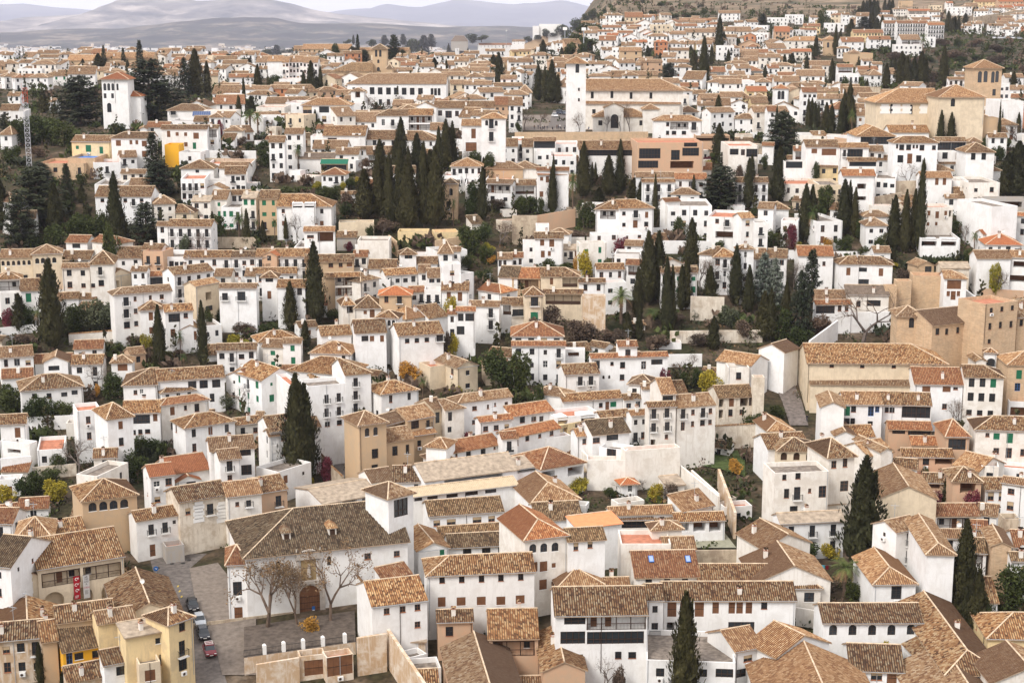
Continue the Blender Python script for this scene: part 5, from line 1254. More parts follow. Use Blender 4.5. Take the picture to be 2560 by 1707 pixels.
    awning((1280, 853), 592, 560, 770, 548, 3.6, 2.6, YEL, 'bright yellow awning over the balustraded terrace', drop=.9)
    awning((1280, 853), 165, 680, 280, 668, 3.4, 1.6, BEI, 'pale awning over the barbecue terrace below the yellow one')
    awning((1280, 853), 262, 1190, 355, 1178, 2.9, 1.8, BEI, 'leftmost beige awning of the restaurant pavilion', drop=.9)
    awning((1280, 853), 370, 1172, 500, 1155, 2.9, 1.8, BEI, 'middle beige awning of the restaurant pavilion', drop=.9)
    awning((1280, 853), 512, 1150, 650, 1130, 2.9, 1.8, BEI, 'rightmost beige awning of the restaurant pavilion', drop=.9)
    awning((640, 427), 2115, -22, 2400, -18, 3.6, 2.2, ORA, 'long vivid orange awning over a terrace between cypresses', drop=.7)
    awning((0, 427), 1890, 1430, 2040, 1425, 2.8, 2.6, BEI, 'cream awning beside the red-tiled roof deck', drop=.6)
    awning((1280, 427), 1850, 525, 2110, 530, 3.0, 2.2, BEI, 'scalloped pale awning on the red-deck villa terrace', drop=.6)
    awning((640, 427), 770, 468, 915, 470, 2.6, 2.5, BEI, 'cream awning over a garden bar below the cypresses', drop=.5)
    awning((1920, 427), 2095, 820, 2235, 825, 3.2, 2.4, BEI, 'pale awning on the outdoor-stair house balcony', drop=.5)
    # solar panels
    P = hit(*pa(0, 0, 1850, 1045), 6.5); rt = empty('solar_panels', P, .05); m = MB(); T2 = Matrix.Rotation(R(38), 4, 'X'); m.box(-3.2, 3.2, -1.2, 1.2, 0, .1, plain('solar_blue', (.04, .07, .16), .2, .6), T2)
    for i in range(9): m.box(-3.2+i*.8-.02, -3.2+i*.8+.02, -1.2, 1.2, .1, .12, GREY, T2)
    m.build('panel', rt); m = MB(); m.box(-3.2, -3.1, .6, .7, -1.4, .6, BLUE); m.box(3.1, 3.2, .6, .7, -1.4, .6, BLUE); m.build('stand', rt); tag(rt, 'row of dark blue solar panels on a villa roof', 'solar panels')
    # washing hung out
    for (o, x0, y0, x1, y1, h, l) in (((1920, 1280), 430, 480, 590, 490, 2.2, 'washing line with a teal towel beside the palm garden'), ((0, 1280), 1070, 1460, 1180, 1450, 2.8, 'washing line with lime and red clothes on the white wall'), ((0, 853), 2190, 735, 2350, 720, 5.2, 'washing line with white sheets above the restaurant slope'), ((1280, 1280), 830, 960, 1120, 950, 8.8, 'white laundry hung in the upper timber gallery')):
        A_ = hit(*pa(*o, x0, y0), h); B2 = hit(*pa(*o, x1, y1), h); B2.z = A_.z; u = (B2-A_).normalized(); L = (B2-A_).length; rt = empty('washing_line', A_, atan2(u.y, u.x)); m = MB(); m.tube((0, 0, 0), (L, 0, 0), .012, .012, GREY, 4); m.build('line', rt)
        cs = [WHITE, paint('teal', 0), paint('red', 0), plain('lime_cloth', (.35, .6, .05)), WHITE] if 'white' not in l.split()[:4] and 'sheets' not in l else [WHITE]
        xx = .2; k = 0
        while xx < L-.5:
            w_ = r.uniform(.35, .8); m = MB(); hh = r.uniform(.6, 1.3); m.box(xx, xx+w_, -.01, .01, -hh, 0, cs[k % len(cs)]); m.build('garment', rt); xx += w_+r.uniform(.1, .8); k += 1
        tag(rt, l, 'laundry')
DATA_NEAR = '''
T 0 1280 3.672
H -120 98 110 100 -40 2 gwb
H 470 198 780 150 55 2.4 gba N
H 135 264 475 242 45 3 hpl w2,z.9x1.2,c0 | brown square lookout room with two small windows and hipped tile roof @ the brown lookout room
I 245 312 .8 1.1 w
I 350 312 .8 1.2 w
H 345 522 1135 398 178 2.5 gca L,R,H3.4,M,c0 | courtyard house with a long timber gallery over cream arches and hanging banners @ the banner-hung gallery house
+H 88 602 350 574 540 2.6 xca d8,N
H -150 478 95 500 200 4 gwd
R 240 770 252 1010 10 1.6 gca
H -150 1190 385 1142 1005 2.3 gea w4
+H 385 1186 525 1166 990 2.2 goa N
H 525 1010 1050 942 826 2.6 goa N
H 575 1277 920 1217 985 1.8 gmd c0,N | golden-yellow cottage with green-framed door under dark old tiles @ the golden-yellow cottage
I 637 1335 .9 2 u
I 725 1320 1.3 1.1 c
I 875 1300 .9 1.1 i
R 1245 512 1370 830 9.5 2 gca
H 1548 1030 1768 954 838 3.7 hya N | pale yellow corner house three storeys high above the parked cars @ the yellow corner house
I 1670 1040 1 1.6 i
I 1672 1250 1.1 2.4 B
I 1678 1390 1.4 2 i
+H 1150 1150 1560 1078 970 3.2 syq t.1,N
I 1476 1175 1.6 .9 c
I 1485 1350 .7 1.6 w
+H 900 1020 1240 965 880 3 gyl N
H 955 1400 1245 1345 1235 1.8 swa w1,c0
H 625 1560 955 1495 1378 1 sea N
H 975 1460 1245 1425 1385 1.1 swa N,c0
H 1275 1395 1470 1365 1295 2.2 fca w1,z1.5x1.7
H 1250 76 1660 12 -45 2.4 gwa N | white house with two flowered iron balconies above the street bend @ the house with two iron balconies
I 1388 160 1 1.9 B
I 1516 140 1 1.9 B
I 1600 90 .6 .7 d
I 1402 350 1 2.2 D
H 1522 318 1690 295 255 .95 fk N | low blue-grey rendered utility hut on the street corner
H 2085 480 2265 470 300 3 hwb N,c0 | white chapel apse with fan-shaped red tile roof @ the chapel apse
I 2180 700 1.4 2.3 d
I 2190 930 1.3 2.2 D
C 375 1190 1500 80
C 580 1450 1640 50
T 640 1280 3.672
H -95 405 1392 252 -62 3.3 lwd c0,N,o.6 | long white convent church with two dormers and great hipped roof @ the convent church
I 1025 405 1.1 1.1 w
I 1293 380 1 1 w
I 205 490 .7 1.5 a
I 672 445 .7 1.6 a
H 1490 352 1768 322 262 1.9 xwl d10,N,c0
I 1708 365 .8 1.1 g
H 1590 34 2270 -12 -128 1.8 gwd N | white convent wing with four wide blind-shaded windows @ the wing with wide windows
I 1660 100 1.2 1.1 b
I 1793 90 1.6 1.1 b
I 2030 70 1.6 1.1 b
I 2163 60 1.2 1.1 b
H 1690 230 2260 190 138 1 swd N,c0
H 1772 324 2440 288 185 1.5 gwd N,c0
I 1938 360 1.4 1.2 i
I 2113 350 1.4 1.2 i
I 2260 345 1.4 1.2 i
H 1575 580 2555 537 388 3.4 lwa N,c0 | three-storey white convent block with four grilled windows on each floor @ the three-storey convent block
I 1708 618 .85 1.1 i
I 1888 612 .85 1.1 i
I 2070 608 .85 1.1 i
I 2248 600 .85 1.1 i
I 2430 590 .85 1.1 i
I 1705 823 1.2 1.6 s
I 1883 818 1.4 1.4 s
I 2068 813 1.4 1.4 s
I 2248 812 1.4 1.4 s
I 2425 800 1.4 1.4 s
H 1065 864 1572 802 600 3.2 gwa N,c0,o.2 | white annexe with plain tile roof beside the convent forecourt @ the white forecourt annexe
I 1200 908 .9 1.0 w
I 1347 890 .9 1.0 w
I 1483 872 .9 1.0 w
I 1483 1030 .9 1.0 w
H 1160 612 1420 556 515 2.2 swb N,c0
H 1668 1004 1990 994 893 2 gpa N
I 1775 1092 1.1 1.5 i
H 2140 1154 2590 1147 888 2.5 gpa L,N,c1
+R 2000 1100 2160 1620 9.5 2.2 gpl N
H 400 1325 635 1300 1285 1.2 fe N
I 530 1425 2.8 2.4 D
H 645 1335 892 1298 1280 1.3 fe N
I 770 1390 3.9 3 D
H 1340 1185 1555 1182 1072 1 seq t.15,N
H 1410 1335 1570 1295 1235 .9 fw N
H 1430 1448 1700 1425 1330 1.1 fw w1
H 1485 1575 1670 1565 1445 1.4 swa w1,c0
W 1200 1052 1560 1585 6 .5 e
W 925 1152 1195 1110 6 .5 e
W 0 1395 395 1330 4 .4 e
W 880 520 1065 745 5 .3 w c
D 105 430 1110 490
D 385 480 1085 260
D 685 350 1040 380
O 490 940 1150 170
T 1280 1280 3.672
H 600 150 1005 100 3 2.6 swz t.15,N,c0 | white annexe under a flat bright orange sheet roof @ the bright orange sheet roof
H 118 252 508 205 20 4.3 Xvb t.5,d12,N,c0 | white convent tower house with three arched top windows and red-brown hipped roof @ the three-arched tower house
I 192 332 1.2 1.5 a
I 293 325 1.2 1.5 a
I 396 318 1.2 1.5 a
I 215 500 .7 1.6 s
I 290 497 1.3 1.7 s
I 383 487 .7 .8 s
I 285 663 1.3 1.7 s
I 383 655 .8 .8 s
H 515 260 855 240 140 4 gwd N,c0
I 587 315 .8 1.3 b
I 717 293 .8 1.3 b
H 1000 290 1460 290 160 3 fva N
H 1290 158 1560 145 80 3.2 hvl N
H 1400 348 1685 342 225 2.6 gwl w2
H 1135 594 1718 582 352 2.1 gvb N,c0 | cream house with two blue skylights in its tile roof @ the skylight house
I 1255 630 1 1 i
I 1425 614 1 .6 w
I 1588 612 1 .6 w
H 1720 690 2835 692 476 1.8 rva N,c0 | long low wing with a very long plain tile roof ending in a hip @ the very long low roof
I 2728 780 1.6 1.6 c
H 990 68 1290 62 -20 1.3 gvl N
I 1180 110 5.5 1.4 V
H 1290 76 1540 70 0 1.2 hwl N
H 1500 82 1955 68 0 1.3 gwa N,c0
I 1570 130 2.2 2 O
I 1720 130 2.2 2 O
I 1865 130 2.2 2 O
H 430 682 832 655 515 2 hvl N
+H 640 672 1075 662 632 1.6 gvl N
H 400 944 1240 932 683 4.2 gwa N,c0 | white four-level block with stacked dark timber galleries over a courtyard @ the block with stacked galleries
I 577 985 3.1 1.4 V
I 958 990 8.6 2.3 L
I 558 1150 3.6 1.9 V
I 950 1150 8.3 1.9 V
I 580 1390 2.3 2.9 O
I 975 1310 .9 1.1 i
I 1103 1310 1.1 1 i
H 1240 802 1390 800 658 3.4 gwa w1,c0
H 1395 804 2605 802 638 2.8 gwa N,c1 | white row with brown closed doors behind white piers and red-floored balconies @ the row of brown doors
I 1468 885 1.4 2.6 D
I 1585 885 1.3 2.6 D
I 1720 885 1.4 2.6 D
I 1870 870 1 2.1 D
I 2018 870 1 2.1 D
I 2090 870 1 2.1 D
I 2175 870 1 2.1 D
I 2315 850 .9 1.3 i
I 1455 1060 1.2 1.8 O
I 2105 1045 4 1.4 V
H 1245 962 1428 967 855 1.5 gwl N,c0
I 1380 1048 .7 1.6 D
H 1232 1354 2050 1380 1085 2.4 fwd N | low white block with weathered grey roof terrace and little parapet piers @ the grey terrace block
I 1360 1470 1.2 1.3 c
I 1752 1475 1.2 1.2 c
I 1950 1475 2.5 1.3 V
H 2050 1272 2300 1225 1040 2.5 gwl N
I 2167 1340 1.5 1 b
I 2103 1475 1.7 1.3 V
I 2222 1475 1.2 1.3 V
R 400 1030 480 1370 6 2 gpa N
W 0 1400 455 1392 3 .3 w c
H -60 1645 460 1632 1503 1 gwl N
W 1690 348 2150 342 3 .3 s
F 1575 720 1790 250 | large dark cypress rising before the brown-door row @ the large front cypress
B 850 1310 1580 270
K 970 1370 1500 110
T 1920 1280 3.672
R -70 60 180 200 9 2 gvl N
R 85 270 240 490 12 1.9 gvl N
H 120 100 700 72 -5 2.2 gwq B,w3
F 860 -518 520 330 | biggest broad dark cypress standing over the palm garden @ the biggest cypress
E 350 230 500 300
E 240 300 480 160
Y 570 270 430 170
P 700 430 770 340
K 520 560 720 200
E 790 620 790 180
H 975 657 1358 652 450 2.2 Xwl d13,N,c0 | small white pavilion with one tall window under a pointed tile roof @ the tall-windowed pavilion
I 1178 735 1.6 2.2 i
H 1462 378 1712 382 210 4.2 Xwl d17,N,c0
H 1180 182 1400 132 30 3.4 gwl B
H 1530 28 1940 26 -80 2 gwb L,N
H 1615 232 1960 236 158 1.6 gwl w3
H 1825 364 2005 372 235 2.4 gwd L
H 1870 142 2015 150 72 2 gwb w1
H 2055 305 2235 312 250 3 xbl N,d9,c0 | tall bare brick gable end among white roofs @ the bare brick gable
H 2240 442 2480 448 368 2.6 gwd w3
H 2270 315 2450 320 165 2.2 gwb w2
H 2170 62 2320 62 8 2.6 fs N
H 1550 812 2110 822 590 1.3 lwa N
C 1775 65 1040 250 | tall slim cypress before the long low garden roof @ the tall slim cypress pair
C 1900 520 1290 190
C 1800 660 1180 90
E 2230 440 920 320
E 1985 720 950 160
R 1430 728 1830 1270 8 2.2 rwa N
H 510 1009 1420 1007 836 2.4 gwa N,c0 | long white hall with five arched shuttered windows @ the hall with five arched windows
I 598 1080 1.2 1.7 a
I 777 1080 1.2 1.7 a
I 957 1080 1.2 1.7 a
I 1134 1080 1.2 1.7 a
I 1312 1075 1.2 1.7 a
W 262 872 508 912 3 .3 v
R 1490 1086 1640 1225 8 1.8 gwa N
H 760 1444 1245 1462 1212 2 gwa N,c0
I 805 1495 1 1.2 i
I 997 1495 1.6 1.4 b
I 1137 1520 1.4 1.8 D
R 330 1190 520 1620 16 2.2 gwl N,c0 | great tile roof running towards the viewer with mortared ridge @ the great front roof
R 60 1000 330 1130 10 2.4 gwl N
R 1600 1212 1860 1610 14 2 gwl N,c0
H 2022 1150 2530 1160 922 2.6 lya c0 | yellow house with hipped tile roof and three small side windows @ the yellow hip-roofed house
R 2190 1185 2400 1420 10 3.2 gvl N
Y 1070 1180 1245 170
'''
DATA_MID = '''
T 0 853 3.672
H 0 152 305 130 45 2.3 gwl w3
H 20 338 300 322 250 1.6 swb N
H 400 190 620 180 112 2.3 xwl d7,N
I 495 247 2.4 1.1 c
H 320 200 660 185 115 1.2 gwb N
H 678 68 940 60 -10 1.6 gwb
H 655 213 940 205 125 2 gwa w2
H 1020 195 1210 190 125 2.2 pwl N,c0
I 1125 240 2.2 1.6 s
H 1200 120 1335 105 52 1.5 gpl w1
H 195 455 760 410 300 2.4 hwa N | white house with climbing greenery and red-brown windows @ the creeper-covered house
I 317 500 1 1 i
I 450 497 1 1 i
I 590 488 1.3 1 c
I 685 470 1.3 1 c
H 705 640 925 620 560 3.6 fw N | tall white terrace tower with roof railings and red shutters @ the railed white terrace
I 810 722 .9 1.5 w
I 820 867 .9 1.5 w
H 0 762 235 750 670 2.7 gwa N
I 162 838 1.1 2.1 s
H 985 712 1218 682 555 4.4 hwa N,c0 | tall white corner house with fan-shaped tile roof and red shutters @ the tall white corner house
I 1107 770 .9 1.6 s
I 1113 920 .9 1.6 i
H 1125 660 1465 650 545 3 gwa N
I 1300 715 3.4 1.9 V
I 1425 700 .9 1.6 D
I 1230 835 .7 1 i
I 1288 830 .8 1 i
I 1355 825 1 .9 i
H 1130 405 1440 395 250 2.8 lwa N
I 1243 468 .8 1 w
I 1300 460 .8 1 p
H 1450 365 2060 325 240 2.7 gwa N | long white house with three square brown glazed bays upstairs @ the long glazed-bay house
I 1765 400 1.8 1.7 V
I 1870 395 1.8 1.8 V
I 1985 388 1.8 1.8 V
I 1948 518 1 1.9 c
H 1485 472 1785 440 355 2.1 hwa w3,z.8x1.5,c0 | white two-tiered house with small hipped upper storey and pinkish eaves @ the two-tiered house
+H 1478 588 1915 530 500 3.2 hvb N,c0
I 1583 640 1 1.8 s
I 1702 610 .6 1 i
I 1807 608 1 1.7 i
I 1590 780 1 1.8 O
H 1395 790 1548 775 750 1.2 fw w1
H 1700 795 2155 730 650 2.7 hwa w3,z.9x1.7,c0
H 2170 770 2400 740 690 2 gva w2
H 1990 83 2350 75 20 2.4 gwa w4
H 2150 280 2400 360 160 3 gwa S,w3
H 0 910 270 940 920 1.7 fw N
I 130 1010 3.2 .9 O
H 340 1000 590 985 870 1.6 fwk w2 | open red-tiled terrace with a teal awning and iron rail @ the red-tiled terrace
H 860 1070 1070 1060 985 2.2 gva w1
H 890 1240 1175 1110 1070 2.4 fv w2
H 1380 1242 1600 1215 1120 2.6 gwt w2,c1 | white house with bright red L-shaped tile roof @ the bright red tile roof
+H 1570 1215 1925 1165 1035 2 gwt N
+H 1625 1290 1830 1265 1235 1.6 xwt d9,N,c0
I 1755 1300 1.8 .8 V
H 2020 1090 2210 1070 985 3.6 gwl N,c0
I 2108 1145 1.1 2 B
I 2110 1250 .9 1 w
+H 1930 1000 2335 970 870 3.6 gwl N
I 2240 1020 2.6 1.3 V
I 2255 1180 2.3 2 V
H 755 1465 1255 1400 1255 3.4 hoa N,c0 | ochre mirador house with four arched shuttered openings and wide eaves @ the ochre mirador
I 850 1520 1.4 1.6 a
I 948 1510 1.4 1.6 a
I 1043 1500 1.4 1.6 a
I 1140 1487 1.4 1.6 a
H 1645 1470 2082 1400 1298 3.2 gaa N,o.5,c0 | pale stone house with painted white corner blocks and bracketed eaves @ the house with white corner blocks
I 1930 1540 1.2 2 B
I 1725 1560 .9 1.2 b
+H 2085 1425 2400 1390 1275 3.2 gvl N
I 2178 1493 .7 .8 w
I 2283 1487 .9 1.2 B
H 0 1600 190 1570 1490 1.6 gwb N
W 250 695 705 675 3 .3 w
W 0 1075 285 1050 5 .3 w
W 125 1170 700 1120 2.5 .3 a
W 1530 985 1680 960 2 .3 w
W 0 1260 160 1250 2.5 .3 w
W 130 1570 460 1510 1.5 .3 v
T 1920 853 1
T 0 853 3.672
C 1468 -340 265 115
C 1868 -380 245 100
E 300 470 690 160
E 420 500 680 180
E 600 520 700 220
E 130 380 660 260
E 30 500 640 90
E 1030 295 520 200
O 890 380 520 60
B 880 200 420 160
B 720 880 1240 330
E 530 1040 1150 160
E 1240 975 1200 210
E 1480 1000 1130 100
V 1410 1010 1130 90
E 1280 870 1000 180
E 1430 860 990 220
K 1600 880 1050 130
E 240 1210 1460 160
E 350 1170 1400 170
E 490 1140 1300 160
Y 520 1245 1470 220
Y 65 1300 1500 150
V 2090 450 620 170
B 2230 400 700 260
P 1660 -100 170 100
P 1690 110 260 90
K 350 30 110 80
E 1090 0 90 120
T 640 853 3.672
H 60 45 245 50 -20 2.2 gvl S,w1
H 245 10 410 10 -30 2.6 gwl S
H 495 105 865 115 0 1.8 hwl w3
H 0 360 180 310 195 2.4 rwb w1
H 820 305 1055 285 145 4.6 rwa N,c0 | tall white apartment house with flowered balconies and very wide tile roof @ the tall white apartment house
I 915 375 1 1.9 B
I 915 495 1 1.9 B
I 915 610 1 1.9 B
+H 510 355 812 325 288 1.5 gwl N,c0
I 690 370 4.8 1.2 O
+H 300 260 820 305 135 2 hwa N,c0
+H 470 415 820 385 330 5.6 fw N
I 648 530 .9 1.8 B
I 760 515 .9 1.8 B
I 648 655 .9 1.8 B
I 762 640 .9 1.8 B
I 655 760 1 1 i
I 765 745 1 1 i
H 180 300 340 430 330 4 fw N
H 1150 485 1490 440 350 3.2 hwa w2
H 1860 560 2350 500 460 3.8 lwl N | white four-storey house with small red windows rising behind @ the small-red-windowed house
I 2007 615 1.1 .9 w
I 2130 600 .5 .9 w
I 2195 580 .5 .7 w
I 2298 577 .8 1 w
I 2005 740 1.1 .9 w
I 2005 865 1.1 .9 w
H 2060 740 2350 710 685 3 gwb w3
H 1850 240 2035 215 90 2 xcl d10,w1 | cream gabled cottage with pinkish tile roof beside a red terrace @ the pinkish-roofed cottage
H 1600 235 1850 205 165 1.6 fcr N
H 945 768 1195 735 590 4.6 pol N,c0,o.5 | square brown stone tower house with twin arched windows and white-studded ridges @ the brown tower house
I 1020 835 .95 1.7 a
I 1098 825 .95 1.7 a
I 1092 1030 1.3 1.9 i
I 1090 1165 1.3 1.5 i
+H 1160 928 1450 885 785 3 gol N,c0
I 1275 1005 1.1 1.9 i
I 1390 990 .7 1.9 i
+H 1180 770 1385 715 640 3.4 gol L,M,c0
H 1390 725 1635 680 580 3.4 gol N,c0
I 1460 765 1.9 1.7 V
I 1580 755 .9 1.5 B
+H 1440 865 1650 835 790 2.4 gol N,c0
I 1498 935 .8 1.2 i
H 1630 620 1735 600 510 3.6 gcl N
I 1667 700 1.1 2.3 V
+H 1735 625 1910 605 520 3.6 rvl N
I 1782 690 .9 1.9 i
I 1778 810 .9 1.2 i
H 1640 1105 1825 1080 935 2 pwl w1,o.5
+H 1560 960 1745 975 855 3 pwl N,c0
H 1800 1020 2240 940 870 2.1 gwb N
I 1840 1040 .5 .8 w
I 1950 1035 1.1 1.5 i
I 2085 1010 1.1 1.4 i
I 2190 975 .5 .7 w
H 2260 890 2400 880 825 2.8 gwb B
H 1550 1280 2400 1170 1060 2.2 gwq N,c0 | long restaurant hall with grey corrugated roof above an open white balcony @ the grey-roofed restaurant hall
I 2000 1260 12 .8 O
+H 1430 1425 2400 1312 1301 2.2 swj N,t.35,c0
I 1490 1425 1.5 .9 V
I 1620 1410 2 .9 V
I 1800 1390 2.2 1 V
I 1980 1370 2.4 1 V
I 2155 1345 2.2 1 V
H 1260 1290 1540 1285 1140 2 gwa w2
H 1060 1290 1270 1260 1160 1.8 gwl N
H 615 1490 1145 1395 1290 1.5 gwq N,c0,t.2 | low white shed with flat greyish sheet roof and open dark bays @ the grey sheet-roofed shed
I 710 1500 2.6 .9 O
I 860 1470 3 .9 O
I 1030 1430 2.6 .9 O
+H 430 1375 615 1490 1370 1.5 fw N
H 960 1260 1085 1250 1215 1.2 fw N
H 1215 1434 1442 1380 1262 5.5 pwl N,c0,o.5 | white bell tower with timber-latticed lookout under a pointed tile roof @ the latticed white tower
I 1330 1525 2.8 3 V
H 0 1395 285 1350 1230 2.8 gpa N | faded pink-white house with one brown shuttered balcony @ the faded pink house
I 207 1465 1.1 2 B
H 0 690 60 690 650 2 gvl
H 130 830 590 780 660 3.2 gwa w2
H 120 865 215 855 800 3 gwl w1
H 0 1150 200 1200 1010 2 fw w1
H 145 1100 300 1100 1025 1 goa N
W 575 1010 690 1130 3 .3 s c
W 690 1140 800 1240 3.5 .3 s c
W 600 940 820 905 2.5 .4 s
F 385 290 1310 250 | close pair of stout cypresses fused at the trunk, taller stem @ the fused cypress pair
F 460 380 1300 220
C 345 520 1300 140
U 640 1040 1290 150
U 1885 815 930 140
O 1410 165 390 190
P 1530 320 520 110
Y 1830 400 500 120
B 1540 260 400 100
T 640 853 3.672
T 2260 853 1
T 640 853 3.672
E 2250 20 480 320
Y 500 1240 1340 80
E 530 300 420 60
T 1280 853 3.672
H 0 40 490 40 0 3 gwb w4
H 350 75 670 75 58 2.2 fw N
I 415 120 2.3 1.1 O
I 565 120 2.5 1.1 O
H 490 305 800 290 205 3.2 gwa N | white house with long red-tiled side balcony and two shuttered balconies @ the red side balcony house
I 627 365 1.1 2.0 B
I 725 360 1.1 2.0 B
I 565 460 1 .5 w
I 705 460 1 .5 w
H 730 155 1430 135 110 3.4 gwb N,c0 | broad white carmen with rooftop penthouse and two tiny arched windows @ the penthouse carmen
I 780 215 1.2 1.8 i
I 918 205 .7 .8 i
I 1015 218 1.1 1.4 i
I 1208 220 1.1 1.8 w
I 1330 190 2.6 1.2 V
I 840 330 .5 .8 a
I 893 328 .5 .8 a
I 1010 330 1 1.3 i
+H 980 48 1150 45 -5 4.2 gwb w1
H 1070 388 1290 400 305 3 hwl w2
H 1195 432 1300 430 395 3 gwl N
H 1380 485 1505 480 335 5 gvl N,c0
I 1428 535 2.2 1.9 V
+H 1255 605 1505 595 578 4.4 gva N,c0
I 1303 665 1 2 B
I 1423 655 1 2 B
I 1300 790 1 1.8 B
I 1425 780 1 1.8 B
I 1418 875 .7 .9 w
I 1295 935 1 1.6 O
H 1515 610 1870 580 480 4.2 gvl N,o.2 | cream-white terrace house row with iron balconies and brown shutters @ the cream terrace row
I 1572 665 1 2 B
I 1662 650 .8 1.1 w
I 1755 655 1 2 B
I 1822 638 .8 1.1 w
I 1568 780 .9 1.8 w
I 1658 757 .7 1.1 w
I 1748 748 1 1.1 i
I 1818 740 .8 1 w
H 195 470 480 500 415 2.6 hwl N
H 470 552 1015 515 465 2.4 gwa N
I 815 585 .8 1 i
I 875 595 .9 2 D
I 930 578 1.4 1.2 g
H 1030 530 1200 518 480 2.2 gwa w2
H 1100 680 1250 668 645 3 gwl w2
H 820 705 1085 680 630 2.2 gwa N
H 400 700 820 660 600 2.4 fw w3,N | white terrace with balustrade and bright yellow awning @ the yellow awning terrace
I 470 650 2.3 1.6 O
I 700 640 3.2 1.4 O
+H 440 770 820 700 735 2 fy N
I 490 810 1.4 1.8 O
I 597 775 1 1.1 w
H 0 690 380 635 560 2.6 gwb N,c0
I 95 718 1.2 1.4 i
I 200 712 1.2 1 w
I 270 712 1 1.2 w
+H 0 880 440 790 755 2.6 gwb N,c0
I 45 930 .8 1.2 w
I 140 888 .9 1.1 i
I 255 867 .8 .8 w
I 363 838 1 1.2 w
H 740 855 1080 825 705 3 gwd N,c1 | white house with dark hipped roof, brown bay and rooftop deck @ the decked white house
I 677 917 1.5 1.1 w
I 800 890 2.3 1.4 s
I 922 880 2.5 1.3 c
I 1000 880 1.5 1.8 D
+H 600 870 740 860 795 2.6 gwl N
I 677 917 1.4 1.1 w
+H 800 970 1050 1000 930 2.4 fw N
I 913 1010 1.9 1.6 i
H 1040 1005 1545 972 940 2.6 fv N,d3 | high blank cream wall block stained with age @ the high blank cream wall
H 690 1085 1045 1090 1000 2 fv N,d3
W 540 885 740 1100 5 .4 v
H 310 890 540 860 840 2 fw N
H 270 1165 660 1100 950 2 hwb N,c0,o.5 | restaurant pavilion with bright orange-brown tiles and three cream awnings @ the awning pavilion
I 320 1225 3 1.4 O
I 450 1215 3.4 1.6 O
I 580 1190 3.4 1.8 O
H 0 1180 260 1140 1045 2 swq t.1,N
I 120 1170 6 .8 O
H 180 1480 620 1440 1270 2.2 Xwl d12,N
H 220 1640 640 1620 1470 1.8 gwd N
H 900 1590 1480 1570 1510 1.6 gwl N
H 1570 1560 1850 1500 1350 1.6 swl w2
H 1010 1308 1150 1298 1262 .9 pwt N,c0,o.5 | tiny garden shrine with bright red-orange tile cap @ the little garden shrine
I 1085 1345 .9 1.6 p
H 1420 1325 1585 1310 1225 1 svq N,t.2
H 1900 515 2220 500 400 2.5 gad N | half-ruined house with black mossy roof and broken doorways @ the half-ruined house
I 1910 560 1 2.2 O
I 2015 555 1.1 2.1 s
I 2130 560 1.8 2 O
I 2218 548 1 2 w
I 1903 670 1 2 O
I 2005 655 .9 1.5 i
I 2107 648 .9 1.1 w
H 2215 330 2320 330 310 4 fa N
H 1985 240 2180 240 200 3 fva w1
H 2200 220 2350 170 130 2.6 xwl N,d9
W 1690 790 2350 750 5 .4 a c
W 1540 1130 1900 1420 4 .4 v
W 1650 1180 1900 1400 4 .4 v
W 1900 1170 2050 1568 5 .5 e
W 1420 120 1745 115 3 .3 w
W 1500 905 1670 890 2 .3 s
T 1280 853 3.672
E 70 60 500 230
C 1030 -20 100 60
T 1280 853 3.672
Y 1820 255 480 210
Y 595 1230 1400 190
Y 1320 1290 1480 150
E 905 1320 1450 110
O 1300 1350 1470 60
U 1390 225 370 120
B 1540 170 320 140
B 1640 110 310 130
E 1600 280 430 130
E 1720 220 420 130
E 250 360 540 160
O 2050 1060 1230 120
K 1450 1290 1480 150
B 1440 1270 1500 160
E 2230 660 760 220
E 2230 1000 1060 60
E 2100 1400 1500 80
B 990 1280 1400 130
B 1200 1260 1380 140
T 1920 853 3.672
H 365 195 1640 205 25 3.6 rca N,c0,o.5 | very long tan convent church roof with studded white ridge and small clerestory windows @ the long convent church roof
I 585 222 .9 .9 i
I 865 226 .9 .9 i
I 1155 228 .9 .9 i
I 1417 230 .9 .9 i
I 1528 232 .9 .9 i
+H 390 388 1370 405 252 2.2 scl N,c0
H 1350 390 1790 398 240 3.4 gwb N | white convent annexe with two dark shuttered windows @ the two-shutter annexe
I 1453 438 1.7 1.2 s
I 1640 440 1.7 1.2 s
I 1722 433 1 .6 w
I 1620 597 1 1.2 w
H 1805 320 2165 330 222 4.2 rva N | cream-white townhouse with three green and grey blinds on top @ the green-blind townhouse
I 1870 380 1.2 1.9 c
I 1970 380 1.2 1.9 c
I 2068 385 1.2 1.9 g
I 1860 508 1.2 1.8 i
I 1958 513 1.2 1.8 i
I 2057 517 1.2 1.8 i
I 1845 650 1.1 1.1 i
I 1943 655 1.1 1.1 i
I 2040 660 1.1 1.2 i
H 2205 212 2500 215 90 4 lbl N | tall orange-brick house with green shutters at the frame edge @ the orange-brick house
I 2305 305 1.2 2 g
I 2290 420 1.2 1.8 u
+H 2215 550 2500 560 530 1.6 fw N
I 2300 650 3.5 2.2 O
H 490 600 700 605 468 4 xwl N,d10
+H 700 575 1050 578 462 3.4 gwl N,c1 | white house with cobalt blue shutters and two air conditioners @ the blue-shuttered house
I 722 640 1.2 2 g
I 785 622 1 1.3 i
I 945 642 1.2 2.1 u
I 1003 625 .9 1.3 u
I 718 735 1.2 1.4 i
I 777 735 .9 1.4 i
I 938 750 1 .8 i
H 1055 578 1230 582 465 3.2 gwa N
I 1090 628 .8 1.1 i
I 1138 630 1 1.1 i
H 1230 580 1500 588 472 3.2 gwa N | white house with a wide black glazed gallery @ the black glazed gallery
I 1360 645 6.6 2.7 V
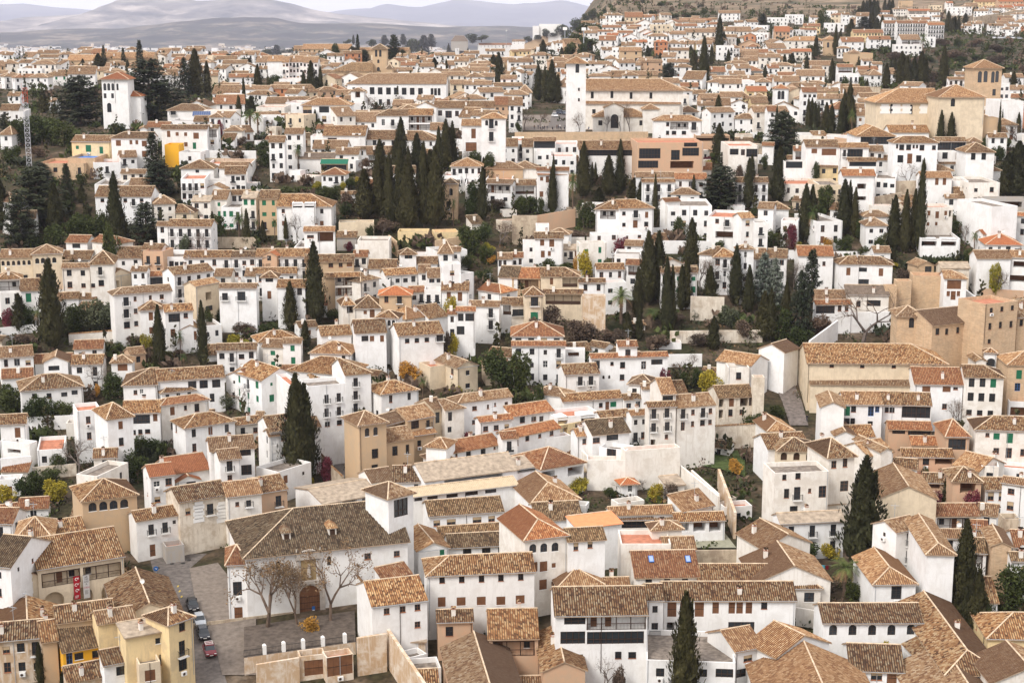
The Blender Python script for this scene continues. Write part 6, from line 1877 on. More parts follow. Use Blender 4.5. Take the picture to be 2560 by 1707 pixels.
H 0 820 230 810 650 2 Xwl d9,N
H 620 862 800 862 700 2.4 xwl N,d10
H 740 880 980 875 768 2 gva N
I 870 910 3 1.2 O
H 0 980 370 960 838 2.4 gwa N
H 90 1000 440 1000 885 2.6 hca A,N,c0
H 1110 800 1500 808 735 2.2 gpb N | orange-rendered house with arched terrace glazing and tiled eaves @ the orange-rendered house
I 1200 830 2.6 .9 V
I 1395 838 4.6 1.1 V
+H 1640 870 1850 872 715 3 hpb N,c0
I 1735 945 3.4 2.2 V
+H 1320 945 1600 950 900 1.6 spb N
H 1910 805 2500 822 690 3.6 lva N | cream-white four-window house with pale green blinds and shaded terrace @ the pale-green-blind house
I 2015 858 .8 .8 w
I 2098 872 1.2 1.3 g
I 2220 890 1.2 2 g
I 2095 1005 1.1 1.2 w
I 2210 1025 1.2 2.1 w
I 2345 1020 1.2 1.4 w
H 1240 1055 1700 1062 985 2 gpa N | pinkish courtyard house with long tiled eave over dark doorways @ the pinkish courtyard house
I 1310 1090 1.2 1.6 O
I 1450 1095 1.2 1.6 i
I 1615 1100 3.4 1.4 O
H 1700 1280 1960 1285 1150 2.6 hpa N
I 1835 1330 2.8 2.3 O
H 1430 1290 1720 1300 1265 1.6 spa N
I 1520 1325 2.4 1.2 O
H 1160 1150 1370 1165 1110 1.8 swa N
I 1207 1180 .6 .7 i
I 1282 1190 .8 1.3 u
H 1290 1230 1700 1235 1150 1.3 fw N
H 1700 1130 1940 1190 1010 2.2 gvl N
H 1040 1010 1140 1000 900 3 xvl N,d10
H 920 1050 1150 1010 890 2.4 gvl N
H 560 1060 795 1045 880 4.6 hva N,o.5 | tall aged cream mansion with little balcony and open arched attic @ the aged cream mansion
I 605 1130 1 1.4 w
I 708 1112 .9 1.7 w
I 700 1328 1.6 2 w
+H 60 1210 560 1190 1100 4.2 fva N
I 150 1247 .7 1 i
I 275 1235 .9 1.1 i
I 170 1395 .9 1.7 i
I 268 1395 1.2 2.4 B
I 383 1370 .6 .8 w
I 500 1380 1.4 2.2 w
I 235 1540 1.4 1.2 i
R 1150 1120 1290 1330 10 3 gcl N,c0
H 1120 1415 1480 1470 1350 2.6 gwa N
H 1090 1540 1380 1520 1430 2 gwl N
H 2000 1358 2200 1360 1250 2 gwa w2
H 2150 1290 2500 1340 1260 2.6 gwl w2
H 1960 1140 2120 1150 1090 2.5 fv w1
H 2120 1150 2500 1180 1110 1.6 fwr w3
H 1430 1590 1920 1595 1510 1.4 gwa N
H 1920 1580 2100 1600 1490 1.6 gwl w1
H 440 1510 720 1480 1480 1.6 svq t.15,N
H 1910 180 2000 180 60 3.2 xva N,d6
H 1990 100 2100 105 65 3.5 pwa N,c0 | small white belfry arch with little tile cap @ the little white belfry
I 2048 195 2 1.9 a
H 150 100 280 60 -30 3 gwl N
B 1690 540 720 180
E 90 580 720 150
C 1635 1180 1510 100
U 1500 1340 1500 170
U 1850 1345 1520 150
E 1430 1145 1215 65
E 1575 1145 1215 75
E 1660 1180 1240 60
E 1950 1400 1520 80
'''
DATA_FAR = '''
T 0 427 3.672
H 875 232 1385 232 142 2.6 gwa N,c1 | long white farmhouse with small balconies behind the tall cypresses @ the long white farmhouse
I 940 272 1 1 i
I 1018 290 1 1.8 B
I 1150 272 1 1 i
I 1225 290 1 1.9 B
I 1300 270 1 .9 i
H 605 652 800 655 592 2.3 gwb N,c0
I 700 690 2.2 1.2 V
+H 845 645 1070 668 592 2.6 rvb N
H 0 795 295 790 722 3.3 gcl N | cream palace range with a row of small arched windows @ the arcaded cream palace
I 28 850 .8 1.2 a
I 76 850 .8 1.2 a
I 124 848 .8 1.2 a
I 172 846 .8 1.2 a
I 220 845 .8 1.2 a
I 267 843 .8 1.2 a
I 235 970 1 .8 i
+H 295 765 565 755 678 3.6 hcl N,c0
I 342 828 1 1.4 a
I 394 825 1 1.4 a
I 446 822 1 1.4 a
I 498 820 1 1.4 a
I 355 962 1.3 1 w
H 570 806 825 806 735 1.4 gwa L,N
H 570 893 820 888 850 3 gvl w2
H 825 855 1040 850 735 4 hva N,c0 | tall warm-white corner house with pyramid roof and flower balcony @ the pyramid-roofed corner house
I 920 920 1 2 B
I 930 1030 1.3 1.5 i
I 740 1055 .9 1 i
H 1073 795 1300 793 700 2.2 gwa w2
H 1300 715 1480 720 670 2.6 gva w2
H 1310 735 1495 740 700 3 fpr B,w2
H 1500 790 1690 790 735 2.2 fw w4
H 1690 798 2130 795 735 2.4 gwa w4 | long white upper row with blue-green tall windows @ the long white row
+H 2130 792 2350 790 738 2.4 gwa w3
H 1600 955 1955 915 865 3.8 gwa w4,B
H 1970 962 2120 962 900 2 gvl w1
H 2250 960 2400 960 895 2 gwl w2
H 1005 975 1210 940 890 2.2 xcl d9,N
I 1080 1040 1.2 1.8 O
H 1205 915 1345 915 880 3 gwl w2
H 1220 975 1535 960 925 2 gwb N
I 1435 1015 4 2 V
I 1180 1028 1.3 1.2 w
H 1045 1138 1575 1098 1060 4 lwl N,c0 | white four-storey house with two dark balconies and orange-brown roof @ the two-balcony tall house
I 1158 1200 1.3 2.1 B
I 1240 1175 .7 1.1 w
I 1380 1163 .7 1.1 w
I 1485 1155 1 1.1 w
I 1160 1310 1.3 2.1 B
I 1246 1287 .9 1.2 w
I 1165 1415 1.4 1.6 i
I 1250 1402 .9 1.2 i
H 1285 1280 1515 1270 1195 3.2 hwa N
I 1385 1335 1 2 s
I 1390 1465 1 1.6 s
H 1515 1295 1770 1280 1222 3.4 gwa N | white house with a square brown timber-framed corner window @ the brown corner window house
I 1600 1350 2.7 2 V
I 1705 1328 1 1.2 w
I 1588 1490 1.1 2 s
H 1655 1460 1835 1450 1345 1.8 xwa N,d9
I 1735 1515 3.6 2.2 s
H 1850 1425 2035 1410 1350 1.8 fwb w2
H 1600 1065 1745 1065 1010 2 fw N
H 1605 1180 1745 1180 1165 2.4 fw N
I 1652 1105 .9 1.4 a
I 1705 1102 .9 1.4 a
H 1795 1060 2010 1020 990 3.6 gcl N
I 1915 1150 2 2 O
I 1920 1260 2.2 1.2 i
H 2010 1075 2350 1075 1035 3.6 gwl N | white house with two long railed timber balconies @ the long timber-balcony house
I 2065 1155 1.4 1.8 B
I 2215 1150 2 2.2 B
H 190 1098 385 1090 990 3 gwa N
I 262 1165 1.3 2.2 g
H -40 1000 195 990 925 3 hwa w2,L
H 0 1130 130 1120 1080 2 fwl w1
H 400 1190 560 1190 1120 1.4 gwl N
H 570 1170 720 1165 1115 1.4 gwa N
H 725 1170 880 1170 1125 1.2 gwa N
H 100 435 325 430 370 2.5 gwd L
H 0 270 110 290 200 3 rwl w1
H 870 130 1130 120 -20 3 fw w2
H 1190 140 1360 135 70 2 gwl N
H 1420 310 1600 290 225 2.2 hvl w2
H 1440 500 1535 500 470 2.6 gwl w1
H 1535 508 1935 512 448 3 gwa B,w5 | white row house with dark railed windows and bare vines @ the bare-vine row house
H 1615 380 1775 380 312 1.6 rca w1
H 1760 275 1930 280 232 2.4 gvq w2
H 1935 258 2080 260 178 2.4 gvl S,w1
H 2030 335 2210 335 250 2 fw S,w3
H 2220 245 2350 250 195 3 gvq S,w2
H 2120 215 2290 215 178 2 gwa w3
H 1880 165 2060 170 125 1.6 xwl d8,w1
H 1480 720 1890 730 690 1.4 fw w3
H 1660 80 1880 70 -40 4 fw w4
H 1880 100 2130 95 70 2 fw w2
H 2070 30 2250 20 -40 3 gwa w4
H 1110 20 1330 20 -10 2.2 gvl w3
W 1995 610 2350 610 3 .4 s
W 630 1500 1080 1465 2.5 .4 v c
W 0 1440 400 1400 2 .3 w
C 515 110 590 150 | tall olive-green cypress in front of the dark cedar @ the olive-green cypress
C 485 805 1640 220 | huge dark cypress beside the arcaded cream palace @ the huge left cypress
C 1072 5 700 150
C 1110 330 690 170
C 1960 370 740 70
C 2270 345 700 70
C 1470 1390 1600 100
C 1855 1430 1600 80
C 185 1120 1480 130
C 20 70 560 170
C 820 340 600 90
C 755 130 300 80
T 350 -60 500 420 | very broad dark cedar with layered boughs above the creeping gardens @ the broad dark cedar
T 1460 -100 240 260
T 1345 270 690 240
T 620 -80 300 150
T 180 180 480 250
E 300 560 700 260
E 520 480 720 200
E 680 370 640 180
E 820 400 640 200
E 960 350 640 170
E 1060 450 700 160
E 900 430 640 180
E 750 20 130 110
E 700 1190 1480 240
V 850 1170 1490 260
V 960 1200 1480 200
V 650 1230 1450 160
U 90 1250 1470 120
P 355 1240 1480 130
P 2200 390 620 200
E 2010 400 640 170
B 1040 20 170 100
B 120 540 700 300
B 60 560 700 250
K 1320 540 700 150
K 240 1480 1600 200
E 260 1210 1420 150
K 2250 1380 1500 200
E 2010 1250 1400 110
E 1880 1240 1380 90
Y 1350 1480 1620 130
Y 2180 1490 1640 170
K 1220 1500 1600 150
E 1540 1640 1700 100
K 1620 1630 1700 150
V 1690 570 670 120
B 1850 560 680 130
T 640 427 3.672
H 190 330 690 328 215 3 rwa N,c0 | broad white mansion with a long dormer terrace in its roof @ the dormer-terrace mansion
I 250 370 .9 1.1 w
I 343 370 .8 1.1 w
I 427 370 .8 .9 w
I 510 372 .9 1.3 c
I 604 372 .9 1.3 c
I 255 482 1 1.3 s
I 355 482 1 1.3 s
I 430 482 1 1.3 s
I 604 482 1 1.3 s
I 512 485 1.4 1.6 D
+H 330 300 545 298 225 3.6 fw N
I 380 275 2.6 1.2 O
I 487 278 2.6 1.2 O
H 30 250 200 250 180 3.4 goa S,w2
H 440 555 720 553 515 3 gwl N | white-framed hall closed by one wide dark screen @ the dark-screened hall
I 637 610 4.2 2.7 O
I 500 605 1.8 .8 w
H 600 30 820 35 -25 2 hwb w4
H 760 480 1080 470 450 1.4 fc N
H 740 605 920 605 580 1.2 sk N
H 930 640 1220 640 600 2.6 fv N
H 1300 560 1580 560 530 1 fy N
H 1640 565 1860 560 535 1 fy N
H 1470 120 1650 160 120 2 hbd w2
H 1710 118 1850 120 60 3.4 pbd N,c0 | brown brick villa tower with tall arched window behind the cypresses @ the brick villa tower
I 1790 195 1 2 a
I 1765 310 1 1.8 i
H 0 790 480 788 718 2.5 gwa B,w6 | long white house with a red-edged pediment window @ the red pediment house
H 55 775 190 780 690 2.7 xpt d6,N,c0
I 118 740 1.1 1.3 c
H 0 945 370 940 890 2.2 gwa w4
H 50 975 190 975 915 3.6 pwa N,c0
I 122 1003 1.9 1 i
I 122 1140 1 2 D
H 195 1065 450 1065 1000 3.4 gwa N | white balcony house with stacked dark bays beside the shaggy tree @ the stacked-bay house
I 400 1105 1.2 2 V
I 290 1310 2 1.6 O
H 350 700 500 700 640 2 fwb w1
H 450 835 895 830 770 3 goa N,c0 | ochre three-storey house with long dark double galleries @ the ochre double-gallery house
I 687 868 1.2 1.1 w
I 777 865 1 1.1 w
I 858 862 1.4 1.2 s
I 510 865 1 1.2 s
+H 635 975 735 975 940 3.2 goa N
+H 725 970 950 965 935 3.4 gva N
I 835 1015 5.8 2.1 L
I 835 1110 5.8 2.1 L
H 895 785 1020 785 730 2.4 gvb w2
H 1035 893 1285 893 815 2 gwa N
H 960 1015 1130 985 920 3 hva w2
H 1190 960 1480 945 895 2 gwa w4
H 1130 1000 1230 1000 980 2 fw N
H 1130 1140 1425 1138 1060 3.5 hot N,c0 | pale ochre house with red-trimmed hipped roof @ the red-trimmed roof house
I 1197 1180 1 1.6 w
I 1317 1185 1.2 1.8 B
I 1322 1280 1 1.6 i
H 905 1262 1145 1260 1145 2.6 hva N
I 1003 1300 .8 .9 s
I 1067 1310 1.2 2 D
+H 795 1235 905 1230 1150 2.6 hva N
I 865 1275 1.6 1.8 O
H 1330 765 1470 762 680 2.6 pwa N,c0
I 1400 790 2 1 w
H 1475 850 1665 848 790 1.6 gwa N
H 1680 755 1800 755 640 2.4 hwl w1
H 1790 735 1875 735 700 2.4 gwl w1
H 1560 700 1660 740 600 1.6 fw N
H 1580 975 1715 972 895 3 gwl w2,z1.3x1
H 1490 930 1590 930 865 2.4 gwl w1
H 1720 860 1880 855 830 5 fw w1
H 1880 950 2000 930 905 4 fw w1
H 1705 1100 1950 1100 1020 3.2 gwa N | white house with long brown door windows behind a lemon tree @ the brown door-window house
I 1770 1140 1 2 s
I 1872 1155 1.1 2.2 s
H 1545 1090 1700 1090 1060 3 fw B,w2
H 1420 1110 1550 1105 1060 2.6 gwb w2
H 1100 1345 1300 1350 1280 3.6 hwa N,c0 | white stair tower with two round-headed green-black windows @ the twin round-headed windows
I 1222 1398 .8 1.4 a
I 1262 1398 .8 1.4 a
I 1180 1395 .3 1.4 a
H 1585 1350 1760 1325 1215 2 gwa N
H 1380 1360 1580 1330 1230 2.2 hvl N
H 910 1485 1195 1475 1365 3.2 gwa N
I 1000 1540 1.6 1.3 c
I 1065 1540 1 1.3 s
I 1157 1540 .9 1.5 s
H 1310 1515 1720 1490 1390 3.4 gwa N,c1 | broad white three-storey house with rows of small dark windows @ the broad three-storey house
I 1387 1560 1 1 i
I 1477 1555 1 1 i
I 1568 1550 1 1 i
I 1690 1530 1.6 1.8 B
H 600 1510 875 1495 1420 2.2 gwa N,c1
H 30 1568 400 1540 1465 2 hwa N
H 1760 1310 1840 1310 1275 3.6 gwb w1
H 1840 1285 2010 1285 1270 3.8 gwb N
I 1880 1345 1.3 1.8 c
I 1960 1345 2 1.8 c
I 1865 1465 1.8 2 c
I 1950 1465 2 2 c
H 1960 1235 2230 1240 1195 3 gwl N
I 2155 1305 1.1 2.2 B
I 2155 1415 1.1 2.2 B
H 2040 1090 2245 1120 1030 2.4 rwb w1
H 2230 970 2400 975 875 2.6 gwd N
H 2250 1215 2400 1220 1165 2.4 gwa L
H 2220 805 2350 805 755 2.2 gwl w3
H 2110 105 2350 130 80 2.2 gwl L | white restaurant house with bright orange awning along its terrace @ the orange-awning restaurant
H 2110 75 2350 80 15 2 fw w4
H 1920 125 2050 125 -20 3 fw w2
H 1710 40 1880 45 10 2 fwb w4
W 0 165 60 165 3 .3 v
W 1645 640 1900 600 4 .5 b
W 1300 655 1220 590 4 .4 b
W 930 600 1220 600 3 .3 s
C 545 650 1430 190 | lone tall cypress in front of the ochre gallery house @ the lone tall cypress
C 320 1010 1470 130
C 455 1370 1620 90
C 65 455 660 60
C 280 420 600 45
C 1000 -20 450 190
C 1130 -160 440 140
C 1265 110 480 90
C 1230 -160 470 120
C 1330 -260 480 130
C 1400 -120 540 200
C 1545 -270 520 130
C 1650 -230 530 190
C 1200 -120 440 100
C 2080 -40 470 100
E 2010 80 400 160
E 1980 250 460 120
E 1960 480 790 230
E 2060 460 700 200
E 1930 560 720 160
E 2120 660 860 150
Y 2130 650 780 120
O 2160 760 860 80
E 1940 760 900 150
E 2080 880 1040 150
Y 1780 1130 1280 150
E 710 1250 1380 130
E 100 1390 1540 170
E 1040 480 600 80
B 2230 480 700 260
B 2120 470 680 160
B 380 360 560 130
B 560 400 540 90
B 720 370 520 110
E 870 50 180 110
E 750 130 260 120
E 450 130 240 200
E 300 140 240 200
E 600 140 240 200
E 680 150 260 180
Y 560 90 170 90
Y 950 50 150 90
Y 790 90 150 80
E 840 280 420 130
K 860 180 400 150
K 1200 430 560 200
P 1815 255 510 60
P 10 450 560 70
P 180 440 560 80
K 2200 250 350 180
B 1160 480 600 120
U 850 640 740 80
Y 1800 1480 1600 110
K 1770 1460 1640 90
T 1280 427 3.672
H 770 352 985 355 272 3.2 lwa N
I 880 405 4.2 2.3 L
+H 985 345 1300 340 265 3.4 rwa N,c1 | square white villa with long hipped tile roof and dark balcony doors @ the square white villa
I 1027 392 .9 1 i
I 1137 398 1.3 2 B
I 1236 405 .9 1.7 s
I 1027 495 .9 1 i
I 1132 490 1.3 2.1 D
I 1232 490 1.1 1.3 i
H 0 85 240 85 10 2 fw w3
H 0 130 218 125 85 2 gwa L
H 240 35 520 30 0 3.6 gwb N | tall white house beside a yellow-fronded palm @ the palm-side white house
I 272 75 .9 1.1 s
I 440 75 .9 1.3 s
I 325 80 .9 1.8 s
I 270 215 1.1 1.6 s
I 433 222 1.1 1.6 O
H 1200 105 1495 102 85 3.2 gwa w3,B
H 1140 55 1490 52 15 3 gwl N
H 1500 75 1785 80 22 3 gwb w3
H 1465 210 1720 215 160 2 hwl w2
H 1430 320 1835 325 250 3 fw w4 | white hillside house with round window and shaded rooftop posts @ the round-window house
+H 1405 290 1545 265 250 3 gwb N
H 1380 440 1500 440 395 1 pwl N
H 1790 420 2110 430 360 3.4 fwb N,c0 | white villa with red roof deck and scalloped pale awning @ the red-deck villa
I 1883 462 1 1.2 w
I 1975 480 1.2 1.8 B
I 2080 460 .8 1.2 w
I 1960 590 5.5 1.9 O
+H 2110 435 2220 430 385 4 gwl w1
H 2225 475 2350 475 440 4 fw w1,B
H 2060 105 2350 110 62 3 gwa B,w4
H 2260 340 2400 345 290 3 gwl w1
H 210 620 470 620 565 3.2 gwa N | white house with brown doors above a clipped hedge @ the clipped-hedge house
I 277 660 1.1 1.6 s
I 365 665 1.3 2 D
I 283 765 1 1.8 s
I 343 760 .8 1.3 s
H 330 575 520 580 530 2 hwl w1
H 220 500 340 500 480 3 fwb N
H 0 790 100 790 750 2 gwb w2
H 100 650 250 650 630 2.4 fw w1
H 465 715 620 720 680 2 gvq w3
H 620 665 870 660 640 3.2 fv S,w2
H 740 590 1200 585 560 2 fw N,w5
I 800 618 .9 1.2 w
I 935 610 1.1 1.2 w
I 1057 610 .6 .8 w
I 1170 603 .9 .8 w
W 1200 530 1500 512 3 .3 w
W 1330 640 2150 650 3.5 .3 w | long plain white retaining wall below the red-deck villa
H 1035 680 1195 685 640 2 gwl w2
H 940 760 1180 765 720 3 fw w3
H 1050 855 1180 860 815 3 gwb L
H 780 905 1030 903 850 2.6 gwa w3
H 615 1025 855 1025 990 2.6 gwa w2,z.9x1.5,Yi | white house with red parapet deck and two barred windows @ the barred-window deck house
H 855 1025 1050 1020 1000 2.6 fwr w2
H 0 980 260 985 890 2.6 gob L,N,c1 | brown timber-galleried house with a long orange-brown roof @ the timber-galleried house
H 265 965 445 965 890 3 gca N
I 363 1015 .8 1.7 s
+H 445 965 620 965 890 3 rca L,N
+H 290 1122 650 1125 1095 2.2 gca L,N
H 120 1142 285 1140 1065 3.8 hca N,c0
I 207 1200 1.8 2.2 B
I 205 1330 1.8 1.8 g
H 0 1230 130 1225 1165 2.4 gva N
I 60 1300 3 1.6 B
H 0 1515 470 1515 1385 2.4 hwb w4,z1.4x1.4 | long white house with reddish hipped roof and pale windows @ the reddish hipped long house
H 650 1150 860 1150 1130 3.5 fe N
H 1370 935 1700 935 885 3 gwa w5,S
H 1370 860 1570 850 770 3 xvl d9,N
H 1720 760 1860 770 690 3 lwa N
H 1855 790 2060 790 710 3.2 hwa w3 | white two-wing villa behind leafless shrubs @ the two-wing villa
+H 2070 720 2220 720 680 4.6 hwa w1
H 2225 805 2350 805 715 3 gwa w2,L
W 230 410 580 350 5 .4 p
W 0 410 230 410 8 .4 s
W 1640 1150 1950 1160 6 .5 a
W 1450 1470 2300 1460 3 .5 a
W 500 610 735 610 3 .3 v
C 370 -50 280 90
C 655 -230 250 130
C 885 -150 230 130
C 990 -110 220 110
C 1310 30 520 60
C 1665 30 190 50
C 2165 -120 330 105
C 1245 550 1230 170 | massive cypress, left one of a fused dark pair @ the massive fused cypresses
C 1340 550 1200 160
C 1645 430 900 130
C 1155 880 1360 110
C 1415 780 1500 110
C 1465 860 1480 80
C 1595 780 1270 110
C 1550 860 1250 90
C 1815 870 1310 140
C 2050 680 1240 130
C 2170 860 1310 110
C 1360 350 520 30
C 1060 1290 1560 100
C 1165 1280 1560 80
C 800 150 290 110
C 1120 60 270 110
C 1190 60 280 100
C 735 -80 140 40
C 765 -80 140 40
C 2310 1100 1560 160
C 1850 1330 1640 120
C 200 380 600 50
E 690 270 520 190
B 660 240 520 200
P 555 10 480 130
T 1920 -60 330 330 | vast dark spreading conifer among the upper houses @ the vast dark conifer
P 1000 1080 1400 290 | large shaggy palm on the ruined terrace @ the large shaggy palm
P 1280 1260 1440 200
E 1540 410 600 130
E 60 220 360 120
E 180 240 380 120
E 270 220 330 80
E 100 280 400 120
K 90 440 640 170
K 610 540 640 230
U 990 600 740 140
E 940 640 780 110
Y 670 700 860 130
O 605 770 880 70
E 860 780 860 120
E 320 790 870 150
E 480 830 900 180
B 1750 760 1000 200
B 1850 800 1000 180
K 350 1230 1500 280
K 240 1330 1500 200
K 620 1350 1560 260
K 760 1400 1560 260
K 900 1450 1560 200
K 1000 1440 1600 150
V 2000 1220 1430 180
E 1690 1230 1360 100
G 2310 740 1240 260
K 1340 1480 1640 200
E 1900 640 760 120
E 2300 1330 1500 140
B 510 320 480 70
K 1480 1300 1400 200
E 1950 1290 1400 140
K 2150 1350 1560 200
K 1700 1480 1600 200
E 2220 340 410 80
T 1920 427 3.672
H 660 852 835 850 785 2.8 lwa N
I 738 925 1.1 2 s
+H 835 850 1145 858 790 2.8 rwa N,c0 | wide white modern villa with recessed centre and brown shutters @ the recessed-centre villa
I 865 908 2 1.1 i
I 1037 932 1.1 2 s
I 865 1020 2.6 1.4 c
H 0 345 190 350 285 2 hwa N,w1
H 120 455 275 460 430 2.4 fwb w2
H 445 465 685 460 320 2.6 fwb w2,z1.1x1.9
H 880 415 1120 415 365 2.2 hwl N
H 905 500 1090 500 430 2.4 hwl w2
H 975 745 1125 745 695 1.4 gwl w1
H 690 45 985 48 -10 3.6 gwb N | tall white house with stacked loggias beside the stone bastion @ the stacked-loggia house
I 860 145 2.6 1.6 O
I 860 255 2.6 1.2 O
H 150 120 470 125 0 2 fv w4
H 470 130 690 130 0 3 fc w4
H 990 60 1170 80 -30 3 fw w3
W 985 100 1390 90 6 .6 s
W 975 240 1220 200 4 .6 s
H 1410 60 1690 60 10 3 gwl N
I 1550 100 1 2 s
I 1620 100 1 2 s
H 1700 90 1840 95 60 3 fwb w2
H 1840 110 2130 110 -40 4 fv w2
H 1405 335 1700 332 300 3 fvr N | white three-storey house with pinkish deck and brown tall windows @ the pink-deck house
I 1413 405 .6 1.8 s
I 1478 390 .8 1.4 s
I 1553 405 1 1.9 s
I 1632 390 .8 1.3 s
I 1672 395 .7 1.8 O
I 1470 490 .7 1 s
I 1545 487 .7 1 s
H 1630 245 1740 250 220 2 gwl w1
H 1720 225 1930 240 155 2 gpa N
H 1740 260 2060 330 240 4 fw N
H 2060 395 2400 420 385 3 gwb w3
H 1975 250 2400 260 235 2.4 fk N
I 2200 310 8 1.6 O
H 1975 580 2145 575 540 2 gwt w2
H 2005 675 2330 680 580 2.6 hwt w4 | white house with vivid orange gabled roof @ the vivid orange roof house
H 1920 800 2230 800 730 3.2 gwl N
+H 2220 790 2450 800 735 3.2 gwl N | white terrace house with outdoor stair and pale awning @ the outdoor-stair house
I 2310 860 3 1.6 O
I 2260 990 6 1.8 O
H 1400 620 1765 625 550 1.8 fw N | white-canopied terrace restaurant between cypresses and bare trees @ the white-canopied restaurant
I 1480 660 4 2 O
I 1660 660 4 2 O
H 1380 870 1525 865 815 2 xbl d6,N,c0
I 1472 905 1.9 1.6 i
H 1620 985 1825 988 915 3.6 rwl N | narrow white house with a big brown latticed window @ the big latticed window
I 1708 1045 3.4 2.2 s
I 1655 1128 .8 1.3 s
I 1700 1145 1.2 2.2 D
I 1748 1128 .8 1.3 s
H 1330 960 1620 965 930 3 fb N
H 1590 890 1850 890 840 2.4 gaq N
H 1185 1010 1320 1010 990 3 fb N
H 1080 1055 1185 1055 1040 3 fb N
H 720 1135 1110 1140 1050 2.4 svk N | grey house with black sheet roof and shallow balcony @ the black sheet roof
I 970 1215 3.4 1.5 V
I 1090 1205 2.4 1 c
I 830 1220 1 1.5 i
H 440 1222 765 1220 1190 2.4 gwb N
I 465 1275 4.6 1.9 V
I 590 1262 .9 1.4 w
I 658 1262 .9 1.4 w
I 722 1262 .9 1.4 w
+H 450 1170 730 1170 1095 2 gpl N
H 280 775 600 778 690 3 gwb N
I 445 835 .8 1.6 a
I 514 852 .8 1.1 w
H 0 790 170 795 720 3 gwa w2
H 1190 1330 1430 1332 1240 4.6 pbl N,c0,o.5 | square brick bell tower with one arched bell opening @ the brick bell tower
I 1318 1395 1.2 2.4 a
H 1510 1415 2000 1365 1245 4.4 gbl N,c0 | large tan brick convent range with many small square windows @ the brick convent range
I 1555 1475 1 1.5 i
I 1640 1475 .8 1.4 i
I 1742 1462 .8 1.4 i
I 1840 1450 .8 1.4 i
I 1938 1440 .8 1.4 i
+H 1995 1225 2295 1195 1130 6.4 fb N
I 2050 1280 .8 1.1 i
I 2147 1268 .8 1.1 i
I 2243 1258 .8 1.1 i
I 2037 1427 .8 1.5 i
I 2133 1415 .8 1.5 i
I 2230 1408 .8 1.5 i
I 2030 1565 .8 1 i
+H 2290 1345 2600 1330 1180 4.6 gbl N
I 2325 1395 .8 1.5 i
W 1810 1085 1985 1215 4 .4 w
W 0 725 560 735 2.5 .3 w
W 560 740 1000 740 2.5 .3 w
W 760 1300 1180 1290 5 .4 w
W 380 1560 640 1370 5 .4 w
W 1960 1080 2350 1100 2.5 .4 p
C 85 -60 285 135
C 335 115 650 130
C 395 125 640 110
C 690 75 590 140
C 740 85 560 70
C 790 150 610 75
C 1150 220 740 130
C 1250 170 760 100
C 1330 160 740 90
C 1385 -100 760 100 | tallest slim cypress above the white-canopied restaurant @ the tallest slim cypress
C 1150 700 850 50
C 2180 -60 230 130
F 2280 -80 240 150
C 1330 830 900 40
E 520 120 320 160
E 1020 570 700 110
E 850 430 630 110
E 680 580 750 160
O 550 600 740 100
Y 240 610 710 110
U 210 470 640 110
E 50 530 700 140
P 400 310 690 120
E 860 680 810 120
E 1690 440 620 150
B 1850 470 640 170
K 1250 890 1010 140
E 1500 780 850 220
E 1620 790 850 160
E 1830 700 850 110
Y 2070 830 1060 120
B 2100 880 1090 160
G 60 790 1270 220
T 390 700 1300 230
T 290 900 1560 260
C 160 1000 1500 100
E 110 1250 1560 220
K 430 1300 1480 240
E 300 1400 1600 200
B 870 1110 1620 620 | great leafless tree spreading wide over the white yard @ the great leafless tree
B 240 800 1100 200
B 180 600 880 60
E 2160 480 620 130
P 1940 560 700 90
Y 1160 830 900 70
C 20 1080 1568 120
T 0 0 3.672
H 930 722 1170 724 668 6 Xwt d9,N,c0,o.8 | yellow-and-white belvedere villa tower with red roof and three arches @ the red-roofed belvedere tower
I 962 800 1.1 2.6 a
I 998 800 1.1 2.6 a
I 1036 800 1.1 2.6 a
I 1078 800 .8 2.4 a
I 965 882 1 1.8 c
I 1033 882 1 1.8 c
I 1003 990 1.6 3.4 a
+H 1095 880 1290 885 835 3.8 hwt N,c0
H 405 695 700 695 645 2.4 hwa S,w4
H 295 590 510 590 558 5 hvl w4
H 60 590 200 585 570 3 fw w3
H 180 640 295 640 605 2 xvl d9,w1
H 555 600 640 600 545 3 xwl d10,w1
H 620 560 900 555 520 2.4 gol N,d14 | far long ochre palace range behind the conifers @ the far ochre palace
+H 900 540 1400 538 488 3 gol N,d14
H 800 640 880 640 600 2 gwl w1
H 960 620 1240 620 580 3 gvl w4
H 1500 625 1660 625 590 3 gwb w3
H 0 610 45 600 560 4 gol w1
H 70 880 180 880 850 2 gwa w2
H 0 1015 165 1010 960 2 gwa w2
H 80 1030 220 1020 990 2 fw w1
H 445 930 505 935 905 2 gwl w1
H 0 1235 105 1235 1160 2 hwl w1
H 650 1290 1018 1310 1245 2.6 gyl N | pale yellow house with small green doors beside white neighbours @ the pale yellow green-door house
I 710 1355 1 1.1 g
I 812 1365 1.8 2.2 g
I 930 1380 1.2 2.2 g
H 1018 1262 1395 1268 1215 3.4 lwa N | white block with big brown shuttered bays above the scaffolding @ the brown-shuttered block
I 1087 1315 1.6 1.8 s
I 1202 1308 .9 1.3 s
I 1256 1308 .9 1.3 s
I 1325 1320 1.6 1.8 s
I 1205 1400 .9 1.2 s
I 1330 1415 1.8 2 s
H 1480 1182 1900 1182 1150 3.2 gwa N | white house with dark barred doors beside the orange-netted building @ the barred-door house
I 1548 1232 1.1 2 s
I 1626 1232 1 1.2 s
I 1704 1234 1 1.2 s
I 1800 1248 1.8 2 s
I 1707 1327 1.1 1.4 s
I 1785 1340 1.1 2.1 g
+H 1900 1180 2000 1180 1150 3 gwa L
H 1535 1012 1900 1015 960 2.6 hwl N | white villa with solar panels on a blue frame behind @ the solar panel villa
I 1590 1040 2 1.4 B
